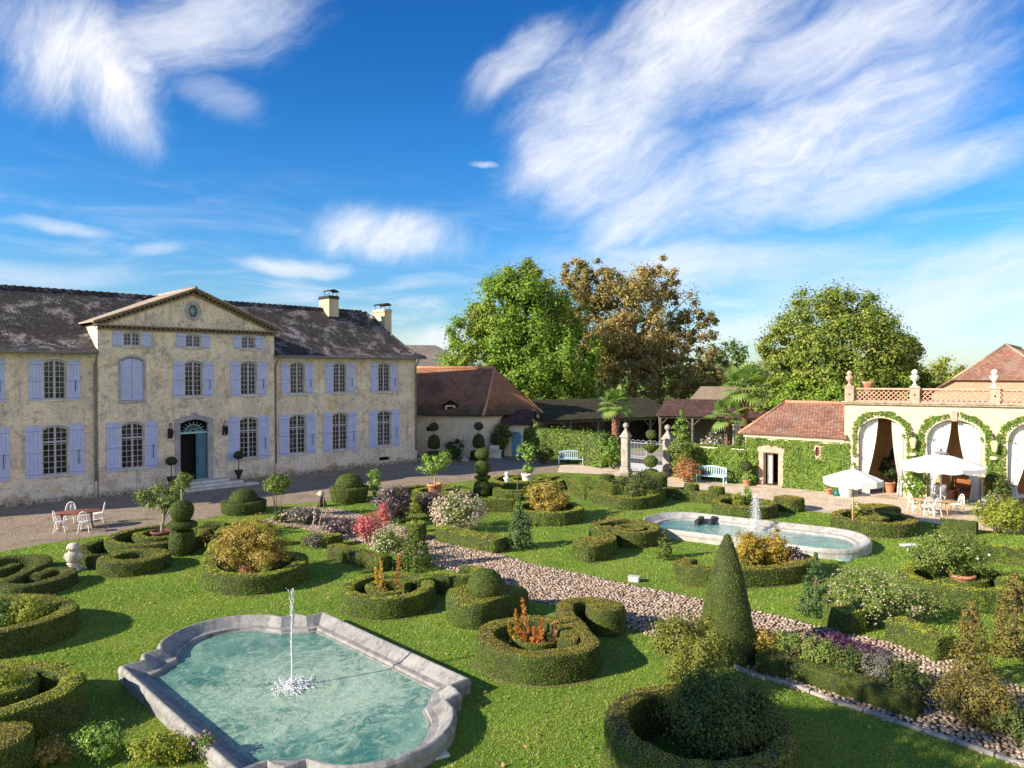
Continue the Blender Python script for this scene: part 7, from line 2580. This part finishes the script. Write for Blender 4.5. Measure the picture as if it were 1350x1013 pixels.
def parasol(label, base, h_edge, h_top, R, n, pole_mat, valance, scallop=False, flap=None, cloth=CLOTH, vent=None, rot=.2):
    t = thing('parasol', label, 'parasol', (*base, 0), 0, 'white parasols')
    g = Geo(); g.tube([(0, 0, 0), (0, 0, 1.2), (0, 0, h_top + .02)], [.035, .033, .028], 10); g.build('pole', pole_mat, t)
    g = Geo()
    nn = n * 6
    rad = [0.03, .3, .6, .85, 1.0]
    V = []
    for r in rad:
        for k in range(nn):
            a = 2 * pi * k / nn + rot
            seg = (k % 6) / 6
            edge = cos(pi / n) / cos((seg - .5) * 2 * pi / n)
            sag = .05 * R * (1 - abs(2 * seg - 1)) * r
            z = h_top + (h_edge - h_top) * r ** 1.12 - sag * .5
            V.append((R * r * edge * cos(a), R * r * edge * sin(a), z))
    m = len(rad)
    F = [(i * nn + k, (i + 1) * nn + k, (i + 1) * nn + (k + 1) % nn, i * nn + (k + 1) % nn) for i in range(m - 1) for k in range(nn)]
    V = np.array(V)
    g.add(V, [f[::-1] for f in F], 0, False)
    c = g.build('canopy', cloth, t)
    md = c.modifiers.new('Solidify', 'SOLIDIFY'); md.thickness = .006
    E = V[-nn:]
    g = Geo()
    VV = []
    for k in range(nn):
        d = valance * (.72 + .28 * abs(sin(pi * k / 3))) if scallop else valance
        VV.append(E[k]); VV.append((E[k][0] * 1.005, E[k][1] * 1.005, E[k][2] - d))
    g.add(VV, [(2 * k, 2 * k + 1, 2 * ((k + 1) % nn) + 1, 2 * ((k + 1) % nn)) for k in range(nn)], 0, False)
    if flap:
        a = flap
        p = np.array([R * .98 * cos(a), R * .98 * sin(a), h_edge - valance * .8])
        s = np.array([-sin(a), cos(a), 0])
        g.add([p - s * .10, p + s * .10, p + s * .14 + np.array([0, 0, -.38]), p - s * .02 + np.array([0, 0, -.45])], [(0, 1, 2, 3)])
    g.build('valance', cloth, c)
    for k in range(n):
        a = 2 * pi * k / n + rot
        g = Geo()
        g.tube([(.03 * cos(a), .03 * sin(a), h_top - .03), (R * .5 * cos(a), R * .5 * sin(a), (h_top + h_edge) / 2 - .02), (R * .97 * cos(a), R * .97 * sin(a), h_edge - .03)], .012, 5)
        g.build('rib', pole_mat, t)
    if vent:
        g = Geo(); g.lathe([(.001, .10), (.30, .0), (.34, -.03)], (0, 0, h_top + .02), n, smooth=False); g.build('vent_cap', vent, t)
    g = Geo(); g.lathe([(.03, 0), (.045, .03), (.03, .1), (.012, .16), (.001, .17)], (0, 0, h_top + (.10 if vent else 0)), 10); g.build('finial', WHITE if not vent else IRON, t)
    return t


def bench(name, label, loc, rot, mat, L=1.7, group='garden benches'):
    t = thing(name, label, 'bench', loc, rot, group)
    g = Geo()
    for k in range(4): g.bbox(-L / 2, L / 2, -.28 + k * .12, -.18 + k * .12, .42, .455, .006)
    g.build('seat', mat, t)
    g = Geo()
    for k in range(int(L / .14)):
        x = -L / 2 + .10 + k * (L - .2) / (int(L / .14) - 1)
        top = .93 + .10 * cos((x / (L / 2)) * pi / 2)
        g.bbox(x - .03, x + .03, .215, .24, .47, top - .03, .005, 0, MAT((0, 0, 0), 0))
    n = 16
    P = [(-L / 2 + L * k / n, .23, .90 + .12 * cos((-1 + 2 * k / n) * pi / 2)) for k in range(n + 1)]
    for k in range(n):
        (x0, y0, z0), (x1, y1, z1) = P[k], P[k + 1]
        g.add([(x0, .20, z0 - .04), (x1, .20, z1 - .04), (x1, .20, z1 + .04), (x0, .20, z0 + .04), (x0, .26, z0 - .04), (x1, .26, z1 - .04), (x1, .26, z1 + .04), (x0, .26, z0 + .04)], [(0, 1, 2, 3), (7, 6, 5, 4), (3, 2, 6, 7), (0, 4, 5, 1)])
    g.bbox(-L / 2, L / 2, .20, .26, .455, .53, .008)
    g.build('backrest', mat, t)
    for sx in (-1, 1):
        for y0, y1, h in ((-.30, -.23, .62), (.19, .26, .90)):
            g = Geo(); g.bbox(sx * (L / 2 - .035) - .035, sx * (L / 2 - .035) + .035, y0, y1, 0, h, .008); g.build('leg', mat, t)
        g = Geo(); g.bbox(sx * (L / 2 - .035) - .04, sx * (L / 2 - .035) + .04, -.34, .24, .62, .66, .01); g.build('armrest', mat, t)
    return t


def furniture():
    # ---- red table at the left with white chairs
    tx, ty = G(101, 674.5, .74)
    make_table('oval_table', 'oval red brown garden table by the chateau wall', (tx, ty), radians(30), .98, .52, REDWOOD)
    spots = [((80, 702), 'white openwork metal chair at the left end of the red table', radians(-70)), ((92, 690), 'white openwork metal chair behind the red table', radians(200)), ((112, 702), 'white openwork metal chair in front of the red table', radians(15)), ((130, 690), 'white openwork metal chair at the far right end of the red table', radians(115))]
    ch = None
    for q, lab, r in spots:
        p = G(*q)
        if ch is None:
            ch = make_chair('garden_chair', lab, 'white metal chairs at the red table')
            ch.location = (*p, 0); ch.rotation_euler = (0, 0, r)
        else: copy_thing(ch, p, r, lab)
    # ---- dining table on the terrace
    tx, ty = G(1230, 659, .74)
    make_table('round_table', 'oval wooden dining table under the big white parasol', (tx, ty), GA, .98, .50, WOOD)
    for q, lab, r in (((1205, 674), 'white metal chair at the left end of the dining table', radians(-85)), ((1222, 680), 'white openwork metal chair in front of the dining table, left one', radians(-10)), ((1232, 681), 'white openwork metal chair in front of the dining table, right one', radians(10)), ((1262, 677), 'white metal chair pulled out right of the dining table', radians(95)), ((1238, 664), 'white metal chair behind the dining table', radians(180))):
        copy_thing(ch, G(*q), r, lab, 'white metal chairs at the dining table')
    parasol('smaller white parasol on a light wooden pole beside the oval pool', G(1124, 703), 2.30, 2.72, 1.16, 10, WOOD, .24, False, radians(-35), rot=.1)
    parasol('big white octagonal parasol over the dining table', G(1240, 672), 2.20, 2.80, 1.95, 8, WHITE, .22, True, None, CLOTH, solid("grey_vent", (.25, .25, .27), .8), rot=radians(22.5 - 27))
    bench('bench', 'pale blue slatted bench in front of the ivy wall', G(938, 637), WA + radians(4), BENCHPALE, 1.75)
    bench('bench', 'grey blue slatted bench in front of the tall leafy hedge', G(753, 613), radians(-12), BENCHBLUE, 1.85)
    g = Geo(); g.bbox(-.18, .18, -.05, .08, 0, .30, .04)
    o = g.build('cushion', solid("dark_cushion", (.10, .05, .05), .9)); p = WF(1.55, -1.12, .46)
    bp = G(938, 637); o.location = (bp[0] - .62 * cos(WA), bp[1] - .62 * sin(WA) + .02, .457); o.rotation_euler = (radians(-12), 0, WA)
    tag(o, 'dark red cushion at the left end of the pale blue bench', 'cushion')
    # ---- statues
    x, y = G(97, 753)
    t = thing('owl_statue', 'pale stone owl statue on a small plinth on the left lawn', 'statue', (x, y, 0), 0)
    g = Geo(); g.bbox(-.24, .24, -.24, .24, 0, .08, .015); g.lathe([(.20, .08), (.17, .12), (.15, .20), (.19, .25), (.21, .27), (.001, .27)], (0, 0, 0), 18)
    g.build('plinth', PALESTONE, t)
    g = Geo()
    g.lathe([(.13, .27), (.21, .34), (.245, .46), (.23, .58), (.17, .66), (.15, .69), (.20, .75), (.21, .83), (.165, .92), (.07, .965), (.001, .97)], (0, 0, 0), 20, sx=1.0, sy=.88)
    for s in (-1, 1):
        g.lathe(ball_prof(.06, .80, 1.0, 6), (s * .08, -.15, 0), 10)
        g.tube([(s * .22, 0, .62), (s * .255, -.02, .48), (s * .20, -.03, .33)], [.05, .07, .03], 8)
        g.lathe([(.05, .92), (.001, 1.02)], (s * .11, 0, 0), 6)
    g.tube([(0, -.17, .80), (0, -.215, .75), (0, -.20, .71)], [.03, .025, .005], 6)
    g.build('owl', m_stone("owl_stone", (.55, .50, .42), (.16, .14, .12), None, .7), t)
    x, y = G(424, 668)
    t = thing('dog_statue', 'small seated dog statue with cream head and dark body beside the tub shaped hedge', 'statue', (x, y, 0), radians(20))
    g = Geo()
    g.tube(catmull([(.02, .16, .06), (.0, .14, .22), (-.02, .03, .40), (-.04, -.04, .54)], .05), [.16, .18, .19, .19, .18, .17, .15, .13, .12, .11, .10][:len(catmull([(.02, .16, .06), (.0, .14, .22), (-.02, .03, .40), (-.04, -.04, .54)], .05))], 12)
    for s in (-1, 1):
        g.tube([(s * .09, -.08, .40), (s * .10, -.15, .2), (s * .10, -.17, .0)], [.06, .05, .055], 8)
        g.tube([(s * .14, .12, .18), (s * .17, -.02, .12), (s * .16, -.08, .02)], [.09, .08, .05], 8)
    g.tube(catmull([(0, .26, .05), (.05, .36, .03), (.14, .38, .03)], .05), .03, 6)
    g.build('body', m_stone("dark_statue_stone", (.14, .11, .09), (.03, .03, .03)), t)
    g = Geo()
    g.lathe(ball_prof(.15, .66, 1.0, 9), (-.04, -.07, 0), 14)
    g.tube([(-.04, -.12, .64), (-.05, -.24, .60), (-.05, -.29, .59)], [.10, .075, .05], 10)
    for s in (-1, 1): g.tube([(-.04 + s * .12, -.05, .74), (-.04 + s * .17, -.06, .64), (-.04 + s * .15, -.07, .56)], [.03, .045, .02], 6)
    g.build('head', m_stone("cream_statue_stone", (.62, .54, .42), (.3, .25, .2)), t)
    x, y = G(668, 647)
    t = thing('bust_statue', 'tiny white stone bust among the low hedges', 'statue', (x, y, 0), 0)
    g = Geo(); g.bbox(-.14, .14, -.14, .14, 0, .55, .02); g.build('pedestal', PALESTONE, t)
    g = Geo(); g.lathe([(.08, .55), (.17, .66), (.19, .74), (.09, .80), (.075, .84), (.11, .90), (.12, .98), (.08, 1.07), (.001, 1.09)], (0, 0, 0), 14, sy=.75); g.build('bust', WHITE, t)
    x, y, _ = AT(613, 603, 54.5)
    t = thing('stone_pedestal', 'stone pedestal urn in the shade before the outbuilding', 'pedestal', (x, y, 0), 0)
    g = Geo(); g.bbox(-.28, .28, -.28, .28, 0, .2, .02); g.bbox(-.2, .2, -.2, .2, .2, 1.25, .02); g.bbox(-.27, .27, -.27, .27, 1.25, 1.35, .02); g.build('shaft', STONE, t)
    g = Geo(); g.lathe([(.10, 1.35), (.08, 1.42), (.2, 1.6), (.24, 1.75), (.12, 1.85), (.14, 1.95), (.001, 2.02)], (0, 0, 0), 14); g.build('urn', STONE, t)
    # stone trough and wall box by the outbuilding
    x, y, _ = AT(652, 600, 56.5)
    g = Geo(); g.bbox(-.55, .55, -.3, .3, 0, .55, .03); g.bbox(-.62, .62, -.36, .36, .55, .66, .03); g.bbox(-.4, .4, -.2, .2, .66, 1.0, .05)
    o = g.build('stone_trough', PALESTONE); o.location = (x, y, 0)
    tag(o, 'pale stone trough beside the dark climber', 'trough')
    # ---- lamp box by the path and slabs on the right lawn
    g = Geo(); g.bbox(-.17, .17, -.12, .12, 0, .15, .02); g.bbox(-.19, .19, -.14, .14, .15, .18, .01)
    o = g.build('white_box', solid('weathered_white', (.52, .53, .54), .6, .15, 8)); o.location = (*G(836, 767), 0); o.rotation_euler = (0, 0, -.4)
    tag(o, 'small white box standing at the far edge of the cobbled path', 'box')
    t = thing('garden_spotlight', 'low pale spotlight on two short legs on the right lawn', 'spotlight', (*G(1199, 727), 0), .2)
    g = Geo(); g.bbox(-.30, .30, -.16, .16, .20, .28, .02, 0, MAT((0, 0, 0), 0, radians(-8))); g.build('lamp_head', WHITE, t)
    g = Geo(); g.tube([(-.08, 0, 0), (-.06, 0, .12), (-.04, 0, .21)], .02, 6); g.tube([(.08, 0, 0), (.06, 0, .12), (.04, 0, .21)], .02, 6); g.build('leg', WHITE, t)
    g = Geo(); g.lathe([(.30, 0), (.31, .03), (.22, .06), (.001, .07)], (0, 0, 0), 20)
    o = g.build('drain_cover', solid("grey_green_lid", (.22, .34, .32), .5)); o.location = (*G(1112, 738), 0)
    tag(o, 'round grey green drain cover in the grass right of the oval pool', 'drain cover')
    # ---- pots along the cottage wall
    for q, lab, m, r, h in (((1092, 652), 'small terracotta pot at the foot of the ivy wall', TERRA, .20, .30), ((1115, 655), 'large white pot at the foot of the ivy wall', WHITE, .42, .62)):
        g = Geo(); g.lathe(pot_prof(r, h), (0, 0, 0), 20)
        o = g.build('flower_pot', m); o.location = (*G(*q), 0)
        tag(o, lab, 'pot', 'pots by the cottage wall')
    t = thing('watering_can', 'dark green watering can between the terracotta and white pots', 'watering can', (*G(1103, 654), 0), .3)
    gm = solid("green_plastic", (.02, .12, .10), .35)
    g = Geo(); g.lathe([(.001, 0), (.18, 0), (.20, .04), (.17, .26), (.12, .30), (.001, .30)], (0, 0, 0), 18); g.build('body', gm, t)
    g = Geo(); g.tube([(.15, 0, .06), (.34, 0, .22), (.44, 0, .34)], [.04, .025, .02], 8); g.build('spout', gm, t)
    g = Geo(); g.tube(catmull([(-.14, 0, .10), (-.30, 0, .22), (-.20, 0, .40), (.02, 0, .38), (.06, 0, .29)], .05), .016, 6); g.build('handle', gm, t)
    # ---- under the arches
    t = thing('potted_palm', 'dark feathery potted plant inside the leftmost arch', 'potted plant', GF(1.7, 1.6), 0)
    g = Geo(); g.lathe(pot_prof(.34, .6), (0, 0, 0), 18); g.build('pot', TERRA, t)
    g = Geo(); crown_geo(g, (0, 0, 1.35), (.75, .75, .75), 26, 90, .13, 0, .3, .3, .9, 2.0); g.build('foliage', DKYEW, t)
    t = thing('standing_fan', 'dark round standing fan against the back of the leftmost arch', 'fan', GF(2.05, 2.6), 0)
    g = Geo(); g.lathe([(.25, 0), (.24, .04), (.03, .06), (.025, 1.75)], (0, 0, 0), 14); g.build('stand', IRON, t)
    g = Geo(); 
    V = [(.02, -.14), (.30, -.12), (.40, -.05), (.40, .03), (.30, .08), (.02, .10)]
    g.lathe(V, (0, 0, 0), 20); g.V[0] = xf(g.V[0], Matrix.Translation((0, -.05, 2.1)) @ Matrix.Rotation(pi / 2, 4, 'X')); g.build('fan_head', IRON, t)
    t = thing('wicker_armchair', 'orange brown wicker armchair inside the arch behind the big parasol', 'armchair', GF(5.25, .95), GA + radians(10))
    wk = solid("wicker", (.34, .13, .055), .7, .25, 14, .6, 60)
    g = Geo(); g.bbox(-.38, .38, -.35, .35, .18, .45, .05); g.build('seat', wk, t)
    g = Geo(); g.bbox(-.40, .40, .30, .42, .40, 1.05, .05); g.build('backrest', wk, t)
    for s in (-1, 1):
        g = Geo(); g.bbox(s * .37 - .06, s * .37 + .06, -.35, .3, .45, .66, .04); g.build('armrest', wk, t)
        for yy in (-.3, .3):
            g = Geo(); g.bbox(s * .32 - .03, s * .32 + .03, yy - .03, yy + .03, 0, .2, .006); g.build('leg', wk, t)
    t = thing('clothed_table', 'table draped in a white cloth inside the arch behind the big parasol', 'table', GF(3.95, 1.1), GA)
    g = Geo()
    n = 40
    V = [(.52 * cos(2 * pi * k / n), .52 * sin(2 * pi * k / n), .74) for k in range(n)] + [((.55 + .05 * sin(k * pi / 2.5)) * cos(2 * pi * k / n), (.55 + .05 * sin(k * pi / 2.5)) * sin(2 * pi * k / n), .06) for k in range(n)] + [(0, 0, .745)]
    g.add(V, [(k, (k + 1) % n, n + (k + 1) % n, n + k)[::-1] for k in range(n)] + [(k, (k + 1) % n, 2 * n) for k in range(n)], 0, False)
    g.build('tablecloth', CLOTH, t)
    g = Geo(); g.tube([(0, 0, 0), (0, 0, .4), (0, 0, .73)], .05, 8); g.build('leg', IRON, t)
    bl = None
    for p, r, lab in ((GF(4.55, 1.2), .5, 'black metal chair inside the arch, next to the white cloth'), (GF(4.95, 1.9), 2.4, 'black metal chair inside the arch, behind the wicker armchair')):
        t = copy_thing(ch, p, r, lab, 'black chairs under the arch')
        t.name = 'metal_chair'
        for c in t.children:
            c.data = c.data.copy(); c.data.materials.clear(); c.data.materials.append(IRON)
    t = thing('potted_palm', 'big leaved plant in the arch behind the big parasol', 'potted plant', GF(4.62, .9), 0)
    g = Geo(); g.lathe(pot_prof(.26, .5), (0, 0, 0), 18); g.build('pot', TERRA, t)
    g = Geo(); g.tube([(0, 0, .4), (.03, 0, 1.0), (0, .02, 1.6)], .04, 7); g.build('stem', BARK, t)
    g = Geo(); crown_geo(g, (0, 0, 1.75), (.55, .55, .45), 16, 30, .22, 0, .35, .3, .9, 2.0); g.build('foliage', CITRUS, t)
    t = thing('sofa', 'pale bench seat in the arch at the right edge', 'sofa', GF(8.0, 1.1), GA)
    g = Geo(); g.bbox(-.9, .9, -.35, .35, .30, .48, .05); g.build('seat', CLOTH, t)
    g = Geo(); g.bbox(-.9, .9, .36, .52, .30, .95, .05); g.build('backrest', wk, t)
    for s in (-1, 1):
        for yy in (-.28, .4):
            g = Geo(); g.bbox(s * .82 - .04, s * .82 + .04, yy - .04, yy + .04, 0, .3, .008); g.build('leg', wk, t)
    # white pots by the ivy pier
    t = thing('pot_tree', 'small dark clipped tree in a pale pot by the ivy pier', 'potted tree', GF(6.35, -.95), 0)
    g = Geo(); g.lathe(pot_prof(.28, .48), (0, 0, 0), 18); g.build('pot', PALESTONE, t)
    g = Geo(); revolve(g, ball_prof(.42, 1.25, 1.2), (0, 0, 0), .10, 2, 14); g.build('crown', [CORE, DKYEW], t)
    g = Geo(); g.tube([(0, 0, .4), (0, 0, .9)], .03, 6); g.build('stem', BARK, t)


furniture()
